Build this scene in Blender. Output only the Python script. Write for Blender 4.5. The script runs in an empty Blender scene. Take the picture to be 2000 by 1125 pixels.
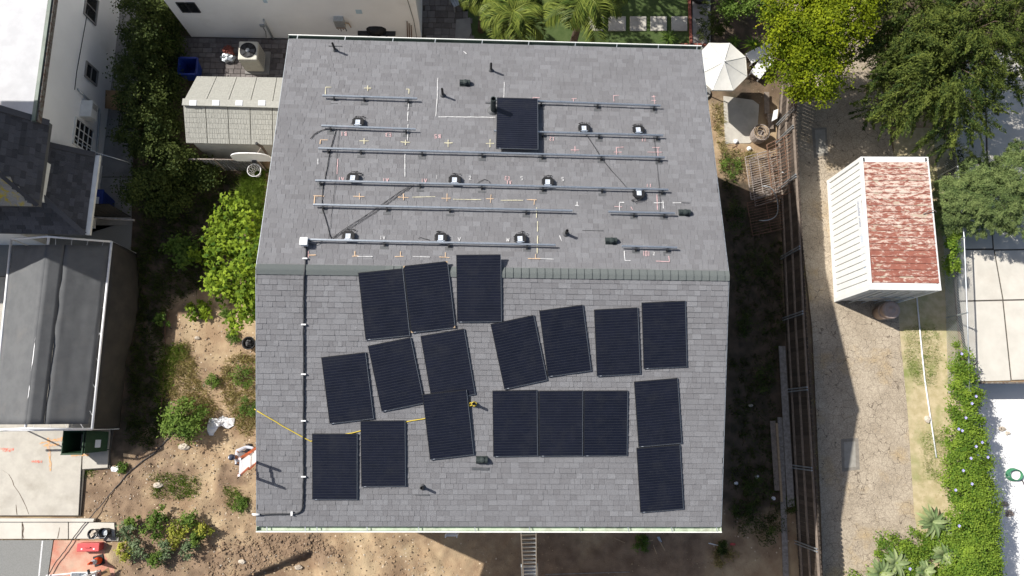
import bpy, math, random
import numpy as np
from mathutils import Vector, Matrix
random.seed(7); rng = np.random.default_rng(7)
sc = bpy.context.scene
COL = sc.collection

# ------------------------------------------------------------------ camera, sky, sun, exposure
FPX, HC = 1390.0, 26.0                       # focal length in photo pixels, height of the drone
NXP, NYP = 944.0, 827.0                      # where the plumb line meets the picture
_u = -np.array([(NXP-1000)/FPX, -(NYP-562.5)/FPX, -1.0]); _u /= np.linalg.norm(_u)
_y = np.array([0, 1.0, 0]) - _u[1]*_u; _y /= np.linalg.norm(_y)
ROT = np.array([np.cross(_y, _u), _y, _u])
cam_d = bpy.data.cameras.new('camera'); cam = bpy.data.objects.new('camera', cam_d); COL.objects.link(cam)
cam_d.sensor_width = 36; cam_d.lens = 36*FPX/2000; cam_d.clip_start = .1; cam_d.clip_end = 2000
cam.matrix_world = Matrix.Translation((0, 0, HC)) @ Matrix(ROT.tolist()).to_4x4()
sc.camera = cam
SUN = Vector((-.92, .42, 1.0)).normalized()  # towards the sun
world = bpy.data.worlds.new('World'); sc.world = world; world.use_nodes = True
wn = world.node_tree.nodes; wl = world.node_tree.links
sky = wn.new('ShaderNodeTexSky'); sky.sky_type = 'NISHITA'; sky.sun_disc = False; sky.dust_density = 2.5; sky.air_density = 1; sky.ozone_density = .7
sky.sun_elevation = math.asin(SUN.z); sky.sun_rotation = math.atan2(SUN.x, SUN.y)
wn['Background'].inputs[1].default_value = .08
wl.new(sky.outputs[0], wn['Background'].inputs[0])
sun_d = bpy.data.lights.new('sun', 'SUN'); sun_o = bpy.data.objects.new('sun', sun_d); COL.objects.link(sun_o)
sun_d.energy = 4.8; sun_d.angle = math.radians(.53); sun_d.color = (1, .965, .905)
sun_o.rotation_euler = SUN.to_track_quat('Z', 'Y').to_euler(); sun_o.location = (-20, 10, 30)
sc.view_settings.view_transform = 'Standard'; sc.view_settings.look = 'None'
sc.view_settings.exposure = .42; sc.view_settings.gamma = 1; sc.view_settings.use_curve_mapping = False
sc.render.engine = 'CYCLES'; sc.cycles.max_bounces = 6

# ------------------------------------------------------------------ from a photo pixel to a point at a height / on the roof
def ray(px, py): return ROT.dot(np.array([(px-1000)/FPX, -(py-562.5)/FPX, -1.0]))
def P(px, py, z=0.0):
    r = ray(px, py); t = (z-HC)/r[2]
    return Vector((r[0]*t, r[1]*t, z))
ZR, YR, SF, SB = 8.0, 3.83, .2455, .19
XL, XR, YF, YB = -5.79, 6.42, -2.64, 11.0
def roofz(y): return ZR-(YR-y)*SF if y < YR else ZR-(y-YR)*SB
YAW = -.014; PIV = Vector((.3, 4, 0))
def turn(v, a): v = Vector(v)-PIV; return Vector((v.x*math.cos(a)-v.y*math.sin(a), v.x*math.sin(a)+v.y*math.cos(a), v.z))+PIV
def RP(px, py, off=.02, side=None): return turn(RPh(px, py, off, side), YAW)
def RPh(px, py, off=.02, side=None):
    o = turn((0, 0, 0), -YAW); r = Vector(ray(px, py)); r = turn(r+PIV, -YAW)-PIV; best = None
    for s, d in ((SF, -1), (-SB, 1)):         # z = ZR + s*(y-YR)
        t = (ZR+off+s*(o.y-YR)-HC)/(r[2]-s*r[1]); p = Vector((o.x+r[0]*t, o.y+r[1]*t, HC+r[2]*t))
        if side == d or (side is None and (p.y-YR)*d >= 0): best = p
        fb = p
    return best or fb
def proj(p):
    d = ROT.T.dot(np.array([p[0], p[1], p[2]-HC])); return (1000-FPX*d[0]/d[2], 562.5+FPX*d[1]/d[2])
def inpoly(x, y, poly):
    c = False; n = len(poly)
    for i in range(n):
        (x1, y1), (x2, y2) = poly[i], poly[i-1]
        if (y1 > y) != (y2 > y) and x < (x2-x1)*(y-y1)/(y2-y1)+x1: c = not c
    return c

# ------------------------------------------------------------------ materials
def mat(name, c, c2=None, scale=6, rough=.85, bump=0, bscale=60, metal=0, spec=.3, tone=False, transl=0, dirt=None, dscale=1.5, lo=.38, hi=.62, dlo=.5, dhi=.75):
    m = bpy.data.materials.new(name); m.use_nodes = True; n = m.node_tree.nodes; l = m.node_tree.links
    b = n['Principled BSDF']; out = n['Material Output']
    b.inputs['Roughness'].default_value = rough; b.inputs['Metallic'].default_value = metal
    b.inputs['Specular IOR Level'].default_value = spec
    c2 = c2 or tuple(x*.8 for x in c)
    g = n.new('ShaderNodeNewGeometry')
    def noise(s, det=6, rg=.6):
        t = n.new('ShaderNodeTexNoise'); t.inputs['Scale'].default_value = s; t.inputs['Detail'].default_value = det
        t.inputs['Roughness'].default_value = rg; l.new(g.outputs['Position'], t.inputs['Vector']); return t
    def ramp(src, a, bb):
        r = n.new('ShaderNodeMapRange'); r.inputs[1].default_value = a; r.inputs[2].default_value = bb
        l.new(src, r.inputs[0]); return r.outputs[0]
    def mix(f, a, bb, mode='MIX'):
        x = n.new('ShaderNodeMix'); x.data_type = 'RGBA'; x.blend_type = mode
        if isinstance(f, float): x.inputs[0].default_value = f
        else: l.new(f, x.inputs[0])
        for s, i in ((a, 6), (bb, 7)):
            if isinstance(s, tuple): x.inputs[i].default_value = (*s, 1)
            else: l.new(s, x.inputs[i])
        return x.outputs[2]
    nz = noise(scale)
    if tone:
        at = n.new('ShaderNodeAttribute'); at.attribute_name = 'tone'
        col = mix(at.outputs['Fac'], c, c2)
        v = ramp(nz.outputs['Fac'], .3, .7)
        vv = n.new('ShaderNodeMapRange'); l.new(v, vv.inputs[0]); vv.inputs[3].default_value = .82; vv.inputs[4].default_value = 1.15
        cc = n.new('ShaderNodeCombineColor'); [l.new(vv.outputs[0], cc.inputs[i]) for i in range(3)]
        col = mix(1.0, col, cc.outputs[0], 'MULTIPLY')
    else:
        col = mix(ramp(nz.outputs['Fac'], lo, hi), c, c2)
    if dirt:
        d = noise(dscale, 8, .65); col = mix(ramp(d.outputs['Fac'], dlo, dhi), col, dirt)
    l.new(col, b.inputs['Base Color'])
    if bump:
        t = noise(bscale, 4); bp = n.new('ShaderNodeBump'); bp.inputs['Strength'].default_value = bump; bp.inputs['Distance'].default_value = .02
        l.new(t.outputs['Fac'], bp.inputs['Height']); l.new(bp.outputs[0], b.inputs['Normal'])
    if transl:
        tr = n.new('ShaderNodeBsdfTranslucent'); ms = n.new('ShaderNodeMixShader'); ms.inputs[0].default_value = transl
        l.new(col, tr.inputs[0]); l.new(b.outputs[0], ms.inputs[1]); l.new(tr.outputs[0], ms.inputs[2]); l.new(ms.outputs[0], out.inputs[0])
    return m

M = {}
M['shingle'] = mat('grey_shingle', (.168, .165, .172), (.224, .224, .234), 60, .9, .6, 160, tone=True, dirt=(.145, .143, .147), dscale=.45, dlo=.5, dhi=.95)
M['cap'] = mat('ridge_shingle', (.115, .13, .126), (.138, .15, .147), 90, .9, .5, 220)
M['deck'] = mat('roof_underlay', (.12, .12, .12), rough=.9)
M['stucco'] = mat('cream_stucco', (.62, .58, .5), (.56, .52, .45), 3, .9, .3, 120)
M['white_stucco'] = mat('white_stucco', (.86, .86, .85), (.82, .82, .81), .9, .9, .3, 90, dirt=(.66, .65, .61), dscale=.7, dlo=.58, dhi=.9)
M['white_trim'] = mat('white_trim', (.78, .78, .74), (.7, .7, .66), 4, .6)
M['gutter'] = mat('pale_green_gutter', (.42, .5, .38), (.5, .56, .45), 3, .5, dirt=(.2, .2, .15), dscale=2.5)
M['black_glass'] = mat('solar_cell', (.006, .007, .014), (.0105, .0115, .02), 3, .2, spec=.5, tone=True, dirt=(.02, .0205, .025), dscale=2.2, dlo=.5, dhi=.85)
M['backsheet'] = mat('solar_backsheet', (.025, .027, .033), (.022, .024, .029), 5, .3, spec=.5)
M['black_frame'] = mat('black_anodised_frame', (.02, .02, .022), rough=.4, spec=.5)
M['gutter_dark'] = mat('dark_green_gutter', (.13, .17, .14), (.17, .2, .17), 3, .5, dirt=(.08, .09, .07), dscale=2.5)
M['silver'] = mat('mill_aluminium', (.62, .66, .7), (.5, .55, .6), 20, .38, metal=.85)
M['dark_metal'] = mat('dark_metal', (.03, .033, .036), (.05, .05, .055), 15, .5, metal=.3)
M['flash'] = mat('dark_flashing', (.10, .105, .11), (.13, .13, .135), 9, .6, metal=.3)
M['black_rubber'] = mat('black_plastic', (.012, .012, .013), (.02, .02, .021), 12, .55)
M['vent'] = mat('painted_vent', (.026, .036, .035), (.035, .045, .043), 10, .6)
M['label_white'] = mat('printed_label', (.7, .73, .78), (.55, .6, .68), 60, .5)
M['white_plastic'] = mat('white_plastic', (.8, .8, .79), (.75, .75, .74), 5, .45)
M['chalk_w'] = mat('white_chalk', (.75, .74, .73), (.45, .45, .45), 40, .95)
M['chalk_y'] = mat('yellow_chalk', (.72, .67, .45), (.46, .43, .33), 40, .95)
M['chalk_o'] = mat('orange_chalk', (.72, .5, .31), (.46, .35, .26), 40, .95)
M['chalk_p'] = mat('pink_chalk', (.75, .47, .47), (.46, .34, .34), 40, .95)
M['rope'] = mat('yellow_rope', (.66, .5, .06), (.5, .38, .05), 60, .8)
M['conc'] = mat('concrete', (.5, .47, .41), (.44, .41, .36), 3, .9, .25, 150, dirt=(.34, .31, .26), dscale=.9)
M['conc_bright'] = mat('pale_concrete', (.6, .565, .5), (.53, .5, .44), 1.2, .9, .15, 150, dirt=(.48, .43, .37), dscale=.8, dlo=.55, dhi=.85)
M['conc_grey'] = mat('grey_concrete', (.3, .29, .27), (.24, .23, .22), 2, .9, .25, 150, dirt=(.17, .16, .15), dscale=1.1)
M['asphalt'] = mat('asphalt', (.2, .2, .19), (.25, .25, .24), 40, .95, .4, 250)
M['red_walk'] = mat('red_stained_concrete', (.48, .2, .14), (.52, .34, .25), 1.6, .9, .2, 120, dirt=(.36, .27, .2), dscale=1.2)
M['patio_w'] = mat('white_patio_paint', (.84, .83, .81), (.8, .79, .77), 1, .8, dirt=(.6, .55, .52), dscale=2.5, dlo=.66, dhi=.85)
M['paver'] = mat('stone_paver', (.12, .105, .1), (.21, .19, .18), 8, .9, .4, 80, tone=True)
M['grout'] = mat('paver_joint', (.1, .088, .075), rough=.95)
M['fence_wood'] = mat('brown_fence_wood', (.052, .041, .033), (.1, .078, .063), 7, .85, .3, 90, tone=True)
M['fence_rail'] = mat('weathered_rail', (.27, .22, .18), (.19, .155, .127), 7, .85, .3, 90)
M['grey_wood'] = mat('grey_weathered_wood', (.3, .28, .26), (.2, .18, .16), 9, .9, .3, 60)
M['tan_wood'] = mat('tan_wood', (.42, .31, .2), (.33, .24, .15), 9, .85, .3, 60)
M['galv'] = mat('galvanised_steel', (.5, .53, .55), (.4, .43, .45), 14, .45, metal=.6)
M['rust'] = mat('rusty_steel', (.13, .07, .045), (.22, .13, .09), 25, .9, .4, 120)
M['rustgrey'] = mat('grey_steel_bar', (.4, .36, .33), (.22, .165, .135), 25, .8, .3, 120)
M['white_paint'] = mat('white_container_paint', (.74, .74, .72), (.7, .7, .68), 3, .55, dirt=(.56, .5, .43), dscale=2.2, dlo=.66, dhi=.9)
M['canvas'] = mat('white_canvas', (.66, .645, .6), (.62, .605, .56), 4, .85, .15, 200)
M['shade_cloth'] = mat('grey_shade_cloth', (.125, .128, .131), (.105, .108, .112), 2.5, .9, .25, 200, dirt=(.145, .14, .135), dscale=1.2, dlo=.55, dhi=.8)
M['curtain'] = mat('dark_shade_curtain', (.035, .033, .03), (.05, .045, .04), 2, .9)
M['white_pipe'] = mat('white_pipe', (.82, .82, .82), (.75, .75, .76), 8, .5)
M['blue_bin'] = mat('blue_plastic', (.012, .035, .2), (.015, .04, .24), 8, .45)
M['green_bin'] = mat('dark_green_plastic', (.018, .05, .025), (.022, .06, .03), 8, .5)
M['ac_white'] = mat('cream_enamel', (.62, .6, .52), (.56, .54, .46), 6, .5)
M['glass'] = mat('dark_window_glass', (.015, .018, .02), (.022, .024, .026), 3, .08, spec=.6)
M['cardboard'] = mat('brown_cardboard', (.36, .23, .12), (.31, .19, .1), 5, .9)
M['shed_panel'] = mat('beige_resin_panel', (.385, .38, .34), (.33, .325, .29), 14, .75, .25, 90)
M['shed_wall'] = mat('pale_resin_wall', (.58, .57, .52), (.52, .51, .46), 5, .75)
M['skylight'] = mat('frosted_skylight', (.72, .74, .76), (.68, .7, .72), 6, .4)
M['dark_shingle'] = mat('charcoal_shingle', (.055, .055, .06), (.105, .105, .115), 40, .95, .5, 150, tone=True)
M['lichen_shingle'] = mat('lichen_shingle', (.26, .25, .23), (.34, .33, .3), 30, .95, .5, 150, tone=True, dirt=(.48, .37, .04), dscale=4.5, dlo=.5, dhi=.62)
M['white_roof'] = mat('white_roof_coating', (.58, .58, .59), (.5, .5, .51), 1.8, .85, .3, 60, dirt=(.45, .45, .46), dscale=.6, dlo=.45, dhi=.9)
M['brown_trim'] = mat('peeling_brown_fascia', (.1, .06, .045), (.2, .2, .18), 9, .8)
M['skin'] = mat('skin', (.3, .15, .09), (.27, .13, .08), 10, .6)
M['shirt'] = mat('light_grey_shirt', (.5, .51, .56), (.46, .47, .52), 12, .9)
M['trousers'] = mat('dark_trousers', (.03, .035, .05), rough=.9)
M['cap_cloth'] = mat('dark_cap', (.03, .035, .06), (.04, .045, .07), 10, .8)
M['orange_fibre'] = mat('orange_fibreglass', (.6, .13, .05), (.52, .11, .04), 10, .55)
M['orange_cone'] = mat('orange_cone', (.75, .09, .025), (.7, .08, .02), 8, .5)
M['red_box'] = mat('red_plastic', (.56, .09, .09), (.5, .08, .08), 8, .45)
M['terracotta'] = mat('terracotta_brick', (.32, .11, .075), (.24, .08, .06), 8, .9, .3, 60, tone=True)
M['pink_bin'] = mat('faded_pinkish_plastic', (.42, .33, .29), (.38, .3, .26), 5, .7)
M['hose_green'] = mat('green_hose', (.05, .2, .1), (.06, .24, .13), 10, .5)
M['hose_black'] = mat('black_hose', (.05, .05, .055), rough=.6)
M['straw'] = mat('straw_ground', (.52, .435, .275), (.42, .35, .2), 4, .95, .6, 60, dirt=(.22, .25, .08), dscale=.8, dlo=.5, dhi=.7)
M['patch_seal'] = mat('patch_sealant', (.25, .225, .19), (.2, .18, .15), 6, .9, .3, 90)
M['patch_fill'] = mat('patch_filling', (.34, .32, .28), (.3, .28, .24), 6, .9, .3, 90)
M['brown_dirt'] = mat('brown_dirt', (.27, .19, .125), (.19, .13, .085), 1.6, .95, .9, 26, dirt=(.36, .27, .175), dscale=1.1, dlo=.52, dhi=.68)
M['shade_tone_dirt'] = mat('shade_tone_dirt', (.12, .085, .06), (.08, .06, .042), 1.4, .95, .9, 26, dirt=(.045, .04, .025), dscale=.6, dlo=.45, dhi=.7)  # soil colour darkened to stand for shaded ground
M['soil_dark'] = mat('dark_soil', (.09, .065, .045), (.14, .1, .07), 6, .95, .6, 30)
M['stone'] = mat('pale_stone', (.52, .46, .38), (.42, .36, .29), 9, .9, .3, 50, tone=True)
M['plastic_sheet'] = mat('white_plastic_sheet', (.82, .82, .83), (.76, .76, .78), 6, .4)
M['bark'] = mat('bark', (.14, .1, .075), (.09, .065, .05), 14, .95, .6, 40)
M['beige_roof'] = mat('beige_roof_coating', (.62, .54, .44), (.56, .49, .4), 1.5, .85, .2, 90, dirt=(.5, .42, .34), dscale=1.2)
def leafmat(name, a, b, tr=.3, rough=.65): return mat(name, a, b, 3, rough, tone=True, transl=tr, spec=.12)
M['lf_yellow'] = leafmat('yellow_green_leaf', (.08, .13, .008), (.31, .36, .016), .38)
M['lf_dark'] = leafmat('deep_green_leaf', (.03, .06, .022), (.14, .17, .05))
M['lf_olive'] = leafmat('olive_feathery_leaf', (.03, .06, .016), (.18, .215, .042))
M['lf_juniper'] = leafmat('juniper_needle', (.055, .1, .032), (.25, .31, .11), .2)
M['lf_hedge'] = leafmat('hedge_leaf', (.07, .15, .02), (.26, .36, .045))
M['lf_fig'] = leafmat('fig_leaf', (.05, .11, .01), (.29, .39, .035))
M['lf_shade_toned'] = leafmat('shade_toned_leaf', (.025, .045, .012), (.095, .12, .028), .2)  # ivy and weed leaf; their shade is put into this darker colour
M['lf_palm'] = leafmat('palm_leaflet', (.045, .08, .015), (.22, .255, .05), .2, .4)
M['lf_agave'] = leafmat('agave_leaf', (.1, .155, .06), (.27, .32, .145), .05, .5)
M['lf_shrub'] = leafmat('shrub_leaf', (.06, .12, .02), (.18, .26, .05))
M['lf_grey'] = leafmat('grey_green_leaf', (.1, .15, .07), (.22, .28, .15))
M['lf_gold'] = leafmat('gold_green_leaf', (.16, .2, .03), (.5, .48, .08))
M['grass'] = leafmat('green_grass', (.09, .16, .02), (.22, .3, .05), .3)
M['grass_dry'] = leafmat('dry_grass', (.2, .2, .06), (.5, .4, .19), .25)
M['flower'] = mat('violet_flower', (.36, .34, .75), (.5, .46, .8), 20, .6)

# the dirt, the cracked alley and the rusty roof need their own node trees
def mat_dirt():
    m = mat('dirt', (.42, .32, .2), (.3, .205, .125), 1.1, .95, .9, 26, dirt=(.17, .11, .07), dscale=.42, dlo=.47, dhi=.68); n = m.node_tree.nodes; l = m.node_tree.links
    b = n['Principled BSDF']; src = b.inputs['Base Color'].links[0].from_socket
    g = [x for x in n if x.type == 'NEW_GEOMETRY'][0]
    v = n.new('ShaderNodeTexVoronoi'); v.inputs['Scale'].default_value = 9; l.new(g.outputs['Position'], v.inputs['Vector'])
    s = n.new('ShaderNodeSeparateColor'); l.new(v.outputs['Color'], s.inputs[0])
    gt = n.new('ShaderNodeMath'); gt.operation = 'GREATER_THAN'; gt.inputs[1].default_value = .86; l.new(s.outputs[0], gt.inputs[0])
    lt = n.new('ShaderNodeMath'); lt.operation = 'LESS_THAN'; lt.inputs[1].default_value = .24; l.new(v.outputs['Distance'], lt.inputs[0])
    mu = n.new('ShaderNodeMath'); mu.operation = 'MULTIPLY'; l.new(gt.outputs[0], mu.inputs[0]); l.new(lt.outputs[0], mu.inputs[1])
    x = n.new('ShaderNodeMix'); x.data_type = 'RGBA'; l.new(mu.outputs[0], x.inputs[0]); l.new(src, x.inputs[6]); x.inputs[7].default_value = (.55, .45, .33, 1)
    cur = x.outputs[2]
    for nm, ca, cb in (('brown', (.27, .19, .125), (.17, .115, .075)), ('shade_tone', (.115, .082, .058), (.05, .042, .027))):  # own brown soil, then the darker tone painted in for shaded ground
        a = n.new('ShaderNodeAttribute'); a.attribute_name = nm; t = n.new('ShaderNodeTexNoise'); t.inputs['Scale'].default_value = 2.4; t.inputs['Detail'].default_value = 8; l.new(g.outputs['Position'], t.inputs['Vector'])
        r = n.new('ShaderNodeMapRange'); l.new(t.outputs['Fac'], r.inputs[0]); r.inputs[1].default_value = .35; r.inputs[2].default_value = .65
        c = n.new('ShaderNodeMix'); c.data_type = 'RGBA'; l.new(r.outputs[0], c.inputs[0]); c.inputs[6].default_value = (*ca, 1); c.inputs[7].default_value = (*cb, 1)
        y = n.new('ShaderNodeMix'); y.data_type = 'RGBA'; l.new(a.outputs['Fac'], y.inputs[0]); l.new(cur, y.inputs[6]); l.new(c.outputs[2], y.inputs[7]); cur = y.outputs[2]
    l.new(cur, b.inputs['Base Color']); return m
M['dirt'] = mat_dirt()
def crackmat(name, c, c2, dirt, sc1, width, amount):
    m = mat(name, c, c2, 1.1, .95, .35, 120, dirt=dirt, dscale=.7, dlo=.55, dhi=.72); n = m.node_tree.nodes; l = m.node_tree.links
    b = n['Principled BSDF']; src = b.inputs['Base Color'].links[0].from_socket
    g = [x for x in n if x.type == 'NEW_GEOMETRY'][0]
    nz = n.new('ShaderNodeTexNoise'); nz.inputs['Scale'].default_value = 3.2; l.new(g.outputs['Position'], nz.inputs['Vector'])
    ad = n.new('ShaderNodeMixRGB'); ad.blend_type = 'ADD'; ad.inputs[0].default_value = .33
    l.new(g.outputs['Position'], ad.inputs[1]); l.new(nz.outputs['Color'], ad.inputs[2])
    v = n.new('ShaderNodeTexVoronoi'); v.feature = 'DISTANCE_TO_EDGE'; v.inputs['Scale'].default_value = sc1; l.new(ad.outputs[0], v.inputs['Vector'])
    n2 = n.new('ShaderNodeTexNoise'); n2.inputs['Scale'].default_value = 1.3; n2.inputs['Detail'].default_value = 5; l.new(g.outputs['Position'], n2.inputs['Vector'])
    w = n.new('ShaderNodeMapRange'); l.new(n2.outputs['Fac'], w.inputs[0]); w.inputs[1].default_value = .35; w.inputs[2].default_value = .7; w.inputs[3].default_value = width*.25; w.inputs[4].default_value = width
    dv = n.new('ShaderNodeMath'); dv.operation = 'DIVIDE'; l.new(v.outputs['Distance'], dv.inputs[0]); l.new(w.outputs[0], dv.inputs[1])
    r = n.new('ShaderNodeMapRange'); l.new(dv.outputs[0], r.inputs[0]); r.inputs[1].default_value = .4; r.inputs[2].default_value = 1; r.inputs[3].default_value = amount; r.inputs[4].default_value = 0
    x = n.new('ShaderNodeMix'); x.data_type = 'RGBA'; l.new(r.outputs[0], x.inputs[0]); l.new(src, x.inputs[6]); x.inputs[7].default_value = (.1, .075, .055, 1)
    v3 = n.new('ShaderNodeTexVoronoi'); v3.feature = 'DISTANCE_TO_EDGE'; v3.inputs['Scale'].default_value = sc1*2.7; l.new(ad.outputs[0], v3.inputs['Vector'])
    r3 = n.new('ShaderNodeMapRange'); l.new(v3.outputs['Distance'], r3.inputs[0]); r3.inputs[1].default_value = .012; r3.inputs[2].default_value = .05; r3.inputs[3].default_value = .5; r3.inputs[4].default_value = 0
    n4 = n.new('ShaderNodeTexNoise'); n4.inputs['Scale'].default_value = .8; n4.inputs['Detail'].default_value = 4; l.new(g.outputs['Position'], n4.inputs['Vector'])
    r4 = n.new('ShaderNodeMapRange'); l.new(n4.outputs['Fac'], r4.inputs[0]); r4.inputs[1].default_value = .42; r4.inputs[2].default_value = .6
    m3 = n.new('ShaderNodeMath'); m3.operation = 'MULTIPLY'; l.new(r3.outputs[0], m3.inputs[0]); l.new(r4.outputs[0], m3.inputs[1])
    x3 = n.new('ShaderNodeMix'); x3.data_type = 'RGBA'; l.new(m3.outputs[0], x3.inputs[0]); l.new(x.outputs[2], x3.inputs[6]); x3.inputs[7].default_value = (.14, .11, .085, 1)
    n5 = n.new('ShaderNodeTexNoise'); n5.inputs['Scale'].default_value = 22; n5.inputs['Detail'].default_value = 5; l.new(g.outputs['Position'], n5.inputs['Vector'])
    r5 = n.new('ShaderNodeMapRange'); l.new(n5.outputs['Fac'], r5.inputs[0]); r5.inputs[1].default_value = .3; r5.inputs[2].default_value = .7; r5.inputs[3].default_value = .72; r5.inputs[4].default_value = 1.2
    c5 = n.new('ShaderNodeCombineColor'); [l.new(r5.outputs[0], c5.inputs[i]) for i in range(3)]
    x5 = n.new('ShaderNodeMix'); x5.data_type = 'RGBA'; x5.blend_type = 'MULTIPLY'; x5.inputs[0].default_value = 1; l.new(x3.outputs[2], x5.inputs[6]); l.new(c5.outputs[0], x5.inputs[7])
    l.new(x5.outputs[2], b.inputs['Base Color']); return m
M['alley'] = crackmat('cracked_alley_paving', (.445, .375, .285), (.355, .295, .22), (.43, .32, .18), 3.3, .034, .8)
def mat_rustroof():
    m = mat('peeling_red_paint', (.31, .115, .08), (.25, .09, .065), 5, .8, .2, 80); n = m.node_tree.nodes; l = m.node_tree.links
    b = n['Principled BSDF']; src = b.inputs['Base Color'].links[0].from_socket
    g = [x for x in n if x.type == 'NEW_GEOMETRY'][0]
    at = n.new('ShaderNodeAttribute'); at.attribute_name = 'tone'; tm = n.new('ShaderNodeMath'); tm.operation = 'MULTIPLY'; tm.inputs[1].default_value = 37; l.new(at.outputs['Fac'], tm.inputs[0])
    cz = n.new('ShaderNodeCombineXYZ'); l.new(tm.outputs[0], cz.inputs[2]); va = n.new('ShaderNodeVectorMath'); l.new(g.outputs['Position'], va.inputs[0]); l.new(cz.outputs[0], va.inputs[1])
    mp = n.new('ShaderNodeMapping'); mp.inputs['Scale'].default_value = (1.1, 3.0, 1); l.new(va.outputs[0], mp.inputs[0])
    t = n.new('ShaderNodeTexNoise'); t.inputs['Scale'].default_value = 3.6; t.inputs['Detail'].default_value = 12; t.inputs['Roughness'].default_value = .72; t.inputs['Distortion'].default_value = .5
    l.new(mp.outputs[0], t.inputs['Vector'])
    sp = n.new('ShaderNodeSeparateXYZ'); l.new(g.outputs['Position'], sp.inputs[0])
    ty = n.new('ShaderNodeMapRange'); l.new(sp.outputs[1], ty.inputs[0]); ty.inputs[1].default_value = 4.4; ty.inputs[2].default_value = 9.2; ty.inputs[3].default_value = -.1; ty.inputs[4].default_value = .03
    tt = n.new('ShaderNodeMapRange'); l.new(at.outputs['Fac'], tt.inputs[0]); tt.inputs[3].default_value = -.03; tt.inputs[4].default_value = .03
    aa = n.new('ShaderNodeMath'); aa.operation = 'ADD'; l.new(t.outputs['Fac'], aa.inputs[0]); l.new(tt.outputs[0], aa.inputs[1])
    a = n.new('ShaderNodeMath'); a.operation = 'ADD'; l.new(aa.outputs[0], a.inputs[0]); l.new(ty.outputs[0], a.inputs[1])
    r = n.new('ShaderNodeMapRange'); l.new(a.outputs[0], r.inputs[0]); r.inputs[1].default_value = .45; r.inputs[2].default_value = .56
    x = n.new('ShaderNodeMix'); x.data_type = 'RGBA'; l.new(r.outputs[0], x.inputs[0]); l.new(src, x.inputs[6]); x.inputs[7].default_value = (.62, .5, .42, 1)
    t2 = n.new('ShaderNodeTexNoise'); t2.inputs['Scale'].default_value = 2.1; t2.inputs['Detail'].default_value = 6; l.new(mp.outputs[0], t2.inputs['Vector'])
    r2 = n.new('ShaderNodeMapRange'); l.new(t2.outputs['Fac'], r2.inputs[0]); r2.inputs[1].default_value = .62; r2.inputs[2].default_value = .66
    x2 = n.new('ShaderNodeMix'); x2.data_type = 'RGBA'; l.new(r2.outputs[0], x2.inputs[0]); l.new(x.outputs[2], x2.inputs[6]); x2.inputs[7].default_value = (.45, .37, .28, 1)
    l.new(x2.outputs[2], b.inputs['Base Color']); return m
M['rustroof'] = mat_rustroof()

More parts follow.
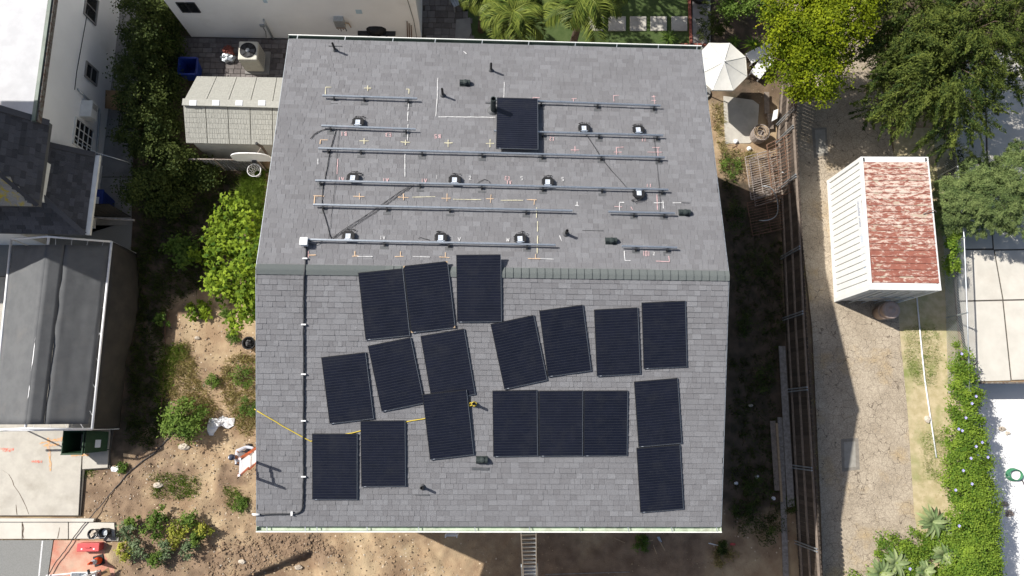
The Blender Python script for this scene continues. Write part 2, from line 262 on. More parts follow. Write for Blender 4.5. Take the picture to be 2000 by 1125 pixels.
# ------------------------------------------------------------------ mesh helpers
ORI = {}
class MB:
    def __init__(s): s.V = []; s.F = []; s.T = []
    def add(s, vs, fs, tone=None):
        o = len(s.V); s.V += [Vector(v) for v in vs]; s.F += [tuple(i+o for i in f) for f in fs]
        t = random.random() if tone is None else tone; s.T += [t]*len(fs); return s
    def hexa(s, b, t, tone=None):             # four bottom, four top points
        return s.add(list(b)+list(t), [(3, 2, 1, 0), (4, 5, 6, 7), (0, 1, 5, 4), (1, 2, 6, 5), (2, 3, 7, 6), (3, 0, 4, 7)], tone)
    def box(s, c, d, rz=0, tone=None, rot=None):
        R = rot or Matrix.Rotation(rz, 3, 'Z'); c = Vector(c); x, y, z = d[0]/2, d[1]/2, d[2]/2
        q = [(-x, -y), (x, -y), (x, y), (-x, y)]
        return s.hexa([c+R @ Vector((a, b, -z)) for a, b in q], [c+R @ Vector((a, b, z)) for a, b in q], tone)
    def prism(s, poly, z0, z1, tone=None):
        n = len(poly); a = sum(poly[i-1][0]*poly[i][1]-poly[i][0]*poly[i-1][1] for i in range(n))
        if a < 0: poly = poly[::-1]
        vs = [(p[0], p[1], z0) for p in poly]+[(p[0], p[1], z1) for p in poly]
        return s.add(vs, [tuple(range(n-1, -1, -1)), tuple(range(n, 2*n))]+[(i, (i+1) % n, n+(i+1) % n, n+i) for i in range(n)], tone)
    def slab(s, top, th, tone=None):          # any planar polygon, thickened downwards
        n = len(top); top = [Vector(p) for p in top]; nz = sum(((top[i-1].x*top[i].y-top[i].x*top[i-1].y) for i in range(n)))
        if nz < 0: top = top[::-1]
        vs = [p-Vector((0, 0, th)) for p in top]+top
        return s.add(vs, [tuple(range(n-1, -1, -1)), tuple(range(n, 2*n))]+[(i, (i+1) % n, n+(i+1) % n, n+i) for i in range(n)], tone)
    def beam(s, p, q, w, h=None, tone=None, up=(0, 0, 1)):
        h = h or w; p, q = Vector(p), Vector(q); d = (q-p).normalized(); up = Vector(up)
        if abs(d.dot(up)) > .98: up = Vector((1, 0, 0))
        a = d.cross(up).normalized()*w/2; b = a.cross(d).normalized()*h/2
        return s.hexa([p-a-b, p+a-b, p+a+b, p-a+b], [q-a-b, q+a-b, q+a+b, q-a+b], tone)
    def tube(s, pts, r, n=8, tone=None, closed=False):
        pts = [Vector(p) for p in pts]; k = len(pts); rs = r if isinstance(r, (list, tuple)) else [r]*k
        vs = []; ref = None
        for i, p in enumerate(pts):
            d = (pts[(i+1) % k]-pts[i-1]) if closed else (pts[min(i+1, k-1)]-pts[max(i-1, 0)])
            if d.length < 1e-9: d = Vector((0, 0, 1))
            d.normalize()
            if ref is None: ref = d.orthogonal().normalized()
            ref = (ref-d*ref.dot(d)); ref = ref.normalized() if ref.length > 1e-6 else d.orthogonal().normalized()
            b = d.cross(ref)
            vs += [p+(ref*math.cos(2*math.pi*j/n)+b*math.sin(2*math.pi*j/n))*rs[i] for j in range(n)]
        fs = []
        for i in range(k if closed else k-1):
            a, b = i*n, ((i+1) % k)*n
            fs += [(a+j, a+(j+1) % n, b+(j+1) % n, b+j) for j in range(n)]
        if not closed: fs += [tuple(range(n-1, -1, -1)), tuple(range((k-1)*n, k*n))]
        return s.add(vs, fs, tone)
    def lathe(s, prof, c, n=20, tone=None, sx=1, sy=1, rot=None):
        c = Vector(c); vs = []; R = rot or Matrix.Identity(3)
        for r, z in prof: vs += [c+R @ Vector((r*sx*math.cos(2*math.pi*j/n), r*sy*math.sin(2*math.pi*j/n), z)) for j in range(n)]
        fs = [(i*n+j, i*n+(j+1) % n, (i+1)*n+(j+1) % n, (i+1)*n+j) for i in range(len(prof)-1) for j in range(n)]
        if prof[0][0] > 1e-4: fs.append(tuple(range(n-1, -1, -1)))
        if prof[-1][0] > 1e-4: fs.append(tuple(range((len(prof)-1)*n, len(prof)*n)))
        return s.add(vs, fs, tone)
    def build(s, name, m, parent=None, smooth=False, local=False, bevel=0):
        me = bpy.data.meshes.new(name)
        if parent is not None: o0 = Vector((0, 0, 0)) if local else ORI[parent.name]
        else:
            a = np.array([tuple(v) for v in s.V]); o0 = Vector((a[:, 0].mean(), a[:, 1].mean(), a[:, 2].min()))
        me.from_pydata([tuple(v-o0) for v in s.V], [], s.F); me.update()
        at = me.attributes.new('tone', 'FLOAT', 'FACE'); at.data.foreach_set('value', np.array(s.T, dtype=np.float32))
        if smooth: me.polygons.foreach_set('use_smooth', [True]*len(me.polygons))
        me.materials.append(m if not isinstance(m, str) else M[m])
        o = bpy.data.objects.new(name, me); COL.objects.link(o)
        if parent is not None: o.parent = parent; ORI[o.name] = ORI[parent.name]
        else: o.location = o0; ORI[o.name] = o0
        if bevel:
            b = o.modifiers.new('bevel', 'BEVEL'); b.width = bevel; b.segments = 2; b.limit_method = 'ANGLE'
        return o
def tag(o, label=None, cat=None, group=None, kind=None):
    for k, v in (('label', label), ('category', cat), ('group', group), ('kind', kind)):
        if v: o[k] = v
    return o
def thing(name, label, cat, loc, rz=0, group=None):
    o = bpy.data.objects.new(name, None); COL.objects.link(o); o.location = loc; o.rotation_euler = (0, 0, rz)
    o.empty_display_size = .2; ORI[o.name] = Vector(loc); return tag(o, label, cat, group)
def copy_tree(o, parent=None):
    c = o.copy(); COL.objects.link(c); c.parent = parent; ORI[c.name] = ORI[o.name]
    for ch in list(o.children): copy_tree(ch, c)
    return c
def np_mesh(name, V, nper, m, parent=None, tone=None, F=None):
    V = np.asarray(V, dtype=np.float32); N = len(V)//nper
    o0 = np.array(ORI[parent.name]) if parent is not None else np.array([V[:, 0].mean(), V[:, 1].mean(), V[:, 2].min()])
    me = bpy.data.meshes.new(name); me.vertices.add(len(V)); me.vertices.foreach_set('co', (V-o0).astype(np.float32).ravel())
    fl = np.arange(len(V), dtype=np.int32)
    me.loops.add(len(fl)); me.loops.foreach_set('vertex_index', fl); me.polygons.add(N)
    me.polygons.foreach_set('loop_start', np.arange(N, dtype=np.int32)*nper); me.polygons.foreach_set('loop_total', np.full(N, nper, dtype=np.int32))
    me.update(calc_edges=True); me.validate()
    at = me.attributes.new('tone', 'FLOAT', 'FACE'); at.data.foreach_set('value', (rng.random(N) if tone is None else tone).astype(np.float32))
    me.materials.append(M[m] if isinstance(m, str) else m)
    o = bpy.data.objects.new(name, me); COL.objects.link(o)
    if parent is not None: o.parent = parent; ORI[o.name] = ORI[parent.name]
    else: o.location = o0; ORI[o.name] = Vector(o0)
    return o
def unit(a): return a/np.maximum(np.linalg.norm(a, axis=-1, keepdims=True), 1e-9)
def leaf_verts(c, nrm, ln, wd, axis=None, fold=.2):
    N = len(c); nrm = unit(nrm)
    ax = rng.normal(size=(N, 3)) if axis is None else axis
    t = unit(ax-(ax*nrm).sum(1, keepdims=True)*nrm); s = np.cross(nrm, t)
    ln = np.broadcast_to(np.asarray(ln, float), (N,))[:, None]; wd = np.broadcast_to(np.asarray(wd, float), (N,))[:, None]
    up = nrm*wd*fold
    return np.stack([c-t*ln/2, c+s*wd/2+up-t*ln*.05, c+t*ln/2-up*.5, c-s*wd/2+up-t*ln*.05], 1).reshape(-1, 3)

def crown_leaves(blobs, n, ln, wd, clumps=60, csize=.35, spray=0, up=.8, flat=.55, jit=.55, lobes=0):
    """leaves gathered in clumps (or drooping sprays) through the crown of several ellipsoids; blobs = (x,y,z,rx,ry,rz)"""
    w = np.array([b[3]*b[4] for b in blobs]); w = w/w.sum(); C = []; NR = []; T = []; AX = []
    for b, f in zip(blobs, w):
        k = max(3, int(clumps*f)); per = max(4, int(n*f/k))
        d = unit(rng.normal(size=(k, 3))); d[:, 2] = np.abs(d[:, 2])*1.1-.25; d = unit(d)
        rad = rng.uniform(.62, 1.05, size=(k, 1)); cc = np.array(b[:3])+d*rad*np.array(b[3:6])
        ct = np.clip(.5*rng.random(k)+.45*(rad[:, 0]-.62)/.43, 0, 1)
        for i in range(k):
            sz = csize*rng.uniform(.6, 1.35)
            if spray:
                L = spray*rng.uniform(.6, 1.3); dirv = unit(d[i]*np.array([1, 1, .25])+rng.normal(size=3)*.25+np.array([0, 0, -.3]))
                u = rng.random((per, 1)); pts = cc[i]+dirv*u*L+rng.normal(size=(per, 3))*sz*.28*(1.15-u)
                ax = np.broadcast_to(dirv, (per, 3))+rng.normal(size=(per, 3))*.5
            else:
                pts = cc[i]+rng.normal(size=(per, 3))*sz*np.array([.5, .5, .5*flat]); ax = rng.normal(size=(per, 3))
            C.append(pts); AX.append(ax)
            NR.append(rng.normal(size=(per, 3))*jit+np.array([0, 0, up])+d[i]*.5)
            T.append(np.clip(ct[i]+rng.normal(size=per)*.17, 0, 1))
    C = np.concatenate(C); NR = np.concatenate(NR); T = np.concatenate(T); AX = np.concatenate(AX)
    sc_ = rng.uniform(.65, 1.25, len(C))
    if not lobes: return leaf_verts(C, NR, ln*sc_, wd*sc_, AX), T
    n_ = unit(NR); t_ = unit(AX-(AX*n_).sum(1, keepdims=True)*n_); s_ = np.cross(n_, t_); V = []; tt = []
    for a in (-.95, 0, .95):
        ax = t_*math.cos(a)+s_*math.sin(a); L = ln*sc_*(1 if a == 0 else .78); V.append(leaf_verts(C+ax*L[:, None]*.36, n_, L, wd*sc_*.8, ax, .12)); tt.append(T)
    return np.concatenate(V), np.concatenate(tt)
def plant(name, label, cat, base, blobs, n, ln, wd, m, clumps=40, csize=.3, spray=0, group=None, trunk=.05, stems=True, **kw):
    t = thing(name, label, cat, base, 0, group)
    V, T = crown_leaves(blobs, n, ln, wd, clumps, csize, spray, **kw); np_mesh('crown' if 'tree' in name else 'foliage', V, 4, m, t, T)
    if stems:
        mb = MB(); b0 = Vector(base)-Vector((0, 0, .05)); top = Vector(np.mean([b[:3] for b in blobs], 0)); mid = b0.lerp(top, .45); mid.z = max(mid.z, .1)
        mb.tube([b0, b0.lerp(mid, .5)+Vector((.03, .02, 0)), mid], [trunk, trunk*.8, trunk*.65], 7)
        for b in blobs:
            c = Vector(b[:3]); mb.tube([mid, mid.lerp(c, .5)+Vector((0, 0, .06)), c+Vector((0, 0, b[5]*.4))], [trunk*.6, trunk*.42, trunk*.12], 5)
            for k in range(3):
                a = random.uniform(0, 6.28); e = c+Vector((math.cos(a)*b[3]*.8, math.sin(a)*b[4]*.8, b[5]*.25)); mb.tube([mid.lerp(c, .7), c.lerp(e, .5), e], [trunk*.3, trunk*.2, trunk*.06], 4)
        mb.build('trunk' if 'tree' in name else 'stem', 'bark', t, smooth=True)
    return t
def pblob(px, py, z, rx, ry=None, rz=None):
    p = P(px, py, z); return (p.x, p.y, p.z, rx, ry or rx, rz or rx*.6)
def scatter(poly, n, z=0.0):
    xs = [p[0] for p in poly]; ys = [p[1] for p in poly]; out = []
    while len(out) < n:
        x, y = random.uniform(min(xs), max(xs)), random.uniform(min(ys), max(ys))
        if inpoly(x, y, poly): out.append(P(x, y, z))
    return np.array([tuple(p) for p in out])
def grass(name, label, cat, polys, n, h, m, w=.02, lean=.5, kind='stuff', group=None):
    A = [max(1e-3, abs(sum(p[i-1][0]*p[i][1]-p[i][0]*p[i-1][1] for i in range(len(p))))) for p in polys]; V = []; T = []
    for p, a in zip(polys, A):
        k = int(n*a/sum(A)); nt = max(3, k//14); tuft = scatter(p, nt); idx = rng.integers(0, nt, k)
        c = tuft[idx]+rng.normal(size=(k, 3))*np.array([.07, .07, 0]); c[:, 2] = gz(c[:, 0], c[:, 1])-.01
        hh = h*rng.uniform(.5, 1.3, (k, 1))*(.6+.8*rng.random(nt)[idx][:, None]); a_ = rng.uniform(0, 6.283, k)
        side = np.stack([np.cos(a_), np.sin(a_), 0*a_], 1)*w*rng.uniform(.6, 1.4, (k, 1))
        tip = c+np.concatenate([rng.normal(size=(k, 2))*lean, np.ones((k, 1))], 1)*hh
        V.append(np.stack([c-side, c+side, tip], 1).reshape(-1, 3)); T.append(np.clip(rng.random(nt)[idx]*.6+rng.random(k)*.4, 0, 1))
    o = np_mesh(name, np.concatenate(V), 3, m, None, np.concatenate(T)); return tag(o, label, cat, group, kind)

# ------------------------------------------------------------------ ground
_tab = rng.random((64, 64))
def vnoise(x, y, s):
    x = np.asarray(x)*s+31.7; y = np.asarray(y)*s+17.3; xi = np.floor(x).astype(int); yi = np.floor(y).astype(int); fx = x-xi; fy = y-yi
    fx = fx*fx*(3-2*fx); fy = fy*fy*(3-2*fy); g = lambda i, j: _tab[i % 64, j % 64]
    return (g(xi, yi)*(1-fx)+g(xi+1, yi)*fx)*(1-fy)+(g(xi, yi+1)*(1-fx)+g(xi+1, yi+1)*fx)*fy
def sstep(a, b, x): t = np.clip((x-a)/(b-a), 0, 1); return t*t*(3-2*t)
_b0 = P(470, 1131); _b1 = P(596, 1079)
_bd = Vector((_b1.x-_b0.x, _b1.y-_b0.y)).normalized(); _bn = Vector((_bd.y, -_bd.x))
def gz(x, y):
    x = np.asarray(x, float); y = np.asarray(y, float)
    yard = sstep(-13.2, -12.6, x)*sstep(11.4, 10.9, x)*sstep(-30, -7, y)*sstep(12.5, 10, y)
    rough_ = sstep(1, -2, y)*sstep(1.5, -2, x)
    h = (vnoise(x, y, .8)-.5)*.07+(vnoise(x, y, 2.9)-.5)*.05+(vnoise(x, y, 8)-.5)*(.02+.025*rough_)+rough_*(vnoise(x*1.7+y, y*.8, 2.2)-.4)*.12
    d = (x-_b0.x)*_bn.x+(y-_b0.y)*_bn.y; al = (x-_b0.x)*_bd.x+(y-_b0.y)*_bd.y; L = (_b1-_b0).length
    pit = sstep(0, .08, d)*sstep(L+.35, L-.05, al)*.62*sstep(-9, -2, y-0*x)
    pit = pit*sstep(2.6, 1.2, d)
    return h*yard-.045*(1-yard)-pit
def axis_pts(lo, hi, step): 
    core = np.arange(lo, hi+1e-6, step); out = np.array([1.5, 4, 9, 18, 35, 70, 140.])
    return np.concatenate([lo-out[::-1], core, hi+out])
EDX, EDY, LOW = 17.35, P(1905, 747).y, -1.3     # edge of the neighbour's lower patio
gx = np.sort(np.append(axis_pts(-13.5, 11.6, .09), EDX)); gy = np.sort(np.append(axis_pts(-7.2, 12.5, .09), EDY))
X, Y = np.meshgrid(gx, gy); Z = gz(X, Y); nx, ny = len(gx), len(gy)
me = bpy.data.meshes.new('ground'); ii = np.arange(nx*ny).reshape(ny, nx)
q = np.stack([ii[:-1, :-1], ii[:-1, 1:], ii[1:, 1:], ii[1:, :-1]], -1).reshape(-1, 4)
xc_, yc_ = X.ravel()[q].mean(1), Y.ravel()[q].mean(1); q = q[~((xc_ > EDX) & (xc_ < 45) & (yc_ < EDY) & (yc_ > -40))]
me.vertices.add(nx*ny); me.vertices.foreach_set('co', np.stack([X, Y, Z], -1).astype(np.float32).ravel())
me.loops.add(q.size); me.loops.foreach_set('vertex_index', q.astype(np.int32).ravel()); me.polygons.add(len(q))
me.polygons.foreach_set('loop_start', np.arange(len(q), dtype=np.int32)*4); me.polygons.foreach_set('loop_total', np.full(len(q), 4, dtype=np.int32))
me.polygons.foreach_set('use_smooth', np.ones(len(q), dtype=bool)); me.update(calc_edges=True)
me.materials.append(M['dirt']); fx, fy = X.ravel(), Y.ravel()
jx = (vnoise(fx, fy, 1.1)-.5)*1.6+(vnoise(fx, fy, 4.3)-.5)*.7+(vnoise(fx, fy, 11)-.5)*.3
shade_tone = sstep(6.0, 6.6, fx+jx)*(fx < 11.7)*sstep(9.6, 8.9, fy+jx)*sstep(-3.6, -2.9, fy+jx*.5)  # mask that paints shade into the soil colour of the shaded yards
shade_tone = np.maximum(shade_tone, sstep(-8.0, -8.7, fx+jx)*sstep(4.3, 4.9, fy+jx)); shade_tone = np.maximum(shade_tone, sstep(-11.0, -11.6, fx+jx)*(fx > -14)*sstep(-1.2, -.6, fy+jx)); shade_tone = np.maximum(shade_tone, sstep(12.0, 12.6, fy-jx*.3)*(fx > -12))
brown = np.zeros(len(fx))
for pl_, r_ in (((215, 960), 1.2), ((195, 930), .8), ((240, 1000), .9), ((300, 1110), 1.3), ((400, 1110), 1.0), ((560, 1060), 1.3), ((500, 1090), 1.0), ((290, 900), .8), ((330, 930), .7), ((620, 1080), .6), ((440, 935), .5), ((1290, 1075), 1.6), ((1200, 1110), 1.0), ((1060, 1090), 1.3)):
    c_ = P(*pl_); brown = np.maximum(brown, sstep(.25, -.35, np.sqrt((fx-c_.x)**2+((fy-c_.y)*1.3)**2)-(r_+jx*.55)))
for nm_, av_ in (('shade_tone', shade_tone), ('brown', brown)): me.attributes.new(nm_, 'FLOAT', 'POINT').data.foreach_set('value', np.asarray(av_, dtype=np.float32))
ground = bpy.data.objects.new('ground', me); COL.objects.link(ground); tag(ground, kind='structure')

def sheet(name, poly, m, top=.0, th=.05, parent=None):
    o = MB().prism([(P(*p).x, P(*p).y) for p in poly], top-th, top).build(name, m, parent)
    return tag(o, kind='structure') if parent is None else o
def rows(name, rootname, m, u0, u1, v0, v1, z, th, su, sv, gap, rot=0, jit=0, parent=None, poly=None):
    pass

# alley paving, with two square sealed patches
sheet('road', [(1528, 60), (1548, 300), (1586, 640), (1603, 1000), (1612, 1300), (1850, 1400), (1806, 1125), (1785, 1000), (1772, 800), (1757, 650), (1752, 560), (1745, 300), (1690, 0), (1600, -250), (1480, -250)], 'alley', .012)
for pl in ([(1585, 250), (1614, 249), (1618, 302), (1590, 309)], [(1642, 858), (1676, 855), (1679, 917), (1644, 921)]):
    sheet('road_patch', pl, 'patch_seal', .016, .01)
for pl in ([(1591, 254), (1611, 253), (1613, 298), (1594, 303)], [(1648, 863), (1670, 862), (1671, 912), (1649, 914)]):
    sheet('road_patch', pl, 'patch_fill', .0205, .01)
sheet('verge', [(1752, 560), (1757, 650), (1772, 800), (1785, 1000), (1806, 1125), (1850, 1400), (2100, 1400), (1960, 1125), (1880, 760), (1862, 560), (1850, 250), (1745, 250)], 'straw', .006)
# right hand neighbour's yard: grey drive, pale drive slabs, white patio
pt = MB().prism([(EDX-.1, EDY+.1), (EDX-.1, -45), (50, -45), (50, EDY+.1)], LOW-.05, LOW).build('patio', 'patio_w'); tag(pt, kind='structure')
mb = MB(); mb.box((EDX-.12, (EDY-45)/2, LOW/2-.08), (.2, 45+EDY, -LOW-.02)); mb.box(((EDX+50)/2, EDY+.42, LOW/2-.09), (50-EDX, .2, -LOW-.02)); mb.build('retaining_wall', 'conc_grey')['kind'] = 'structure'
mb = MB(); mb.box(((EDX+50)/2+.12, EDY-.02, -.075), (50-EDX, .05, .16)); mb.build('deck_fascia', 'brown_trim')['kind'] = 'structure'
MB().box((EDX+.35, EDY-.12, LOW/2-.05), (.06, .1, -LOW-.16)).build('deck_post', 'dark_metal')['kind'] = 'structure'
o = sheet('driveway', [(1858, 100), (1862, 300), (1867, 460), (1872, 620), (1894, 744), (2600, 720), (2600, 60)], 'grout', .001)
for pl in ([(1862, 102), (1865, 300), (1869, 486), (1938, 485), (1925, 300), (1921, 100)], [(1924, 100), (1929, 300), (1941, 487), (2200, 483), (2200, 100)],
           [(1870, 489), (1873, 587), (1957, 585), (1940, 489)], [(1943, 490), (1960, 585), (2200, 580), (2200, 486)], [(1874, 590), (1957, 588), (1973, 743), (1896, 745)], [(1960, 588), (2200, 583), (2200, 735), (1976, 742)]):
    sheet('slab', pl, 'conc_bright', .018, .04, o)

# left drive: slabs, step, asphalt and the red stained walk
o = sheet('shade_toned_court', [(-200, 432), (258, 432), (252, 545), (-200, 545)], 'asphalt', .0, .05)  # asphalt tone used here to paint concrete in deep shade
o = sheet('driveway', [(-200, 540), (232, 540), (230, 600), (222, 845), (216, 880), (216, 915), (166, 918), (158, 1008), (-200, 1008)], 'grout', .03, .12)
for pl in ([(-200, 542), (229, 542), (226, 600), (218, 838), (-200, 842)], [(-200, 844), (217, 840), (214, 877), (162, 880), (155, 1006), (-200, 1006)], [(164, 882), (214, 879), (212, 913), (163, 916)]):
    sheet('slab', pl, 'conc', .075, .08, o)
o = sheet('kerb_step', [(-200, 1011), (188, 1012), (186, 1018), (-200, 1018)], 'conc_bright', .14, .16)
o = sheet('footpath', [(-200, 1018), (226, 1020), (228, 1052), (-200, 1053)], 'grout', .015, .1)
for pl in ([(-200, 1019), (44, 1019), (44, 1052), (-200, 1052)], [(46, 1019), (134, 1019), (134, 1052), (46, 1052)], [(136, 1019), (224, 1021), (226, 1051), (136, 1052)]):
    sheet('slab', pl, 'conc_bright', .045, .06, o)
sheet('asphalt_drive', [(-300, 1055), (104, 1055), (92, 1135), (80, 1400), (-300, 1400)], 'asphalt', .012)
MB().prism([(P(*p).x, P(*p).y) for p in ((82, 1056), (85, 1056), (78, 1126), (75, 1126))], .0121, .0165).build('painted_line', 'chalk_w')['kind'] = 'structure'
sheet('red_walk', [(106, 1055), (206, 1056), (222, 1085), (225, 1135), (225, 1400), (82, 1400), (94, 1135)], 'red_walk', .012)
for i, (a, b, c) in enumerate((((0, 876), (30, 878), 'r'), ((8, 880), (24, 880), 'r'), ((80, 866), (135, 854), 'o'), ((88, 870), (118, 868), 'o'), ((96, 855), (102, 920), 'o'), ((64, 901), (85, 902), 'r'), ((142, 889), (176, 888), 'o'), ((100, 860), (134, 861), 'o'), ((114, 858), (132, 857), 'o'))):
    p, q = P(*a, .0), P(*b, .0); d = (q-p).normalized(); s = Vector((-d.y, d.x, 0))*.05; mb = MB(); n = 9; top = .0795+.0008*i
    for k in range(n):
        u0, u1 = k/n, (k+1)/n; j = [random.uniform(.2, 1.1) for _ in range(4)]
        mb.add([p.lerp(q, u0)-s*j[0]+Vector((0, 0, top)), p.lerp(q, u1)-s*j[1]+Vector((0, 0, top)), p.lerp(q, u1)+s*j[2]+Vector((0, 0, top)), p.lerp(q, u0)+s*j[3]+Vector((0, 0, top))], [(0, 1, 2, 3)])
    mb.build('survey_mark', mat('survey_paint', (.62, .14, .1) if c == 'r' else (.7, .36, .12), (.5, .4, .33), 18, .9))['kind'] = 'structure'

# cracks in the drive and weeds in its joints
for z_, pts_ in ((.0775, [(8, 918), (20, 926), (27, 938), (30, 948), (40, 962), (47, 975), (54, 990), (59, 1004)]), (.0775, [(34, 985), (35, 995), (36, 1005)]), (.0475, [(46, 1022), (48, 1032), (46, 1042), (48, 1051)]), (.0475, [(118, 1030), (116, 1042), (114, 1051)])):
    mb = MB(); vs = []
    for i_, q_ in enumerate(pts_):
        c_ = P(*q_); w_ = random.uniform(.006, .018); vs += [(c_.x-w_, c_.y+w_*.4, z_), (c_.x+w_, c_.y-w_*.4, z_)]
    mb.add(vs, [(2*k, 2*k+2, 2*k+3, 2*k+1) for k in range(len(pts_)-1)]); mb.build('crack', 'soil_dark')['kind'] = 'structure'
grass('grass', 'weeds growing in the joints of the drive', None, [[(0, 1052), (60, 1052), (60, 1056), (0, 1056)], [(55, 1050), (150, 1052), (150, 1057), (55, 1057)], [(100, 1056), (107, 1056), (97, 1120), (90, 1120)], [(92, 1095), (100, 1095), (96, 1118), (89, 1118)], [(150, 1006), (166, 1006), (166, 1010), (150, 1010)]], 1500, .05, 'grass_dry', .01)
# side path of slabs beside the left house
o = sheet('side_path', [(195, -300), (300, -300), (280, 0), (262, 190), (256, 430), (160, 460), (180, 390)], 'grout', -.0, .06)
for pl in ([(200, -300), (300, -300), (284, -60), (230, -60)], [(228, -58), (283, -58), (276, 61), (222, 61)], [(221, 63), (275, 63), (262, 266), (195, 266)], [(194, 268), (262, 268), (258, 345), (184, 345)], [(183, 347), (258, 347), (256, 440), (165, 440)]):
    sheet('slab', pl, 'conc_grey', .02, .05, o)

# paved courts of single stones
def pavers(name, poly, step, gap, seedrot):
    o = sheet(name, poly, 'grout', .004, .05); pts = [P(*p) for p in poly]; x0 = min(p.x for p in pts); x1 = max(p.x for p in pts); y0 = min(p.y for p in pts); y1 = max(p.y for p in pts)
    y = y0
    while y < y1:
        h = step*random.choice((.75, 1, 1)); x = x0-random.random()*step
        while x < x1:
            w = step*random.choice((.7, 1, 1, 1.4)); cx, cy = x+w/2, y+h/2; pr = proj((cx, cy, 0))
            if inpoly(pr[0], pr[1], poly) and pr[1] > -25:
                MB().box((0, 0, 0), (w-gap, h-gap, .05), random.uniform(-.01, .01)).build('paver', 'paver', o, local=True).location = (cx-ORI[o.name].x, cy-ORI[o.name].y, .0+random.uniform(0, .006)-ORI[o.name].z)
            x += w
        y += h
pavers('court', [(352, 70), (566, 78), (556, 156), (352, 156)], .27, .018, 0)
pavers('court', [(824, -60), (905, -60), (918, 82), (826, 82)], .3, .018, 0)

# lawn with stepping stones behind the house, brick edging, grey path
sheet('lawn', [(905, -200), (1346, -200), (1347, 100), (905, 90)], mat('lawn_soil', (.05, .08, .02), (.07, .1, .03), 5), .004)
for k, (a, b) in enumerate(((1150, 1180), (1188, 1222), (1230, 1262), (1270, 1302), (1311, 1342))):
    o = MB().prism([(P(*p).x, P(*p).y) for p in ((a, 33), (b, 33), (b, 61), (a, 61))], 0, .045).build('stepping_stone', 'conc', bevel=.008)
    tag(o, 'square concrete stepping stone in the lawn, %s' % ('half under the palm fronds', 'first one clear of the palm fronds', 'second from the palm fronds', 'second from the brick edging', 'next to the brick edging')[k], 'stepping stone', 'stepping stones in the lawn')
o = sheet('garden_path', [(1354, -200), (1386, -200), (1388, 100), (1352, 100)], 'conc_grey', .02)
ed = thing('brick_edging', 'row of red bricks edging the lawn beside the grey path', 'edging', P(1348, 45))
for k in range(22):
    y = P(1348, -30).y-k*.215
    MB().box((P(1348.5, 40).x-(k*.004), y, .04), (.1, .2, .1), random.uniform(-.02, .02)).build('brick', 'terracotta', ed)
for k in range(7):
    p = P(1330+k*9, 88); MB().box((p.x, p.y-.02, .04), (.14, .1, .1), random.uniform(-.05, .05)).build('brick', 'terracotta', ed)
grass('grass', 'short dark green lawn around the stepping stones', None, [[(905, -30), (1345, -30), (1345, 31), (905, 31)], [(1150, 62), (1345, 62), (1345, 84), (1150, 84)], [(1223, 30), (1230, 30), (1230, 62), (1223, 62)], [(1263, 30), (1269, 30), (1269, 62), (1263, 62)], [(1303, 30), (1310, 30), (1310, 62), (1303, 62)]], 16000, .07, 'grass', .012)
sheet('slab_floor', [(1413, 188), (1470, 196), (1482, 205), (1478, 268), (1464, 280), (1416, 281)], 'conc', .03, .06)

# ------------------------------------------------------------------ the house with the shingled roof
house = thing('house', 'house under the big grey shingled gable roof in the middle', 'house', (.3, 4, 0), YAW)
mb = MB()
for (x0, x1, y0, y1) in ((XL+.16, XL+.34, YF+.4, YB-.35), (XR-.34, XR-.16, YF+.4, YB-.35)):
    mb.add([(x, y, z) for x in (x0, x1) for y, z in ((y0, -.4), (y1, -.4), (y1, roofz(y1)-.16), (YR, ZR-.16), (y0, roofz(y0)-.16))],
           [(0, 1, 2, 3, 4), (9, 8, 7, 6, 5), (0, 5, 6, 1), (1, 6, 7, 2), (2, 7, 8, 3), (3, 8, 9, 4), (4, 9, 5, 0)])
for y0 in (YF+.4, YB-.53): mb.box(((XL+XR)/2, y0+.09, (roofz(y0)-.56)/2), (XR-XL-.68, .18, roofz(y0)+.2))
mb.build('wall', 'stucco', house)
mb = MB()
for ya, yb in ((YF, YR), (YR, YB)):
    za, zb = roofz(ya), roofz(yb); mb.hexa([(XL, ya, za-.14), (XR, ya, za-.14), (XR, yb, zb-.14), (XL, yb, zb-.14)], [(XL, ya, za-.005), (XR, ya, za-.005), (XR, yb, zb-.005), (XL, yb, zb-.005)])
roof = mb.build('roof', 'deck', house)
# drip edges along the rakes
for x in (XL-.012, XR+.012):
    mb = MB()
    for ya, yb in ((YF, YR), (YR, YB)): mb.beam((x, ya, roofz(ya)-.055), (x, yb, roofz(yb)-.06), .014, .12)
    mb.build('drip_edge', 'galv', roof)

PANELS = [((699,532),(786,524),(801,656),(715,664)), ((788,519),(873,510),(890,640),(803,650)), ((891,497),(977,497),(981,629),(893,629)),
 ((957,632),(1041,616),(1070,743),(986,760)), ((1052,606),(1138,595),(1155,725),(1071,736)), ((1160,604),(1245,600),(1251,731),(1166,735)),
 ((1253,591),(1338,587),(1342,717),(1257,720)), ((627,697),(714,688),(730,818),(645,828)), ((718,675),(801,658),(828,789),(748,803)),
 ((820,655),(905,643),(930,771),(845,784)), ((610,848),(699,846),(698,976),(609,975)), ((704,822),(791,821),(793,950),(706,950)),
 ((825,770),(911,761),(926,888),(840,898)), ((961,763),(1049,761),(1051,891),(963,892)), ((1053,763),(1138,763),(1138,890),(1053,891)),
 ((1140,763),(1226,763),(1225,890),(1140,890)), ((1238,745),(1323,738),(1332,866),(1247,873)), ((1243,875),(1328,868),(1335,994),(1250,1001)),
 ((970,192),(1051,195),(1051,291),(969,289))]
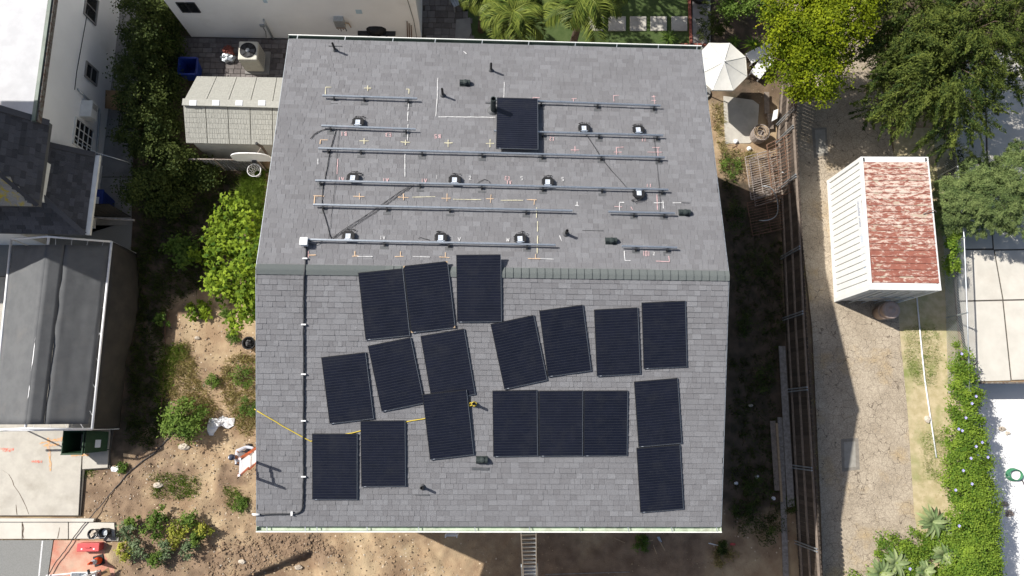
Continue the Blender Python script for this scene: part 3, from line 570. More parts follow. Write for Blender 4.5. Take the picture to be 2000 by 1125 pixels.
# shingles: every tab is a wedge of its own; the 300 that show largest are objects, the rest one part
tabs = []; EXPO = .1432
for side in (-1, 1):
    ye = YF-.03 if side < 0 else YB+.03; sl = SF if side < 0 else SB; cosl = 1/math.sqrt(1+sl*sl)
    L = abs(YR-ye)/cosl; nc = int(L/EXPO)+1
    for r in range(nc):
        d0, d1 = r*EXPO, min((r+1)*EXPO+.012, L)
        if d1-d0 < .02: continue
        yl, yh = ye-side*d0*cosl, ye-side*d1*cosl
        x = XL-random.uniform(0, .3)
        while x < XR:
            w = random.choice((.11, .15, .19, .24, .3)); w *= random.uniform(.85, 1.15)
            a, b = max(x, XL), min(x+w, XR); x += w
            if b-a < .03: continue
            t = random.choice((.014, .019, .025)); zl, zh = roofz(yl) if abs(yl-YR) > 1e-6 else ZR, roofz(yh)
            zl = ZR-abs(YR-yl)*sl; zh = ZR-abs(YR-yh)*sl; g = .0022
            q = [(a+g, yl, zl), (b-g, yl, zl), (b-g, yh, zh), (a+g, yh, zh)] if side < 0 else [(b-g, yl, zl), (a+g, yl, zl), (a+g, yh, zh), (b-g, yh, zh)]
            vs = [(p[0], p[1], p[2]-.004) for p in q]+[(q[0][0], q[0][1], zl+t), (q[1][0], q[1][1], zl+t), (q[2][0], q[2][1], zh+.005), (q[3][0], q[3][1], zh+.005)]
            c = proj(((a+b)/2, (yl+yh)/2, (zl+zh)/2)); pa = [proj(v) for v in vs[4:]]
            ar = abs(sum(pa[i-1][0]*pa[i][1]-pa[i][0]*pa[i-1][1] for i in range(4)))/2
            if any(inpoly(c[0], c[1], pn) for pn in PANELS): ar *= .1
            tone = min(1, max(0, random.choice((.2, .35, .45, .55, .65, .85))+random.uniform(-.15, .15)))
            tabs.append((ar, vs, tone))
tabs.sort(key=lambda t: -t[0]); FC = [(4, 5, 6, 7), (0, 1, 5, 4), (1, 2, 6, 5), (3, 0, 4, 7)]
for ar, vs, tone in tabs[:300]: MB().add(vs, FC, tone).build('shingle', 'shingle', roof)
mb = MB()
for ar, vs, tone in tabs[300:]: mb.add(vs, FC, tone)
mb.build('shingle', 'shingle', roof)['kind'] = 'stuff'
# ridge caps, lapping from both ends
x = XL; k = 0
while x < XR-.02:
    x1 = min(x+.205, XR+.01); hi0, hi1 = (.034, .016) if x < -2.6 else (.016, .036); w = .135; o_ = .006
    vs = []
    for xx, h in ((x, hi0), (x1, hi1)):
        for dy, s in ((-w, SF), (-.02, SF), (.02, SB), (w, SB)): vs.append((xx, YR+dy, ZR-abs(dy)*s+h+.012))
        for dy, s in ((-w, SF), (w, SB)): vs.append((xx, YR+dy, ZR-abs(dy)*s+.002))
    fs = [(0, 6, 7, 1), (1, 7, 8, 2), (2, 8, 9, 3), (0, 4, 10, 6), (3, 9, 11, 5), (6, 10, 11, 9, 8, 7), (0, 1, 2, 3, 5, 4)]
    MB().add(vs, [f[::-1] for f in fs]).build('ridge_cap', 'cap', roof); x = x1

# gutters with brackets
def gutter(y, zt, dr, brk, m):
    w, h, t = .125, .1, .012; mb = MB(); xc = (XL+XR)/2; Lx = XR-XL+.04
    mb.box((xc, y+dr*w/2, zt-h), (Lx, w, t)); mb.box((xc, y+dr*(t/2), zt-h/2+.004), (Lx, t, h-.012)); mb.box((xc, y+dr*(w-t/2), zt-h/2+.004), (Lx, t, h-.012))
    for x in (XL-.02, XR+.02): mb.box((x, y+dr*w/2, zt-h/2), (.012, w+.004, h+.012))
    g = mb.build('gutter', m, house)
    MB().box((xc, y+dr*(w+.012), zt+.004), (Lx+.02, .026, .022)).build('gutter_lip', 'white_trim', g)
    for px in brk:
        r = RPh(px, 1032 if dr < 0 else 85); MB().beam((r.x, y+dr*.002, zt+.008), (r.x+.02, y+dr*w, zt+.008), .022, .012).build('gutter_bracket', 'galv', g)
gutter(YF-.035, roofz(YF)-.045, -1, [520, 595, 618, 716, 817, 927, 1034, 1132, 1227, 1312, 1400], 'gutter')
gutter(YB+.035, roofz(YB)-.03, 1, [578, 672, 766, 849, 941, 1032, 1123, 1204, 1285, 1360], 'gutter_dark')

# chalk marks on the shingles
def roof_strip(mb, a, b, w, off=.03):
    p, q = RPh(*a, off), RPh(*b, off); d = q-p; s = Vector((-d.y, d.x, 0)); s = s.normalized()*w/2; n = max(1, int(d.length/.09)); nz = []
    for k in range(n+1):
        u = k/n; c = p.lerp(q, u); c += s*random.uniform(-.3, .3); wd = random.uniform(.55, 1.1)
        nz += [c-s*wd, c+s*wd]
    for i, v in enumerate(nz):
        sl = SF if v.y < YR else SB; nz[i] = Vector((v.x, v.y, ZR-abs(v.y-YR)*sl+off))
    up = [(2*k, 2*k+2, 2*k+3, 2*k+1) for k in range(n)]; mb.add(nz, up)
MARKS = [('y', [((636,170),(647,170)), ((636,170),(635,189))]), ('y', [((711,172),(725,172)), ((718,167),(718,177))]), ('y', [((793,174),(799,174)), ((799,174),(798,183))]),
 ('w', [((855,152),(854,190)), ((854,190),(851,227))]), ('w', [((856,228),(968,229))]), ('w', [((985,160),(984,193))]), ('w', [((798,201),(797,215)), ((797,218),(796,236)), ((797,243),(796,274))]),
 ('o', [((625,273),(640,273)), ((626,273),(625,281))]), ('y', [((702,275),(720,275)), ((711,270),(711,281))]), ('y', [((782,277),(801,278)), ((792,273),(792,283))]), ('y', [((868,279),(884,279)), ((875,273),(875,287))]), ('y', [((949,280),(965,280)), ((957,272),(957,287))]),
 ('w', [((621,310),(621,321))]), ('o', [((612,382),(633,383)), ((615,382),(613,400))]), ('o', [((690,383),(712,384)), ((702,377),(702,389))]), ('o', [((777,385),(798,386)), ((788,378),(788,391))]), ('o', [((862,387),(880,387)), ((873,378),(873,393))]), ('o', [((949,388),(964,388)), ((959,380),(958,396))]),
 ('o', [((1029,390),(1048,390)), ((1044,390),(1043,400))]), ('y', [((805,385),(850,384)), ((978,391),(1022,391)), ((885,389),(940,390))]), ('w', [((1123,401),(1131,402)), ((1127,394),(1127,402))]),
 ('p', [((602,490),(602,503))]), ('o', [((602,498),(617,498))]), ('o', [((693,490),(693,500)), ((688,500),(700,500))]), ('w', [((697,501),(728,501))]), ('o', [((782,491),(782,501)), ((771,501),(788,501))]), ('w', [((806,501),(840,502))]), ('o', [((870,493),(870,503)), ((858,502),(878,503))]),
 ('o', [((1046,496),(1046,505)), ((1031,505),(1055,505))]), ('w', [((1053,505),(1082,506))]), ('w', [((1210,396),(1210,411)), ((1210,395),(1219,395))]), ('w', [((1277,396),(1297,396)), ((1295,392),(1296,407))]),
 ('w', [((1314,396),(1330,396))]), ('w', [((1219,490),(1221,508)), ((1220,509),(1232,509))]), ('p', [((1306,500),(1308,511)), ((1281,510),(1307,511))]),
 ('p', [((1041,190),(1054,191)), ((1041,190),(1041,196))]), ('p', [((1116,193),(1126,192)), ((1120,192),(1120,198))]), ('p', [((1198,187),(1209,186)), ((1198,187),(1199,198))]), ('p', [((1273,189),(1281,188)), ((1277,186),(1279,203)), ((1272,196),(1281,196))]),
 ('p', [((1123,285),(1123,297)), ((1115,293),(1131,293))]), ('p', [((1203,288),(1218,287)), ((1204,288),(1204,302)), ((1199,297),(1214,297))]), ('p', [((1274,288),(1288,288)), ((1285,288),(1285,307)), ((1264,297),(1293,297))]),
 ('p', [((1200,403),(1215,404)), ((1232,404),(1236,410))]), ('y', [((1048,405),(1048,425)), ((1050,432),(1050,452)), ((1050,460),(1050,480)), ((1049,484),(1049,495))]), ('w', [((695,640),(696,640))]), ('w', [((1093,460),(1097,470))]), ('w', [((905,100),(911,105))]),
 ('p', [((1283,380),(1284,410))]), ('p', [((660,310),(658,340))]), ('w', [((791,300),(791,345))])]
CM = {'w': 'chalk_w', 'y': 'chalk_y', 'o': 'chalk_o', 'p': 'chalk_p'}
for i, (c, segs) in enumerate(MARKS):
    mb = MB()
    for j, (a, b) in enumerate(segs): roof_strip(mb, a, b, (.019 if abs(a[0]-b[0]) > 26 and i != 4 else .025) if c != 'p' else .02, .03+.0012*j)
    mb.build('chalk_mark', CM[c], roof)
G = {'A': [((0,0),(.5,1)), ((.5,1),(1,0)), ((.25,.4),(.75,.4))], '1': [((.5,0),(.5,1))], 'B': [((0,0),(0,1)), ((0,1),(.8,.8)), ((.8,.8),(0,.5)), ((0,.5),(.9,.25)), ((.9,.25),(0,0))],
 '2': [((0,.8),(.5,1)), ((.5,1),(.9,.7)), ((.9,.7),(0,0)), ((0,0),(1,0))], '3': [((0,1),(.8,.8)), ((.8,.8),(.3,.5)), ((.3,.5),(.9,.25)), ((.9,.25),(0,0))], 'E': [((0,0),(0,1)), ((0,1),(.9,1)), ((0,.5),(.7,.5)), ((0,0),(.9,0))],
 '5': [((.9,1),(.1,1)), ((.1,1),(.1,.55)), ((.1,.55),(.8,.5)), ((.8,.5),(.8,.1)), ((.8,.1),(0,0))], 'C': [((.9,.9),(.2,.9)), ((.2,.9),(.1,.1)), ((.1,.1),(.9,.1))], 'V': [((0,1),(.5,0)), ((.5,0),(1,1))], 'W': [((0,1),(.25,0)), ((.25,0),(.5,.8)), ((.5,.8),(.75,0)), ((.75,0),(1,1))], '0': [((.1,0),(.1,1)), ((.1,1),(.9,1)), ((.9,1),(.9,0)), ((.9,0),(.1,0))], ' ': []}
def chalk_text(txt, px, py, w, h, col, flip):
    mb = MB(); n = len(txt); i = 0
    for k, ch in enumerate(txt):
        for (a, b) in G[ch]:
            pts = []
            for (u, v) in (a, b):
                X_ = (k+u*.72)/n*w-w/2; Y_ = h/2-v*h
                if flip: X_, Y_ = -X_, -Y_
                pts.append((px+X_, py+Y_))
            roof_strip(mb, pts[0], pts[1], .018, .03+.001*(i % 5)); i += 1
    mb.build('chalk_writing', CM[col], roof)
for t in (('A1',665,350,13,8,'p',1), ('A1',752,352,13,8,'p',1), ('A1',827,353,13,8,'p',1), ('1',854,346,5,8,'w',0), ('2',919,347,6,7,'w',0), ('E3',992,348,11,7,'p',0), ('A1',993,356,11,7,'p',1), ('5',1020,348,6,7,'w',0), ('5',1100,350,6,7,'w',0),
          ('B1',670,261,13,8,'p',1), ('E3',757,263,13,7,'p',1), ('B5',853,266,15,7,'p',1), ('C2',1077,271,10,7,'p',1), ('11',1258,273,10,6,'p',0), ('A1',746,464,12,7,'w',1), ('V',898,467,7,7,'w',0), ('W',993,468,9,7,'w',0), ('101',1263,495,15,9,'p',0), ('2',1278,495,5,6,'w',0), ('11',1268,362,12,6,'p',0)):
    chalk_text(*t)
# patches and dark streaks where flashing shows between the courses
for (a, b, w) in (((921,915),(955,916),.075), ((810,966),(838,967),.03), ((948,201),(970,202),.05), ((1331,396),(1346,397),.025), ((642,90),(668,91),.03), ((1137,450),(1178,451),.012)):
    mb = MB(); p, q = RPh(*a, .0), RPh(*b, .0); o_ = Vector((0, 0, .028)); wv = Vector((0, w/2, w/2*(SF if p.y < YR else -SB)))
    mb.hexa([p-wv, q-wv, q+wv, p+wv], [p-wv+o_, q-wv+o_, q+wv+o_, p+wv+o_]); mb.build('flashing', 'flash', roof)
# vent pipes and hooded vents that pierce the roof
def pipe_part(bx, by, hgt, r, m='black_rubber', collar=True):
    p = RPh(bx, by, 0); mb = MB(); mb.lathe([(r, -.05), (r, hgt), (r*.75, hgt), (r*.75, hgt-.1), (0, hgt-.1)], p, 12)
    o = mb.build('vent_pipe', m, house, smooth=False)
    if collar: MB().lathe([(r*2.4, -.02), (r*2.2, .03), (r*1.25, .09), (r*1.02, .1)], p, 14).build('pipe_collar', 'flash', o)
for a in ((655,99,.42,.032), (959,138,.42,.032), (865,187,.42,.034), (1105,457,.34,.04), (825,951,.34,.036), (926,789,.34,.036)): pipe_part(*a)
pipe_part(963, 217, .78, .075, 'vent')
def hood(px, py, sx=1):
    p = RPh(px, py, .02); sl = SF if p.y < YR else -SB; t = math.atan(sl); R = Matrix.Rotation(t, 3, 'X'); mb = MB()
    mb.box(p, (.3, .2, .012), rot=R)
    o = mb.build('roof_vent', 'vent', house)
    m2 = MB(); prof = [(-.075, 0), (-.072, .07), (-.045, .115), (0, .13), (.045, .115), (.072, .07), (.075, 0)]
    vs = [p+R @ Vector((x, y, z)) for x in (-.15, .15) for y, z in prof]; n = len(prof)
    m2.add(vs, [(i, i+1, n+i+1, n+i) for i in range(n-1)]+[tuple(range(n-1, -1, -1)), tuple(range(n, 2*n))])
    m2.lathe([(.085, .0), (.082, .1), (.06, .14), (0, .15)], p+Vector((.015, .0, 0)), 14); m2.build('vent_hood', 'vent', o)
for a in ((908,163), (1336,416), (1193,471), (941,898)): hood(*a)

# ------------------------------------------------------------------ mounting rails, inverters, wiring
RAILS = [((630,187),(815,193),[652,711,797],'short upper rail at the left end of the back slope, nearest the eave', []),
 ((968,195),(1290,207),[1057,1167,1278],'upper rail running right from the mounted solar panel', []),
 ((628,246),(812,253),[645,793],'short rail carrying a single inverter at the left end', []),
 ((965,256),(1295,265),[1060,1170,1284],'rail carrying two inverters right of the mounted solar panel', []),
 ((622,290),(1298,308),[640,703,822,939,1057,1173,1288],'full length rail passing just below the mounted solar panel', []),
 ((616,353),(1305,371),[625,818,938,1058,1175,1294],'full length rail carrying four inverters across the slope', []),
 ((612,400),(1118,412),[630,754,877,1027],'rail without inverters between two rows of inverters on the left', []),
 ((1188,414),(1318,417),[1239,1298],'short rail ending at the dark roof vent on the right', []),
 ((588,468),(1085,479),[749,875,1029],'lowest long rail starting at the white junction box', []),
 ((1214,481),(1322,484),[1243,1304],'shortest rail nearest the ridge on the right', [])]
for a, b, feet, lab, _ in RAILS:
    p, q = RP(*a, .13), RP(*b, .13); root = thing('mounting_rail', 'silver aluminium '+lab, 'rail', p, 0, 'mounting rails on the back roof slope')
    up = Vector((0, SB, 1)).normalized(); mb = MB()
    mb.beam(p, q, .042, .05, up=up); o1 = up*.03; s = (q-p).cross(up).normalized()
    for sg in (-1, 1): mb.beam(p+o1+s*sg*.0135, q+o1+s*sg*.0135, .011, .014, up=up)
    mb.build('rail_bar', 'silver', root)
    for f in feet:
        u = (f-a[0])/(b[0]-a[0]); c = p.lerp(q, u); ft = MB(); R = Matrix.Rotation(math.atan(-SB), 3, 'X')
        ft.box(c-up*.1-Vector((0, .05, -.05*-SB)), (.2, .27, .012), rot=R); fp = ft.build('foot_plate', 'flash', root)
        ft = MB(); ft.box(c-up*.06-Vector((0, .045, 0)), (.05, .035, .12), rot=R); ft.box(c-up*.095-Vector((0, .06, 0)), (.05, .07, .02), rot=R); ft.lathe([(.014, 0), (.014, .03)], c+up*.0-Vector((0, .07, .04)), 6)
        ft.build('foot_bracket', 'dark_metal', fp)
INV = [((699,238),0,'alone on its short rail, upper left'), ((1141,250),0,'right of the mounted panel, nearer to it'), ((1247,253),0,'right of the mounted panel, nearer the roof edge'),
 ((689,347),0,'first of four on the long rail'), ((888,351),0,'second of four on the long rail'), ((1070,355),0,'third of four on the long rail'), ((1248,377),1,'reversed, hanging below its rail'),
 ((680,461),0,'lowest rail, nearest the white junction box'), ((861,464),0,'in the middle of the lowest long rail'), ((1016,466),0,'lowest long rail, nearest its free end')]
for (px, py), fl, lab in INV:
    p = RP(px, py, .13); R = Matrix.Rotation(math.atan(-SB), 3, 'X') @ Matrix.Rotation(math.pi*fl+random.uniform(-.06, .06), 3, 'Z'); T = lambda x, y, z: p+R @ Vector((x, y, z))
    root = thing('micro_inverter', 'black micro inverter with a pale label, '+lab, 'inverter', p, 0, 'micro inverters clipped to the rails')
    mb = MB(); poly = [(-.11, -.12), (.12, -.12), (.15, -.05), (.15, .09), (.11, .14), (-.11, .14), (-.145, .09), (-.145, -.05)]
    mb.add([T(x, y, -.03) for x, y in poly]+[T(x, y, .0) for x, y in poly], [tuple(range(7, -1, -1)), tuple(range(8, 16))]+[(i, (i+1) % 8, 8+(i+1) % 8, 8+i) for i in range(8)])
    for k in range(5): mb.box(T(-.08+k*.04, .15, -.02), (.014, .035, .02), rot=R)
    for k in range(4): mb.box(T(-.155, -.06+k*.045, -.015), (.025, .018, .025), rot=R); mb.box(T(.16, -.06+k*.045, -.015), (.025, .018, .025), rot=R)
    mb.build('case', 'black_rubber', root)
    mb = MB(); mb.box(T(-.005, .0, .002), (.125, .135, .004), rot=R); lb = mb.build('label_plate', 'label_white', root)
    mb = MB()
    for k, (yy, w) in enumerate(((.045, .06), (.025, .1), (.005, .05), (-.02, .11), (-.035, .08))): mb.box(T(-.06+w/2, yy, .0052), (w, .008, .002), rot=R)
    mb.build('print', mat('label_print', (.25, .3, .4), (.3, .34, .42)), lb)
    mb = MB(); mb.box(T(0, -.095, -.012), (.2, .03, .03), rot=R); mb.box(T(-.02, -.1, .005), (.1, .05, .012), rot=R); mb.lathe([(.012, 0), (.012, .02)], T(.06, -.1, .005), 6); mb.build('mounting_clip', 'silver', root)
    for k in range(3):
        a = random.uniform(.4, 2.7); e = T(math.cos(a)*.18, .1+math.sin(a)*.13, -.05)
        MB().tube([T(-.04+k*.05, .1, -.02), T(-.05+k*.06, .17, .03), e, e+R @ Vector((.05, .02, -.03))], [.006, .006, .006, .013], 5).build('lead', 'black_rubber', root)
def roof_cable(name, lab, cat, pts, r, m, off=.035, group=None, zz=None):
    V = [RP(*p, off+(0 if zz is None else zz[i])) for i, p in enumerate(pts)]
    W = []
    for i in range(len(V)-1):
        n = max(2, int((V[i+1]-V[i]).length/.15))
        for k in range(n):
            c = V[i].lerp(V[i+1], k/n); 
            if 0 < k: c += Vector((random.uniform(-.008, .008), random.uniform(-.006, .006), 0))
            W.append(c)
    W.append(V[-1]); return tag(MB().tube(W, r, 6).build(name, m, None, True), lab, cat, group)
cg = 'loose wires on the back slope'
roof_cable('cable', 'black cable dropping from the short inverter rail at the upper left', 'cable', [(657,252),(651,270),(645,292),(640,320),(635,350)], .009, 'black_rubber', group=cg)
roof_cable('cable', 'thin cable strung down the slope just right of the thicker black one', 'cable', [(663,252),(658,300),(655,350),(650,400),(643,452),(641,468)], .004, 'black_rubber', group=cg)
roof_cable('cable', 'black cable running down to the white junction box rail at the left', 'cable', [(635,352),(631,359),(629,400),(630,410),(640,442),(647,466)], .009, 'black_rubber', group=cg)
roof_cable('cable', 'upper of two black cables running diagonally to the lowest rail', 'cable', [(804,362),(780,375),(742,402),(704,428),(675,446),(647,466)], .007, 'black_rubber', group=cg)
roof_cable('cable', 'lower of two black cables running diagonally to the lowest rail', 'cable', [(809,362),(783,378),(744,407),(706,431),(677,449),(650,467)], .007, 'black_rubber', group=cg)
roof_cable('cable', 'black cable crossing diagonally from the two inverter rail to the flipped inverter', 'cable', [(1144,262),(1160,285),(1172,305),(1190,328),(1222,364)], .007, 'black_rubber', .06, group=cg)
roof_cable('cable', 'hair thin wire hanging down the slope by the right ends of the rails', 'cable', [(1277,268),(1281,300),(1286,350),(1289,390),(1289,414)], .004, 'black_rubber', group=cg)
roof_cable('cable', 'loose black cable end curling away left of the short inverter rail', 'cable', [(640,251),(625,256),(614,262),(606,271)], .01, 'black_rubber', group=cg)
roof_cable('cable', 'small loop of black wire beside the second inverter of the long rail', 'cable', [(930,361),(937,354),(946,350),(954,353),(957,358)], .006, 'black_rubber', group=cg)
roof_cable('cable', 'small loop of wire left of the middle inverter on the lowest rail', 'cable', [(817,466),(820,463),(828,466),(840,469)], .006, 'black_rubber', group=cg)
roof_cable('cable', 'brown and black wires entering the white junction box', 'cable', [(604,478),(615,478),(625,473),(633,470)], .008, 'dark_metal', .06, group=cg)
cd = roof_cable('conduit', 'grey steel conduit running down from the white junction box to the left roof edge', 'conduit', [(597,480),(598,495),(595,528),(593.5,560),(593,640),(593,800),(592.5,960),(591,990),(588,998),(580,1003),(560,1004),(506,1005)], .021, 'dark_metal', .05)
for k, pt in enumerate(((593,634),(593,731),(593,822),(593,931),(570,1003),(596,505))):
    c = RP(*pt, .05); MB().box(c, (.12, .035, .06) if k != 4 else (.05, .1, .06)).build('strap', 'white_plastic', cd)
c = RP(503, 1005, .07); MB().tube([c+Vector((.06, 0, 0)), c-Vector((.1, 0, .01)), c-Vector((.15, 0, .1))], .032, 8).build('elbow', 'white_plastic', cd, True)
p = RP(597, 475, .0); jb = thing('junction_box', 'white square junction box at the left end of the lowest rail', 'box', p)
R = Matrix.Rotation(math.atan(-SB), 3, 'X'); mb = MB(); mb.box(p+Vector((0, 0, .14)), (.185, .2, .14), rot=R); mb.build('case', 'white_plastic', jb, bevel=.012)
mb = MB(); mb.box(p+Vector((0, 0, .225)), (.2, .215, .025), rot=R); mb.build('lid', 'white_plastic', jb, bevel=.006)
mb = MB(); [mb.tube([p+Vector((.08, -.03+.05*k, .13)), p+Vector((.17, -.03+.05*k, .12))], .014, 6) for k in range(3)]; mb.build('gland', 'dark_metal', jb)
rp = roof_cable('rope', 'yellow rope tied round a vent pipe and running under panels to the left roof edge', 'rope', [(497,799),(503,803),(550,831),(607,862),(650,852),(687,846),(720,838),(793,824),(828,818),(880,802),(914,793),(921,788)], .014, 'rope', .03, zz=[-.25]+[0]*11)
loop = [RP(926+math.cos(a)*5, 789+math.sin(a)*4, .1+.03*math.sin(a*2)) for a in np.linspace(0, 6.28, 14)[:-1]]
MB().tube(loop, .013, 6, closed=True).build('knot', 'rope', rp, True)
MB().tube([RP(921,786,.08), RP(916,788,.05), RP(913,792,.04), RP(917,793,.05), RP(923,791,.1)], .012, 6).build('knot', 'rope', rp, True)

# ------------------------------------------------------------------ solar panels
PLAB = ['upper row, first from the left, next to the ridge', 'upper row on the roof, second from the left, with tan corner protectors', 'jutting over the ridge above all other loose panels', 'leaning most in the middle row right of centre', 'second of four in the right middle group, slightly tilted', 'third of the four panels in the right middle group, nearly straight', 'rightmost of the right middle group, nearest the right roof edge',
 'leftmost of the tilted middle group on the left', 'tilted between the leftmost and the third panel of the left middle group', 'left middle group, partly covered by the panel below it', 'lowest left panel beside the conduit and the ladder shadow', 'bottom row, second from the left, right of the lowest left panel', 'overlapping another panel beside the yellow rope knot', 'bottom row, alone just left of the joined pair', 'left half of the joined pair in the bottom row', 'right half of the joined pair in the bottom row', 'upper of the two stacked end to end at the lower right', 'lowest right panel, nearest the front gutter', 'mounted on rails on the back slope beside the thick vent pipe']
PW, PL = 1.15, 1.735
for i, qd in enumerate(PANELS):
    back = i == 18; off = .2 if back else (.075 if i == 12 else .045+.004*(i % 3))
    sd = 1 if back else -1; pts = [RP(*p, off, sd) for p in qd]; c = sum(pts, Vector())/4
    n = Vector((0, SB if back else -SF, 1)).normalized(); ux = ((pts[1]-pts[0])+(pts[2]-pts[3])).normalized(); uy = ((pts[0]-pts[3])+(pts[1]-pts[2])).normalized()
    ux = (ux+uy.cross(n)).normalized(); ux = (ux-n*ux.dot(n)).normalized(); uy = n.cross(ux)
    if i == 12: n = (n+uy*-.018).normalized(); ux = (ux-n*ux.dot(n)).normalized(); uy = n.cross(ux)
    R = Matrix((ux, uy, n)).transposed()
    w = ((pts[1]-pts[0]).length+(pts[2]-pts[3]).length)/2; h = ((pts[0]-pts[3]).length+(pts[1]-pts[2]).length)/2
    w, h = (w+PW)/2, (h+PL)/2
    if i in (14, 15): w = min(w, 1.16)
    root = thing('solar_panel', 'black solar panel, '+PLAB[i], 'solar panel', c, 0, 'solar panels on the roof')
    T = lambda x, y, z: c+R @ Vector((x, y, z)); f = MB(); th = .036; e = .011
    for s in (-1, 1):
        f.box(T(s*(w/2-e/2), 0, -.0005), (e, h, th), rot=R); f.box(T(0, s*(h/2-e/2), 0), (w-2*e-.001, e, th), rot=R)
    f.build('frame', 'black_frame', root)
    MB().box(T(0, 0, .006), (w-2*e, h-2*e, .012), rot=R).build('backsheet', 'backsheet', root)
    f = MB(); nr, ncl = 24, 6; pt0 = random.uniform(0, .5); W2, H2 = w-2*e-.016, h-2*e-.02
    for r in range(nr):
        for k in range(ncl):
            a = -W2/2+W2*k/ncl+.0008; b = -W2/2+W2*(k+1)/ncl-.0008; y0 = -H2/2+H2*r/nr+.0065; y1 = -H2/2+H2*(r+1)/nr-.0065
            f.add([T(a, y0, .0132), T(b, y0, .0132), T(b, y1, .0132), T(a, y1, .0132)], [(0, 1, 2, 3)], pt0+random.uniform(0, .5))
    f.build('cell_grid', 'black_glass', root)['kind'] = 'stuff'
    MB().box(T(-w/2+.1, -h/2+.006, .019), (.05, .008, .003), rot=R).build('frame_tag', 'label_white', root)
    f = MB(); f.beam(T(w/2-.003, -h/2, .0195), T(w/2-.003, h/2, .0195), .005, .003, up=n); f.beam(T(-w/2, -h/2+.003, .0195), T(w/2-.01, -h/2+.003, .0195), .004, .003, up=n); f.build('frame_highlight', 'silver', root)  # bright strips paint an edge highlight on two sides of the black frame
    if i == 1:
        for sx, sy in ((1, 1), (1, -1), (-1, -1), (-1, 1)): MB().prism([(0, 0), (.06, 0), (0, .06)], 0, .004).build('corner_protector', 'tan_wood', root, local=True).matrix_local = Matrix.Translation(R @ Vector((sx*w/2, sy*h/2, .022))) @ (R @ Matrix.Diagonal((-sx, -sy, 1))).to_4x4()

# ------------------------------------------------------------------ shingled roofs of the left neighbour
def shingle_plane(o, u, v, poly, m, parent, wt=.3, ht=.2, many=120, keep=None):
    """rows of tabs on the plane o + a*u + b*v (v up the slope); poly in (a,b)"""
    n = u.cross(v).normalized(); n = n if n.z > 0 else -n; amax = max(p[0] for p in poly); amin = min(p[0] for p in poly); bmax = max(p[1] for p in poly); rest = MB(); cnt = 0; b = 0.0
    while b < bmax:
        a = amin-random.random()*wt
        while a < amax:
            w = wt*random.uniform(.7, 1.3); ca, cb = a+w/2, b+ht/2; pr = proj(o+u*ca+v*cb)
            if inpoly(ca, cb, poly):
                q = [o+u*(a+.004)+v*b, o+u*(a+w-.004)+v*b, o+u*(a+w-.004)+v*(b+ht+.02), o+u*(a+.004)+v*(b+ht+.02)]; t = random.uniform(.014, .026)
                if u.cross(v).z < 0: q = [q[1], q[0], q[3], q[2]]
                vs = [x-n*.01 for x in q]+[q[0]+n*t, q[1]+n*t, q[2]+n*.006, q[3]+n*.006]
                if -5 < pr[0] < 400 and pr[1] > -5 and cnt < many: MB().add(vs, FC).build('shingle', m, parent); cnt += 1
                else: rest.add(vs, FC)
            a += w
        b += ht
    if rest.V: rest.build('shingle', m, parent)['kind'] = 'stuff'
wh = thing('white_house', 'white stucco house at the left with a flat white roof and dark shingled wings', 'house', P(100, 200))
WA, WB = P(240, -25), P(192, 385); wd = (WB-WA).normalized(); wn_ = Vector((wd.y, -wd.x, 0)); wn_ = wn_ if wn_.x > 0 else -wn_
def WP(px, py, out=0.0):                     # a pixel on the wall plane
    r = ray(px, py); o = Vector((0, 0, HC)); rr = Vector(r); t = (WA+wn_*out-o).dot(wn_)/rr.dot(wn_); return o+rr*t
A0 = WA-wd*12
mb = MB(); mb.prism([(p.x, p.y) for p in (A0, WB, WB-wn_*9, A0-wn_*9)], -.05, 4.22); wall = mb.build('wall', 'white_stucco', wh)
fr = MB(); fr.prism([(p.x, p.y) for p in (A0+wn_*.1, WP(66, 243)+wd*0+wn_*.1, WP(66, 243)+wn_*.1-wn_*9, A0-wn_*9)], 4.25, 4.37); rf = fr.build('roof', 'white_roof', wh)
c0 = P(92, 30, 4.3); mb = MB(); a_, b_ = A0+wn_*.16, WP(66, 243)+wn_*.16
mb.beam(a_+Vector((0, 0, 4.34)), Vector((b_.x, b_.y, 4.34)), .11, .14); mb.build('gutter', 'gutter_dark', rf)
mb = MB(); mb.beam(a_+wn_*.09+Vector((0, 0, 4.26)), Vector((b_.x, b_.y, 4.26))+wn_*.09, .05, .2); mb.build('fascia', 'brown_trim', rf)
# windows
def wall_window(parent, quad, depth, n, rows_, cols, fm='white_trim', bars=True):
    q = [Vector(p) for p in quad]; ux = (q[1]-q[0]).normalized(); uz = (q[3]-q[0]).normalized(); w = (q[1]-q[0]).length; h = (q[3]-q[0]).length; c = sum(q, Vector())/4
    R = Matrix((ux, n, uz)).transposed(); f = MB()
    for s in (-1, 1):
        f.box(c+ux*s*(w/2)+n*.02, (.06, .06, h+.06), rot=R); f.box(c+uz*s*(h/2)+n*.021, (w-.062, .058, .06), rot=R)
    if bars:
        for k in range(1, cols): f.box(c+ux*(-w/2+w*k/cols)+n*.012, (.03, .03, h-.06), rot=R)
        for k in range(1, rows_): f.box(c+uz*(-h/2+h*k/rows_)+n*.0145, (w-.06, .03, .03), rot=R)
    win = f.build('window', fm, parent)
    for i in range(cols):
        for j in range(rows_):
            MB().box(c+ux*(-w/2+w*(i+.5)/cols)+uz*(-h/2+h*(j+.5)/rows_)+n*.006, (w/cols-.035, .006, h/rows_-.035), rot=R).build('pane', 'glass', win)
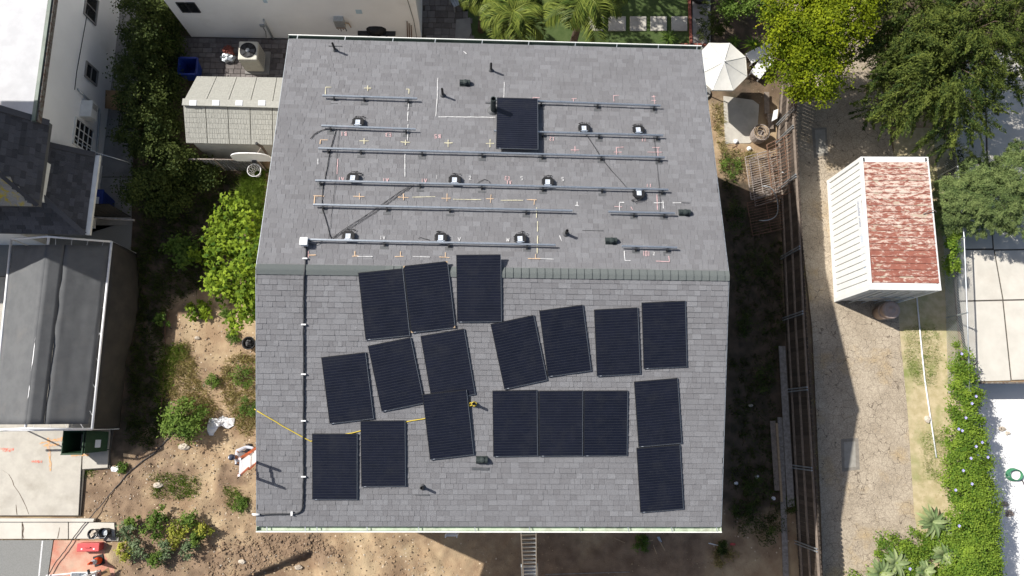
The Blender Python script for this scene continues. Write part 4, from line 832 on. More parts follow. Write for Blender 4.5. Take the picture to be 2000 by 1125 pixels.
def quad_on_wall(px, py, w, h):
    c = WP(px, py, .0); return [c-wd*-w/2-Vector((0, 0, h/2)), c-wd*w/2-Vector((0, 0, h/2)), c-wd*w/2+Vector((0, 0, h/2)), c-wd*-w/2+Vector((0, 0, h/2))]
wall_window(wh, quad_on_wall(177, 14, .95, .75), .05, wn_, 1, 2, 'conc_grey'); wall_window(wh, quad_on_wall(177.5, 144, .55, .75), .05, wn_, 2, 1, 'conc_grey')
wall_window(wh, quad_on_wall(162, 267, .95, 1.15), .05, wn_, 4, 3)
for a, b in (((172, 18), (146, 175)), ):
    MB().tube([WP(*a, .02), WP(150, 140, .02), WP(*b, .02)], .012, 6).build('wire', 'dark_metal', wh)
MB().tube([WP(152, 174, .06), WP(170, 192, .06), WP(193, 213, .06), WP(195, 225, .06), WP(192, 262, .06), WP(189, 305, .06)], .035, 8).build('downpipe', 'galv', wh, True)
# window air conditioner in the wall
p = WP(163, 216, .0); ac = thing('window_air_conditioner', 'white window air conditioner boxed into the left house wall', 'air conditioner', p)
mb = MB(); Rw = Matrix((wn_, wd, Vector((0, 0, 1)))).transposed(); mb.box(p+wn_*.2, (.4, .62, .42), rot=Rw); mb.build('case', 'white_trim', ac, bevel=.02)
mb = MB(); [mb.box(p+wn_*.403+wd*(-.2+k*.035)+Vector((0, 0, .02)), (.01, .014, .3), rot=Rw) for k in range(6)]; mb.build('grille', 'conc_grey', ac)
# upper steep wing
eB, eC = P(97, 240, 3.95), P(75, 402, 3.95); ud = (eC-eB).normalized(); pit = math.radians(50); inn = Vector((ud.y, -ud.x, 0)); inn = inn if inn.x < 0 else -inn
vd = (inn*math.cos(pit)+Vector((0, 0, math.sin(pit)))).normalized(); Lw = (eC-eB).length
pl = [(0, 0), (Lw, 0), (Lw-2.2, 3.4), (0, 3.4)]
up_ = MB(); up_.hexa([eB-Vector((0, 0, .15)), eC-Vector((0, 0, .15)), eC+ud*-2.2+vd*3.4-Vector((0, 0, .15)), eB+vd*3.4-Vector((0, 0, .15))], [eB, eC, eC-ud*2.2+vd*3.4, eB+vd*3.4])
uw = up_.build('roof', 'deck', wh); shingle_plane(eB, ud, vd, pl, 'dark_shingle', uw, .24, .15, 200)
MB().beam(eB+Vector((0, 0, .03))+ud*.02, eB+vd*3.4+Vector((0, 0, .03))+ud*.02, .2, .07).build('ridge_cap', 'dark_shingle', uw)
# slope with lichen, facing the street
wC = eC+inn*0; u2 = inn; v2 = (-ud*math.cos(pit)+Vector((0, 0, math.sin(pit)))).normalized()
l2 = MB(); l2.hexa([wC-Vector((0, 0, .12)), wC+u2*6-Vector((0, 0, .12)), wC+u2*6+v2*3.4-Vector((0, 0, .12)), wC+u2*2.2+v2*3.4-Vector((0, 0, .12))], [wC, wC+u2*6, wC+u2*6+v2*3.4, wC+u2*2.2+v2*3.4])
lw = l2.build('roof', 'deck', wh); shingle_plane(wC, u2, v2, [(0, 0), (6, 0), (6, 3.4), (2.2, 3.4)], 'lichen_shingle', lw, .5, .17)
MB().beam(wC+Vector((0, 0, .04)), wC+(u2*2.2+v2*3.4)+Vector((0, 0, .04)), .12, .05).build('hip_cap', 'dark_shingle', uw)
# upper wing walls with the pale boxed end
mb = MB(); pts = [eB+inn*.35, eC+inn*.35+ud*-.35, eC+inn*6-ud*.35, eB+inn*6]; mb.prism([(p.x, p.y) for p in pts], 0, 3.85); mb.build('wall', 'white_stucco', wh)
p1, p2 = P(91, 318, 3.55), P(79, 392, 3.55); mb = MB(); mb.beam(p1, p2, .1, .4); mb.build('box_end', 'white_trim', wh)
# unseen blocks added left of the frame to cast the yard and canopy shadows
MB().box((-18.7, 8.45, 4.38), (1.2, 1.5, 8.8)).build('shadow_blocker_tower', 'white_stucco', wh); MB().box((-20.4, 7.3, 2.65), (8.8, 1.5, 5.3)).build('shadow_blocker_wing', 'white_stucco', wh); MB().box((-18.7, 10.15, 9.4), (1.24, 3.7, 1.2)).build('shadow_blocker_top', 'white_stucco', wh)
# lower wing: two slopes meeting in a hip
lz = 2.65; fB, fC = P(186, 303, lz), P(166, 458, lz); u3 = (fC-fB).normalized(); i3 = Vector((u3.y, -u3.x, 0)); i3 = i3 if i3.x < 0 else -i3; pit3 = math.radians(38)
v3 = (i3*math.cos(pit3)+Vector((0, 0, math.sin(pit3)))).normalized(); L3 = (fC-fB).length; H3 = 2.3
l3 = MB(); l3.hexa([fB-Vector((0, 0, .14)), fC-Vector((0, 0, .14)), fC-u3*1.8+v3*H3-Vector((0, 0, .14)), fB+v3*H3-Vector((0, 0, .14))], [fB, fC, fC-u3*1.8+v3*H3, fB+v3*H3]); r3 = l3.build('roof', 'deck', wh)
shingle_plane(fB, u3, v3, [(0, 0), (L3, 0), (L3-1.8, H3), (0, H3)], 'dark_shingle', r3, .22, .14, 200)
v4 = (-u3*math.cos(pit3)+Vector((0, 0, math.sin(pit3)))).normalized()
l4 = MB(); l4.hexa([fC-Vector((0, 0, .14)), fC+i3*8-Vector((0, 0, .14)), fC+i3*8+v4*H3-Vector((0, 0, .14)), fC+i3*1.8+v4*H3-Vector((0, 0, .14))], [fC, fC+i3*8, fC+i3*8+v4*H3, fC+i3*1.8+v4*H3]); r4 = l4.build('roof', 'deck', wh)
shingle_plane(fC, i3, v4, [(0, 0), (8, 0), (8, H3), (1.8, H3)], 'dark_shingle', r4, .24, .15, 200)
MB().beam(fC+Vector((0, 0, .03)), fC-u3*1.8+v3*H3+Vector((0, 0, .03)), .16, .05).build('hip_cap', 'dark_shingle', r3)
MB().beam(fB+Vector((0, 0, .03)), fB+v3*H3+Vector((0, 0, .03)), .18, .06).build('rake_cap', 'dark_shingle', r3)
pts = [fB+i3*1.5+u3*.15, fC+i3*1.5-u3*.9, fC+i3*8-u3*.9, fB+i3*8+u3*.15]; MB().prism([(p.x, p.y) for p in pts], 0, lz-.1).build('wall', 'white_stucco', wh)
MB().beam(fB+i3*-.08+Vector((0, 0, -.05)), fC+i3*-.08+Vector((0, 0, -.05)), .15, .1).build('gutter', 'white_trim', r3)
# gate, railing and service line of the side path
g = thing('side_gate', 'dark board gate closing the shaded side path below the blue bin', 'gate', P(215, 430))
for k in range(9):
    a = P(176+k*9.5, 424); MB().box((a.x, a.y, .8), (.15, .03, 1.6), .03).build('board', 'curtain', g)
a, b = P(172, 424, 1.55), P(262, 430, 1.55); MB().beam(a, b, .05, .09).build('rail', 'grey_wood', g)
r = thing('railing', 'dark metal railing along the shaded side path', 'railing', P(195, 370))
for k in range(8): a = P(196-k*1.2, 330+k*12); MB().tube([a, a+Vector((0, 0, 1))], .014, 6).build('post', 'dark_metal', r)
for z in (.5, 1.0): MB().tube([P(196, 330)+Vector((0, 0, z)), P(187.6, 414)+Vector((0, 0, z))], .016, 6).build('bar', 'dark_metal', r)
tag(MB().tube([WP(147, 272, .05), WP(150, 276, .3), P(190, 299, 2.9), P(225, 309, 2.7), P(248, 316, 2.3), P(256, 320, 1.2)], .012, 6).build('service_line', 'galv', None, True), 'grey overhead line leaving the left house wall above its gridded window', 'cable')
p = P(212, 405); bn = thing('lidded_bin', 'blue lidded recycling bin with a pale sticker on the shaded side path', 'bin', p)
mb = MB(); mb.hexa([p+Vector(v) for v in ((-.22, -.25, 0), (.22, -.25, 0), (.22, .25, 0), (-.22, .25, 0))], [p+Vector(v) for v in ((-.29, -.34, .95), (.29, -.34, .95), (.29, .34, .95), (-.29, .34, .95))]); mb.build('body', 'blue_bin', bn, bevel=.03)
mb = MB(); mb.box(p+Vector((0, 0, .985)), (.63, .73, .06)); lidb = mb.build('lid', 'blue_bin', bn, bevel=.02)
MB().box(p+Vector((.05, -.08, 1.018)), (.26, .3, .004)).build('sticker', 'label_white', lidb)
p = P(228, 196); cb = thing('cardboard_sheet', 'curled brown cardboard sheet propped against the white wall', 'cardboard', p)
mb = MB(); n = 8; vs = []
for k in range(n+1):
    u = k/n; q = P(206+u*44, 176+u*2, .55+.25*math.sin(u*3)); q2 = P(205+u*44, 211+u*8, .35+.3*math.sin(u*3)); vs += [q, q2]
m2 = [v-Vector((0, 0, .012)) for v in vs]; N = len(vs)
mb.add(vs+m2, [(2*k, 2*k+1, 2*k+3, 2*k+2) for k in range(n)]+[(N+2*k, N+2*k+2, N+2*k+3, N+2*k+1) for k in range(n)]+[(2*k, 2*k+2, N+2*k+2, N+2*k) for k in range(n)]+[(2*k+1, N+2*k+1, N+2*k+3, 2*k+3) for k in range(n)])
mb.build('sheet', 'cardboard', cb, True)
p = P(250, 238); cr = thing('crate', 'black slatted crate in shade at the edge of the ivy', 'crate', p); mb = MB(); mb.box(p+Vector((0, 0, .14)), (.4, .6, .28)); mb.build('body', 'black_rubber', cr)
for k in range(4): MB().box(p+Vector((-.13+.085*k, 0, .29)), (.04, .5, .02)).build('slat', 'rustgrey', cr)

# ------------------------------------------------------------------ white house at the top
th_ = thing('stucco_house', 'white stucco house wall behind the back gutter with air conditioner and meters', 'house', P(600, 60))
a, b = P(374, 72), P(824, 77); bd = (b-a).normalized(); bn_ = Vector((bd.y, -bd.x, 0)); bn_ = bn_ if bn_.y < 0 else -bn_
MB().prism([(q.x, q.y) for q in (a, b, b-bn_*8, a-bn_*8)], -.05, 4.3).build('wall', 'white_stucco', th_)
MB().prism([(q.x, q.y) for q in (a+bn_*.06-bd*.06, b+bn_*.06+bd*.06, b-bn_*8.1+bd*.06, a-bn_*8.1-bd*.06)], 4.302, 4.42).build('roof', 'deck', th_)
def BPt(px, py, out=0.0):
    rr = Vector(ray(px, py)); o = Vector((0, 0, HC)); t = (a+bn_*out-o).dot(bn_)/rr.dot(bn_); return o+rr*t
Rb = Matrix((bd, bn_, Vector((0, 0, 1)))).transposed()
q = [BPt(361, 27), BPt(378, 27), BPt(378-9, 2), BPt(361-9, 2)]
c = BPt(368, 14); 
for dx in (-.17, .17):
    cc = c+bd*dx; f = MB()
    for s in (-1, 1): f.box(cc+bd*s*.15+bn_*.015, (.03, .04, .62), rot=Rb); f.box(cc+Vector((0, 0, s*.3))+bn_*.016, (.268, .038, .03), rot=Rb)
    w_ = f.build('window', 'dark_metal', th_); MB().box(cc+bn_*.006, (.27, .01, .58), rot=Rb).build('pane', 'glass', w_)
c = BPt(663, 38, .0); mt = MB(); mt.box(c+bn_*.1, (.36, .2, .42), rot=Rb); mo = mt.build('meter_box', 'galv', th_)
MB().box(c+bn_*.11+Vector((0, 0, -.27)), (.34, .18, .1), rot=Rb).build('meter_base', 'rustgrey', mo)
for k in range(4): MB().tube([c+bd*(-.14+k*.09)+bn_*.1-Vector((0, 0, .3)), c+bd*(-.15+k*.1)+bn_*.09-Vector((0, 0, .55+.1*(k % 2)))], .018, 6).build('pipe', 'dark_metal', mo)
MB().tube([c+bd*.18+bn_*.08-Vector((0, 0, .1)), c+bd*.32+bn_*.08-Vector((0, 0, .12)), c+bd*.36+bn_*.08-Vector((0, 0, .4))], .022, 6).build('pipe', 'tan_wood', mo)
MB().tube([BPt(515, 39, .06), BPt(520, 50, .06), BPt(535, 78, .06)], .04, 8).build('downpipe', 'galv', th_, True)
MB().box(BPt(512, 50, .03), (.16, .06, .14), rot=Rb).build('outlet_box', 'galv', th_)
MB().tube([BPt(514, 54, .05), BPt(519, 62, .05), BPt(520, 73, .05)], .012, 6).build('wire', 'dark_metal', th_)
for px, py, s in ((701, 23, .22), (518, 3, .14)): MB().box(BPt(px, py, .008), (s, .012, s*1.1), rot=Rb).build('patch', mat('blue_grey_paint', (.45, .58, .66), (.4, .52, .6)), th_)
for k in (795, 799, 803): MB().tube([BPt(k, 42+(k-795), .04), BPt(k+1, 76, .04)], .018, 6).build('pipe', 'rust', th_)
MB().tube([BPt(796, 0, .02), BPt(808, 40, .02), BPt(814, 74, .02)], .01, 5).build('wire', 'dark_metal', th_)
# outdoor condenser on its pad
p = P(501, 127); ac = thing('air_conditioner', 'cream outdoor air conditioner unit with a round top fan, standing on pavers', 'air conditioner', p)
MB().box(p+Vector((.07, .06, .045)), (.92, .94, .08)).build('pad', 'conc_grey', ac)
mb = MB(); mb.box(p+Vector((0, .04, .57)), (.72, .76, .95)); body = mb.build('case', 'ac_white', ac, bevel=.05)
for s in (-1, 1):
    for k in range(8): MB().box(p+Vector((s*.362, -.22+.075*k, .55)), (.008, .03, .7)).build('louvre', 'conc_grey', body)
MB().box(p+Vector((0, -.342, .55)), (.56, .008, .74)).build('front_panel', 'ac_white', body, bevel=.003)
mb = MB(); mb.lathe([(.30, 0), (.31, .014), (.285, .016), (.28, .006), (0, .006)], p+Vector((0, .04, 1.042)), 28); fan = mb.build('fan_opening', 'black_rubber', ac)
for k in range(5):
    an = k*1.2566; d = Vector((math.cos(an), math.sin(an), 0)); s = Vector((-d.y, d.x, 0)); c = p+Vector((0, .04, 1.058))
    MB().slab([c+d*.08-s*.05, c+d*.26-s*.12+Vector((0, 0, .006)), c+d*.26+s*.06+Vector((0, 0, .012)), c+d*.08+s*.03], .005).build('blade', 'dark_metal' if k else 'flash', fan)
MB().lathe([(.075, 0), (.075, .03), (.05, .045), (0, .047)], p+Vector((0, .04, 1.055)), 16).build('hub', 'galv', fan)
for rr in (.15, .22, .28): MB().tube([p+Vector((rr*math.cos(t), .04+rr*math.sin(t), 1.1)) for t in np.linspace(0, 6.283, 25)[:-1]], .003, 4, closed=True).build('guard_ring', 'dark_metal', fan)
p = P(382, 147); bb = thing('open_bin', 'empty open blue bin on the pavers beside the shed', 'bin', p)
mb = MB(); W0, W1 = .24, .33
o = [p+Vector((sx*W0, sy*W0, .02)) for sx, sy in ((-1, -1), (1, -1), (1, 1), (-1, 1))]; t = [p+Vector((sx*W1, sy*W1, .75)) for sx, sy in ((-1, -1), (1, -1), (1, 1), (-1, 1))]
i1 = [p+Vector((sx*(W1-.03), sy*(W1-.03), .75)) for sx, sy in ((-1, -1), (1, -1), (1, 1), (-1, 1))]; i0 = [p+Vector((sx*(W0-.02), sy*(W0-.02), .06)) for sx, sy in ((-1, -1), (1, -1), (1, 1), (-1, 1))]
def openbox(mb, o, t, i1, i0): mb.add(o+t+i1+i0, [(3, 2, 1, 0)]+[(i, (i+1) % 4, 4+(i+1) % 4, 4+i) for i in range(4)]+[(4+i, 4+(i+1) % 4, 8+(i+1) % 4, 8+i) for i in range(4)]+[(8+i, 8+(i+1) % 4, 12+(i+1) % 4, 12+i) for i in range(4)]+[(12, 13, 14, 15)])
openbox(mb, o, t, i1, i0); mb.build('body', 'blue_bin', bb)
for s in (-1, 1): MB().box(p+Vector((s*(W1+.01), 0, .73)), (.05, .68, .04)).build('rim', 'blue_bin', bb)
for s in (-1, 1): MB().box(p+Vector((0, s*(W1+.01), .731)), (.6, .05, .04)).build('rim', 'blue_bin', bb)
p = P(447, 112); bg = thing('rubbish_bag', 'clear bag and rags heaped beside the air conditioner', 'bag', p)
def blob_mesh(c, rx, ry, rz, seed, n=14, rough_=.35):
    rg = np.random.default_rng(seed); mb = MB(); prof = 8; vs = []
    for i in range(prof+1):
        ph = math.pi*i/prof
        for j in range(n):
            k = 1+rough_*(rg.random()-.5) if 0 < i < prof else 1
            vs.append(Vector(c)+Vector((rx*math.sin(ph)*math.cos(6.283*j/n)*k, ry*math.sin(ph)*math.sin(6.283*j/n)*k, rz*math.cos(ph)*k)))
    mb.add(vs, [(i*n+j, (i+1)*n+j, (i+1)*n+(j+1) % n, i*n+(j+1) % n) for i in range(prof) for j in range(n)]); return mb
blob_mesh(p+Vector((0, -.1, .12)), .28, .18, .14, 3, rough_=.5).build('bag', 'galv', bg); blob_mesh(p+Vector((.02, .2, .1)), .2, .2, .12, 4, rough_=.9).build('rag', 'terracotta', bg)
p = P(740, 73); gr = thing('barbecue_grill', 'black covered grill half hidden behind the back gutter', 'grill', p)
MB().lathe([(.36, .5), (.4, .68), (.38, .78), (.25, .9), (0, .94)], p, 18, sx=1, sy=.75).build('hood', 'black_rubber', gr, True)
MB().box(p+Vector((0, 0, .56)), (1.45, .5, .05)).build('shelf', 'dark_metal', gr)
for s in (-1, 1): MB().box(p+Vector((s*.35, 0, .27)), (.05, .4, .53)).build('leg', 'dark_metal', gr)
p = P(893, 12); ch = thing('garden_chair', 'pale green slatted garden chair on the shaded pavers', 'chair', p, .5)
mb = MB()
for k in range(5): MB().box((-.2+.1*k, 0, .42), (.085, .46, .025)).build('slat', 'galv', ch, local=True)
for k in range(4): MB().box((-.24+.16*k, .26, .68), (.12, .03, .5)).build('back_slat', 'galv', ch, local=True)
for sx in (-1, 1):
    for sy in (-1, 1): MB().box((sx*.22, sy*.2, .2), (.04, .04, .4)).build('leg', 'galv', ch, local=True)
p = P(906, 58, 0); MB().prism([(p.x-.35, p.y-.4), (p.x+.15, p.y-.5), (p.x+.3, p.y-.1), (p.x+.25, p.y+.5), (p.x-.3, p.y+.4)], .0, .06).build('flagstone', 'conc_grey')['kind'] = 'structure'

# ------------------------------------------------------------------ resin shed
zs, ze = 2.35, 1.75
sh = thing('garden_shed', 'beige resin garden shed with imitation shingle roof and four small skylights', 'shed', P(455, 240))
rl, rr_ = P(357, 199, zs), P(575, 205, zs); nl, nr_ = P(384, 149, ze), P(580, 152, ze); sl_, sr_ = P(363, 279, ze), P(575, 284, ze)
for k in range(5):                              # one moulded sheet after the other on both slopes
    u0, u1 = k*.2+.003, (k+1)*.2-.003
    A, B, C, D = nl.lerp(nr_, u0), nl.lerp(nr_, u1), rl.lerp(rr_, u1), rl.lerp(rr_, u0)
    mb = MB(); mb.hexa([x-Vector((0, 0, .05)) for x in (D, C, B, A)], [D, C, B, A])
    for j in range(14):
        for i in range(9):
            c = [A.lerp(B, (i+a_)/9).lerp(D.lerp(C, (i+a_)/9), (j+b_)/14) for a_, b_ in ((.06, .1), (.94, .1), (.94, .8), (.06, .8))]; up1 = Vector((0, .001, .002+.0025*random.random()))
            mb.hexa([x for x in c[::-1]], [x+up1 for x in c[::-1]])
    mb.build('roof_panel', 'shed_panel', sh)
    A, B, C, D = sl_.lerp(sr_, u0), sl_.lerp(sr_, u1), rl.lerp(rr_, u1), rl.lerp(rr_, u0)
    mb = MB(); mb.hexa([x-Vector((0, 0, .05)) for x in (A, B, C, D)], [A, B, C, D]); rpnl = mb.build('roof_panel', 'shed_panel', sh)
    for j in range(8):
        mb = MB(); x = 0.0
        while x < 1:
            w = random.choice((.07, .1, .14)); x2 = min(1, x+w)
            c = [A.lerp(B, a_).lerp(D.lerp(C, a_), b_) for a_, b_ in ((x+.006, j*.125+.004), (x2-.006, j*.125+.004), (x2-.006, j*.125+.118), (x+.006, j*.125+.118))]; tt = random.uniform(.006, .011); up1 = Vector((0, -.004, tt)); up2 = Vector((0, -.002, tt*.4))
            mb.hexa(c, [c[0]+up1, c[1]+up1, c[2]+up2, c[3]+up2]); x = x2
        mb.build('shingle_row', 'shed_panel', rpnl)
MB().beam(rl+Vector((0, -.02, .03)), rr_+Vector((0, -.02, .03)), .26, .05).build('ridge_cap', 'shed_panel', sh, bevel=.015)
for px in (377, 421.5, 467, 511.5):
    c = P(px, 201, zs+.06); MB().box(c, (.24, .2, .025)).build('skylight', 'skylight', sh, bevel=.006)
ins = .1; wl0, wr0 = sl_+Vector((.12, .12, 0)), sr_+Vector((0, .12, 0)); wl1, wr1 = nl+Vector((.12, -.12, 0)), nr_+Vector((0, -.12, 0)); mid = Vector((min(wl0.x, wl1.x)+.02, rl.y, 0))
MB().prism([(q.x, q.y) for q in (wl0, wr0, wr1, wl1)], 0, ze-.06).build('wall', 'shed_wall', sh)
mb = MB(); g0, g1, g2 = Vector((wl0.x+.0, wl0.y, ze-.065)), Vector((wl1.x, wl1.y, ze-.065)), Vector((rl.x+.14, rl.y, zs-.08)); mb.add([g0, g1, g2, g0+Vector((.05, 0, 0)), g1+Vector((.05, 0, 0)), g2+Vector((.05, 0, 0))], [(0, 2, 1), (3, 4, 5), (0, 1, 4, 3), (1, 2, 5, 4), (2, 0, 3, 5)]); mb.build('gable', 'shed_wall', sh)

# basketball hoop
p = P(545, 330); hp = thing('basketball_hoop', 'white basketball backboard and netted hoop on an angled dark pole', 'basketball hoop', p)
bz = 2.95; bc = P(491, 309, bz); mb = MB(); vs = []; n = 20
for dy in (0, .035):
    for k in range(n):
        an = 2*math.pi*k/n; xx = .62*math.copysign(abs(math.cos(an))**.75, math.cos(an)); zz = .44*math.copysign(abs(math.sin(an))**.8, math.sin(an)); vs.append(bc+Vector((xx*1.06, dy, zz if zz > -.3 else -.3)))
mb.add(vs, [tuple(range(n)), tuple(range(2*n-1, n-1, -1))]+[(i, n+i, n+(i+1) % n, (i+1) % n) for i in range(n)]); bo = mb.build('backboard', 'white_plastic', hp)
MB().box(bc+Vector((.04, -.05, -.22)), (.14, .09, .1)).build('bracket', 'dark_metal', bo)
hc = bc+Vector((.04, -.34, -.22)); MB().tube([hc+Vector((.225*math.cos(t), .225*math.sin(t), 0)) for t in np.linspace(0, 6.283, 25)[:-1]], .011, 6, closed=True).build('rim', 'white_pipe', hp, True)
mb = MB()
for k in range(12):
    for sg in (1, -1):
        t0 = 6.283*k/12; pts = [hc+Vector((r_*math.cos(t0+sg*f*.52), r_*math.sin(t0+sg*f*.52), -z_)) for r_, z_, f in ((.22, 0, 0), (.18, .13, .5), (.13, .26, 1), (.115, .38, 1.5))]; mb.tube(pts, .0055, 4)
mb.build('net', 'white_pipe', hp)
pb = Vector((bc.x+.55, bc.y+.55, 0)); MB().tube([P(560, 330), P(528, 312, 1.6), P(512, 287, 2.5), P(502, 281, 2.95)], .045, 8).build('pole', 'fence_wood', hp, True)
MB().tube([P(510, 289, 2.4), bc+Vector((.05, .03, -.1))], .022, 6).build('strut', 'rustgrey', hp)
MB().lathe([(.05, 0), (.05, .06), (0, .065)], P(502, 281, 2.95), 10).build('pole_cap', 'black_rubber', hp)
cf = thing('chain_link_fence', 'low chain link fence with a pale top rail behind the basketball hoop', 'fence', P(455, 330))
def chainlink(root, pts, h, sp=.085, tr=.005, rail=.022, post='galv'):
    pts = [Vector((p.x, p.y, 0)) for p in pts]
    MB().tube([p+Vector((0, 0, h)) for p in pts], rail, 8).build('rail', post, root, True)
    for p in pts: MB().tube([p, p+Vector((0, 0, h+.04))], rail*1.25, 8).build('post', post, root)
    mb = MB()
    for a, b in zip(pts, pts[1:]):
        L = (b-a).length; d = (b-a)/L; k = -h
        while k < L:
            for sg in (1, -1):
                s0 = max(0, k); s1 = min(L, k+h)
                if s1 > s0:
                    z0, z1 = (s0-k, s1-k) if sg > 0 else (h-(s0-k), h-(s1-k)); mb.beam(a+d*s0+Vector((0, 0, z0)), a+d*s1+Vector((0, 0, z1)), tr, tr)
            k += sp
    mb.build('wire_mesh', 'galv', root)
chainlink(cf, [P(378, 332), P(440, 333), P(520, 334)], 1.15, .11, .006, .024, 'rustgrey')
for k in range(24):
    q = P(384+k*6, 333.5); MB().box((q.x, q.y+.02, .55), (.06, .01, 1.05), .1).build('slat', 'fence_wood', cf)

# ------------------------------------------------------------------ shade canopy over the drive
zc, zr = 1.75, 2.68
cn = thing('carport_canopy', 'white pipe carport with a grey shade cloth roof and dark side curtain', 'canopy', P(120, 660))
RR = [P(218, 472, zc), P(199, 652, zc), P(180, 838, zc)]; LL = [P(22, 467, zc), P(4, 652, zc), P(-14, 840, zc)]; MM = [P(93, 462, zr), P(70, 650, zr), P(47, 837, zr-.05)]
for nm, pts in (('rail', RR), ('rail', LL), ('ridge_pole', [q-Vector((0, 0, .07)) for q in MM])): MB().tube(pts, .042, 8).build(nm, 'white_pipe', cn, True)
for i_, (a, b, c) in enumerate(zip(LL, MM, RR)): MB().tube([a, b, c] if i_ != 1 else [a-Vector((0, 0, .1)), b-Vector((0, 0, .14)), c-Vector((0, 0, .1))], .036, 8).build('rafter', 'white_pipe', cn, True)
for q in RR+LL: MB().tube([q, Vector((q.x, q.y, .02))], .025, 8).build('post', 'white_pipe', cn)
for q in RR[::2]: pass
MB().tube([RR[2], P(-60, 841, zc)], .04, 8).build('front_beam', 'white_pipe', cn)
def cloth(pa, pb, nu, nv, sag, m, name, amp=.012, fa=9):
    vs = []; 
    for i in range(nu+1):
        for j in range(nv+1):
            u, v = i/nu, j/nv; a = pa[0].lerp(pa[1], u); b = pb[0].lerp(pb[1], u); q = a.lerp(b, v)
            q.z += -sag*math.sin(math.pi*v)*(.6+.4*math.sin(math.pi*u))+amp*math.sin(u*fa*3.1+v*2)*v*v+.6*amp*math.sin(v*17+u*5+math.sin(u*23))+amp*.9*(vnoise(q.x, q.y, 2.3)-.5)+amp*.7*(vnoise(q.x*3, q.y*.7, 3.1)-.5)
            vs.append(q)
    fs = [(i*(nv+1)+j, i*(nv+1)+j+1, (i+1)*(nv+1)+j+1, (i+1)*(nv+1)+j) for i in range(nu) for j in range(nv)]
    mb = MB(); mb.add(vs, fs, .5); o = mb.build(name, m, cn, True); sd = o.modifiers.new('thickness', 'SOLIDIFY'); sd.thickness = .008; return o
e0, e1 = P(214, 480, zc+.02), P(172, 828, zc+.03); m0, m1 = P(92.5, 478, zr+.01), P(51, 829, zr-.03); w0, w1 = P(23, 480, zc+.02), P(-12, 829, zc+.03)
seam0, seam1 = m0.lerp(e0, .28), m1.lerp(e1, .28)
cloth((m0, m1), (w0, w1), 26, 10, .012, 'shade_cloth', 'roof_cloth'); cloth((m0, m1), (seam0, seam1), 26, 4, .004, 'shade_cloth', 'roof_cloth', .004); MB().tube([seam0+Vector((0, 0, .012)), seam1+Vector((0, 0, .012))], .008, 5).build('seam', 'black_rubber', cn)
cloth((seam0, seam1), (e0, e1), 26, 8, .02, 'shade_cloth', 'roof_cloth', .016)
for k in range(7):
    u = (k+.5)/7; MB().tube([e0.lerp(e1, u), RR[0].lerp(RR[2], u+.01)], .006, 5).build('tie', 'white_pipe', cn)
for k in range(4):
    u = (k+.5)/4; MB().tube([MM[0].lerp(RR[0], u), m0.lerp(e0, u)], .006, 5).build('tie', 'white_pipe', cn); MB().tube([MM[2].lerp(RR[2], u), m1.lerp(e1, u)], .006, 5).build('tie', 'white_pipe', cn)
# curtain hanging on the right side, bellied outwards
vs = []; nu, nv = 40, 10
for i in range(nu+1):
    for j in range(nv+1):
        u, v = i/nu, j/nv; t = RR[0].lerp(RR[2], u); q = Vector((t.x+.03+.22*math.sin(math.pi*v)*math.sin(math.pi*u)**.5+.25*v*math.sin(math.pi*min(1, u*1.6))+.02*math.sin(u*70+v*4)*v, t.y, (zc-.03)*(1-v)+.03)); vs.append(q)
mb = MB(); mb.add(vs, [(i*(nv+1)+j, i*(nv+1)+j+1, (i+1)*(nv+1)+j+1, (i+1)*(nv+1)+j) for i in range(nu) for j in range(nv)], .5); o = mb.build('side_curtain', 'curtain', cn, True); sd = o.modifiers.new('thickness', 'SOLIDIFY'); sd.thickness = .006
gl = thing('wheelie_bin', 'dark green wheelie bin standing open beside the canopy post, lid hanging', 'bin', P(172, 862))
p = P(172, 862); mb = MB(); o = [p+Vector((sx*.22, sy*.26, .02)) for sx, sy in ((-1, -1), (1, -1), (1, 1), (-1, 1))]; t = [p+Vector((sx*.35, sy*.4, .95)) for sx, sy in ((-1, -1), (1, -1), (1, 1), (-1, 1))]
i1 = [p+Vector((sx*.32, sy*.37, .95)) for sx, sy in ((-1, -1), (1, -1), (1, 1), (-1, 1))]; i0 = [p+Vector((sx*.2, sy*.24, .07)) for sx, sy in ((-1, -1), (1, -1), (1, 1), (-1, 1))]
openbox(mb, o, t, i1, i0); mb.build('body', 'green_bin', gl)
for s in (-1, 1): MB().box(p+Vector((0, s*.41, .93)), (.72, .03, .05)).build('rim', 'green_bin', gl)
mb = MB(); mb.hexa([p+Vector(v) for v in ((.37, -.38, .9), (.72, -.33, .15), (.72, .33, .15), (.37, .38, .9))], [p+Vector(v) for v in ((.41, -.38, .93), (.77, -.33, .18), (.77, .33, .18), (.41, .38, .93))]); ld = mb.build('lid', 'green_bin', gl)
MB().slab([p+Vector(v) for v in ((.57, -.2, .615), (.66, -.2, .43), (.66, .06, .43), (.57, .06, .615))], .006).build('sticker', 'label_white', ld)
for s in (-1, 1): MB().lathe([(.11, -.025), (.11, .025)], p+Vector((.27, s*.28, .11)), 14, rot=Matrix.Rotation(math.pi/2, 3, 'X')).build('wheel', 'black_rubber', gl)
MB().tube([p+Vector((.38, -.3, .9)), p+Vector((.38, .3, .9))], .02, 6).build('hinge', 'black_rubber', gl)

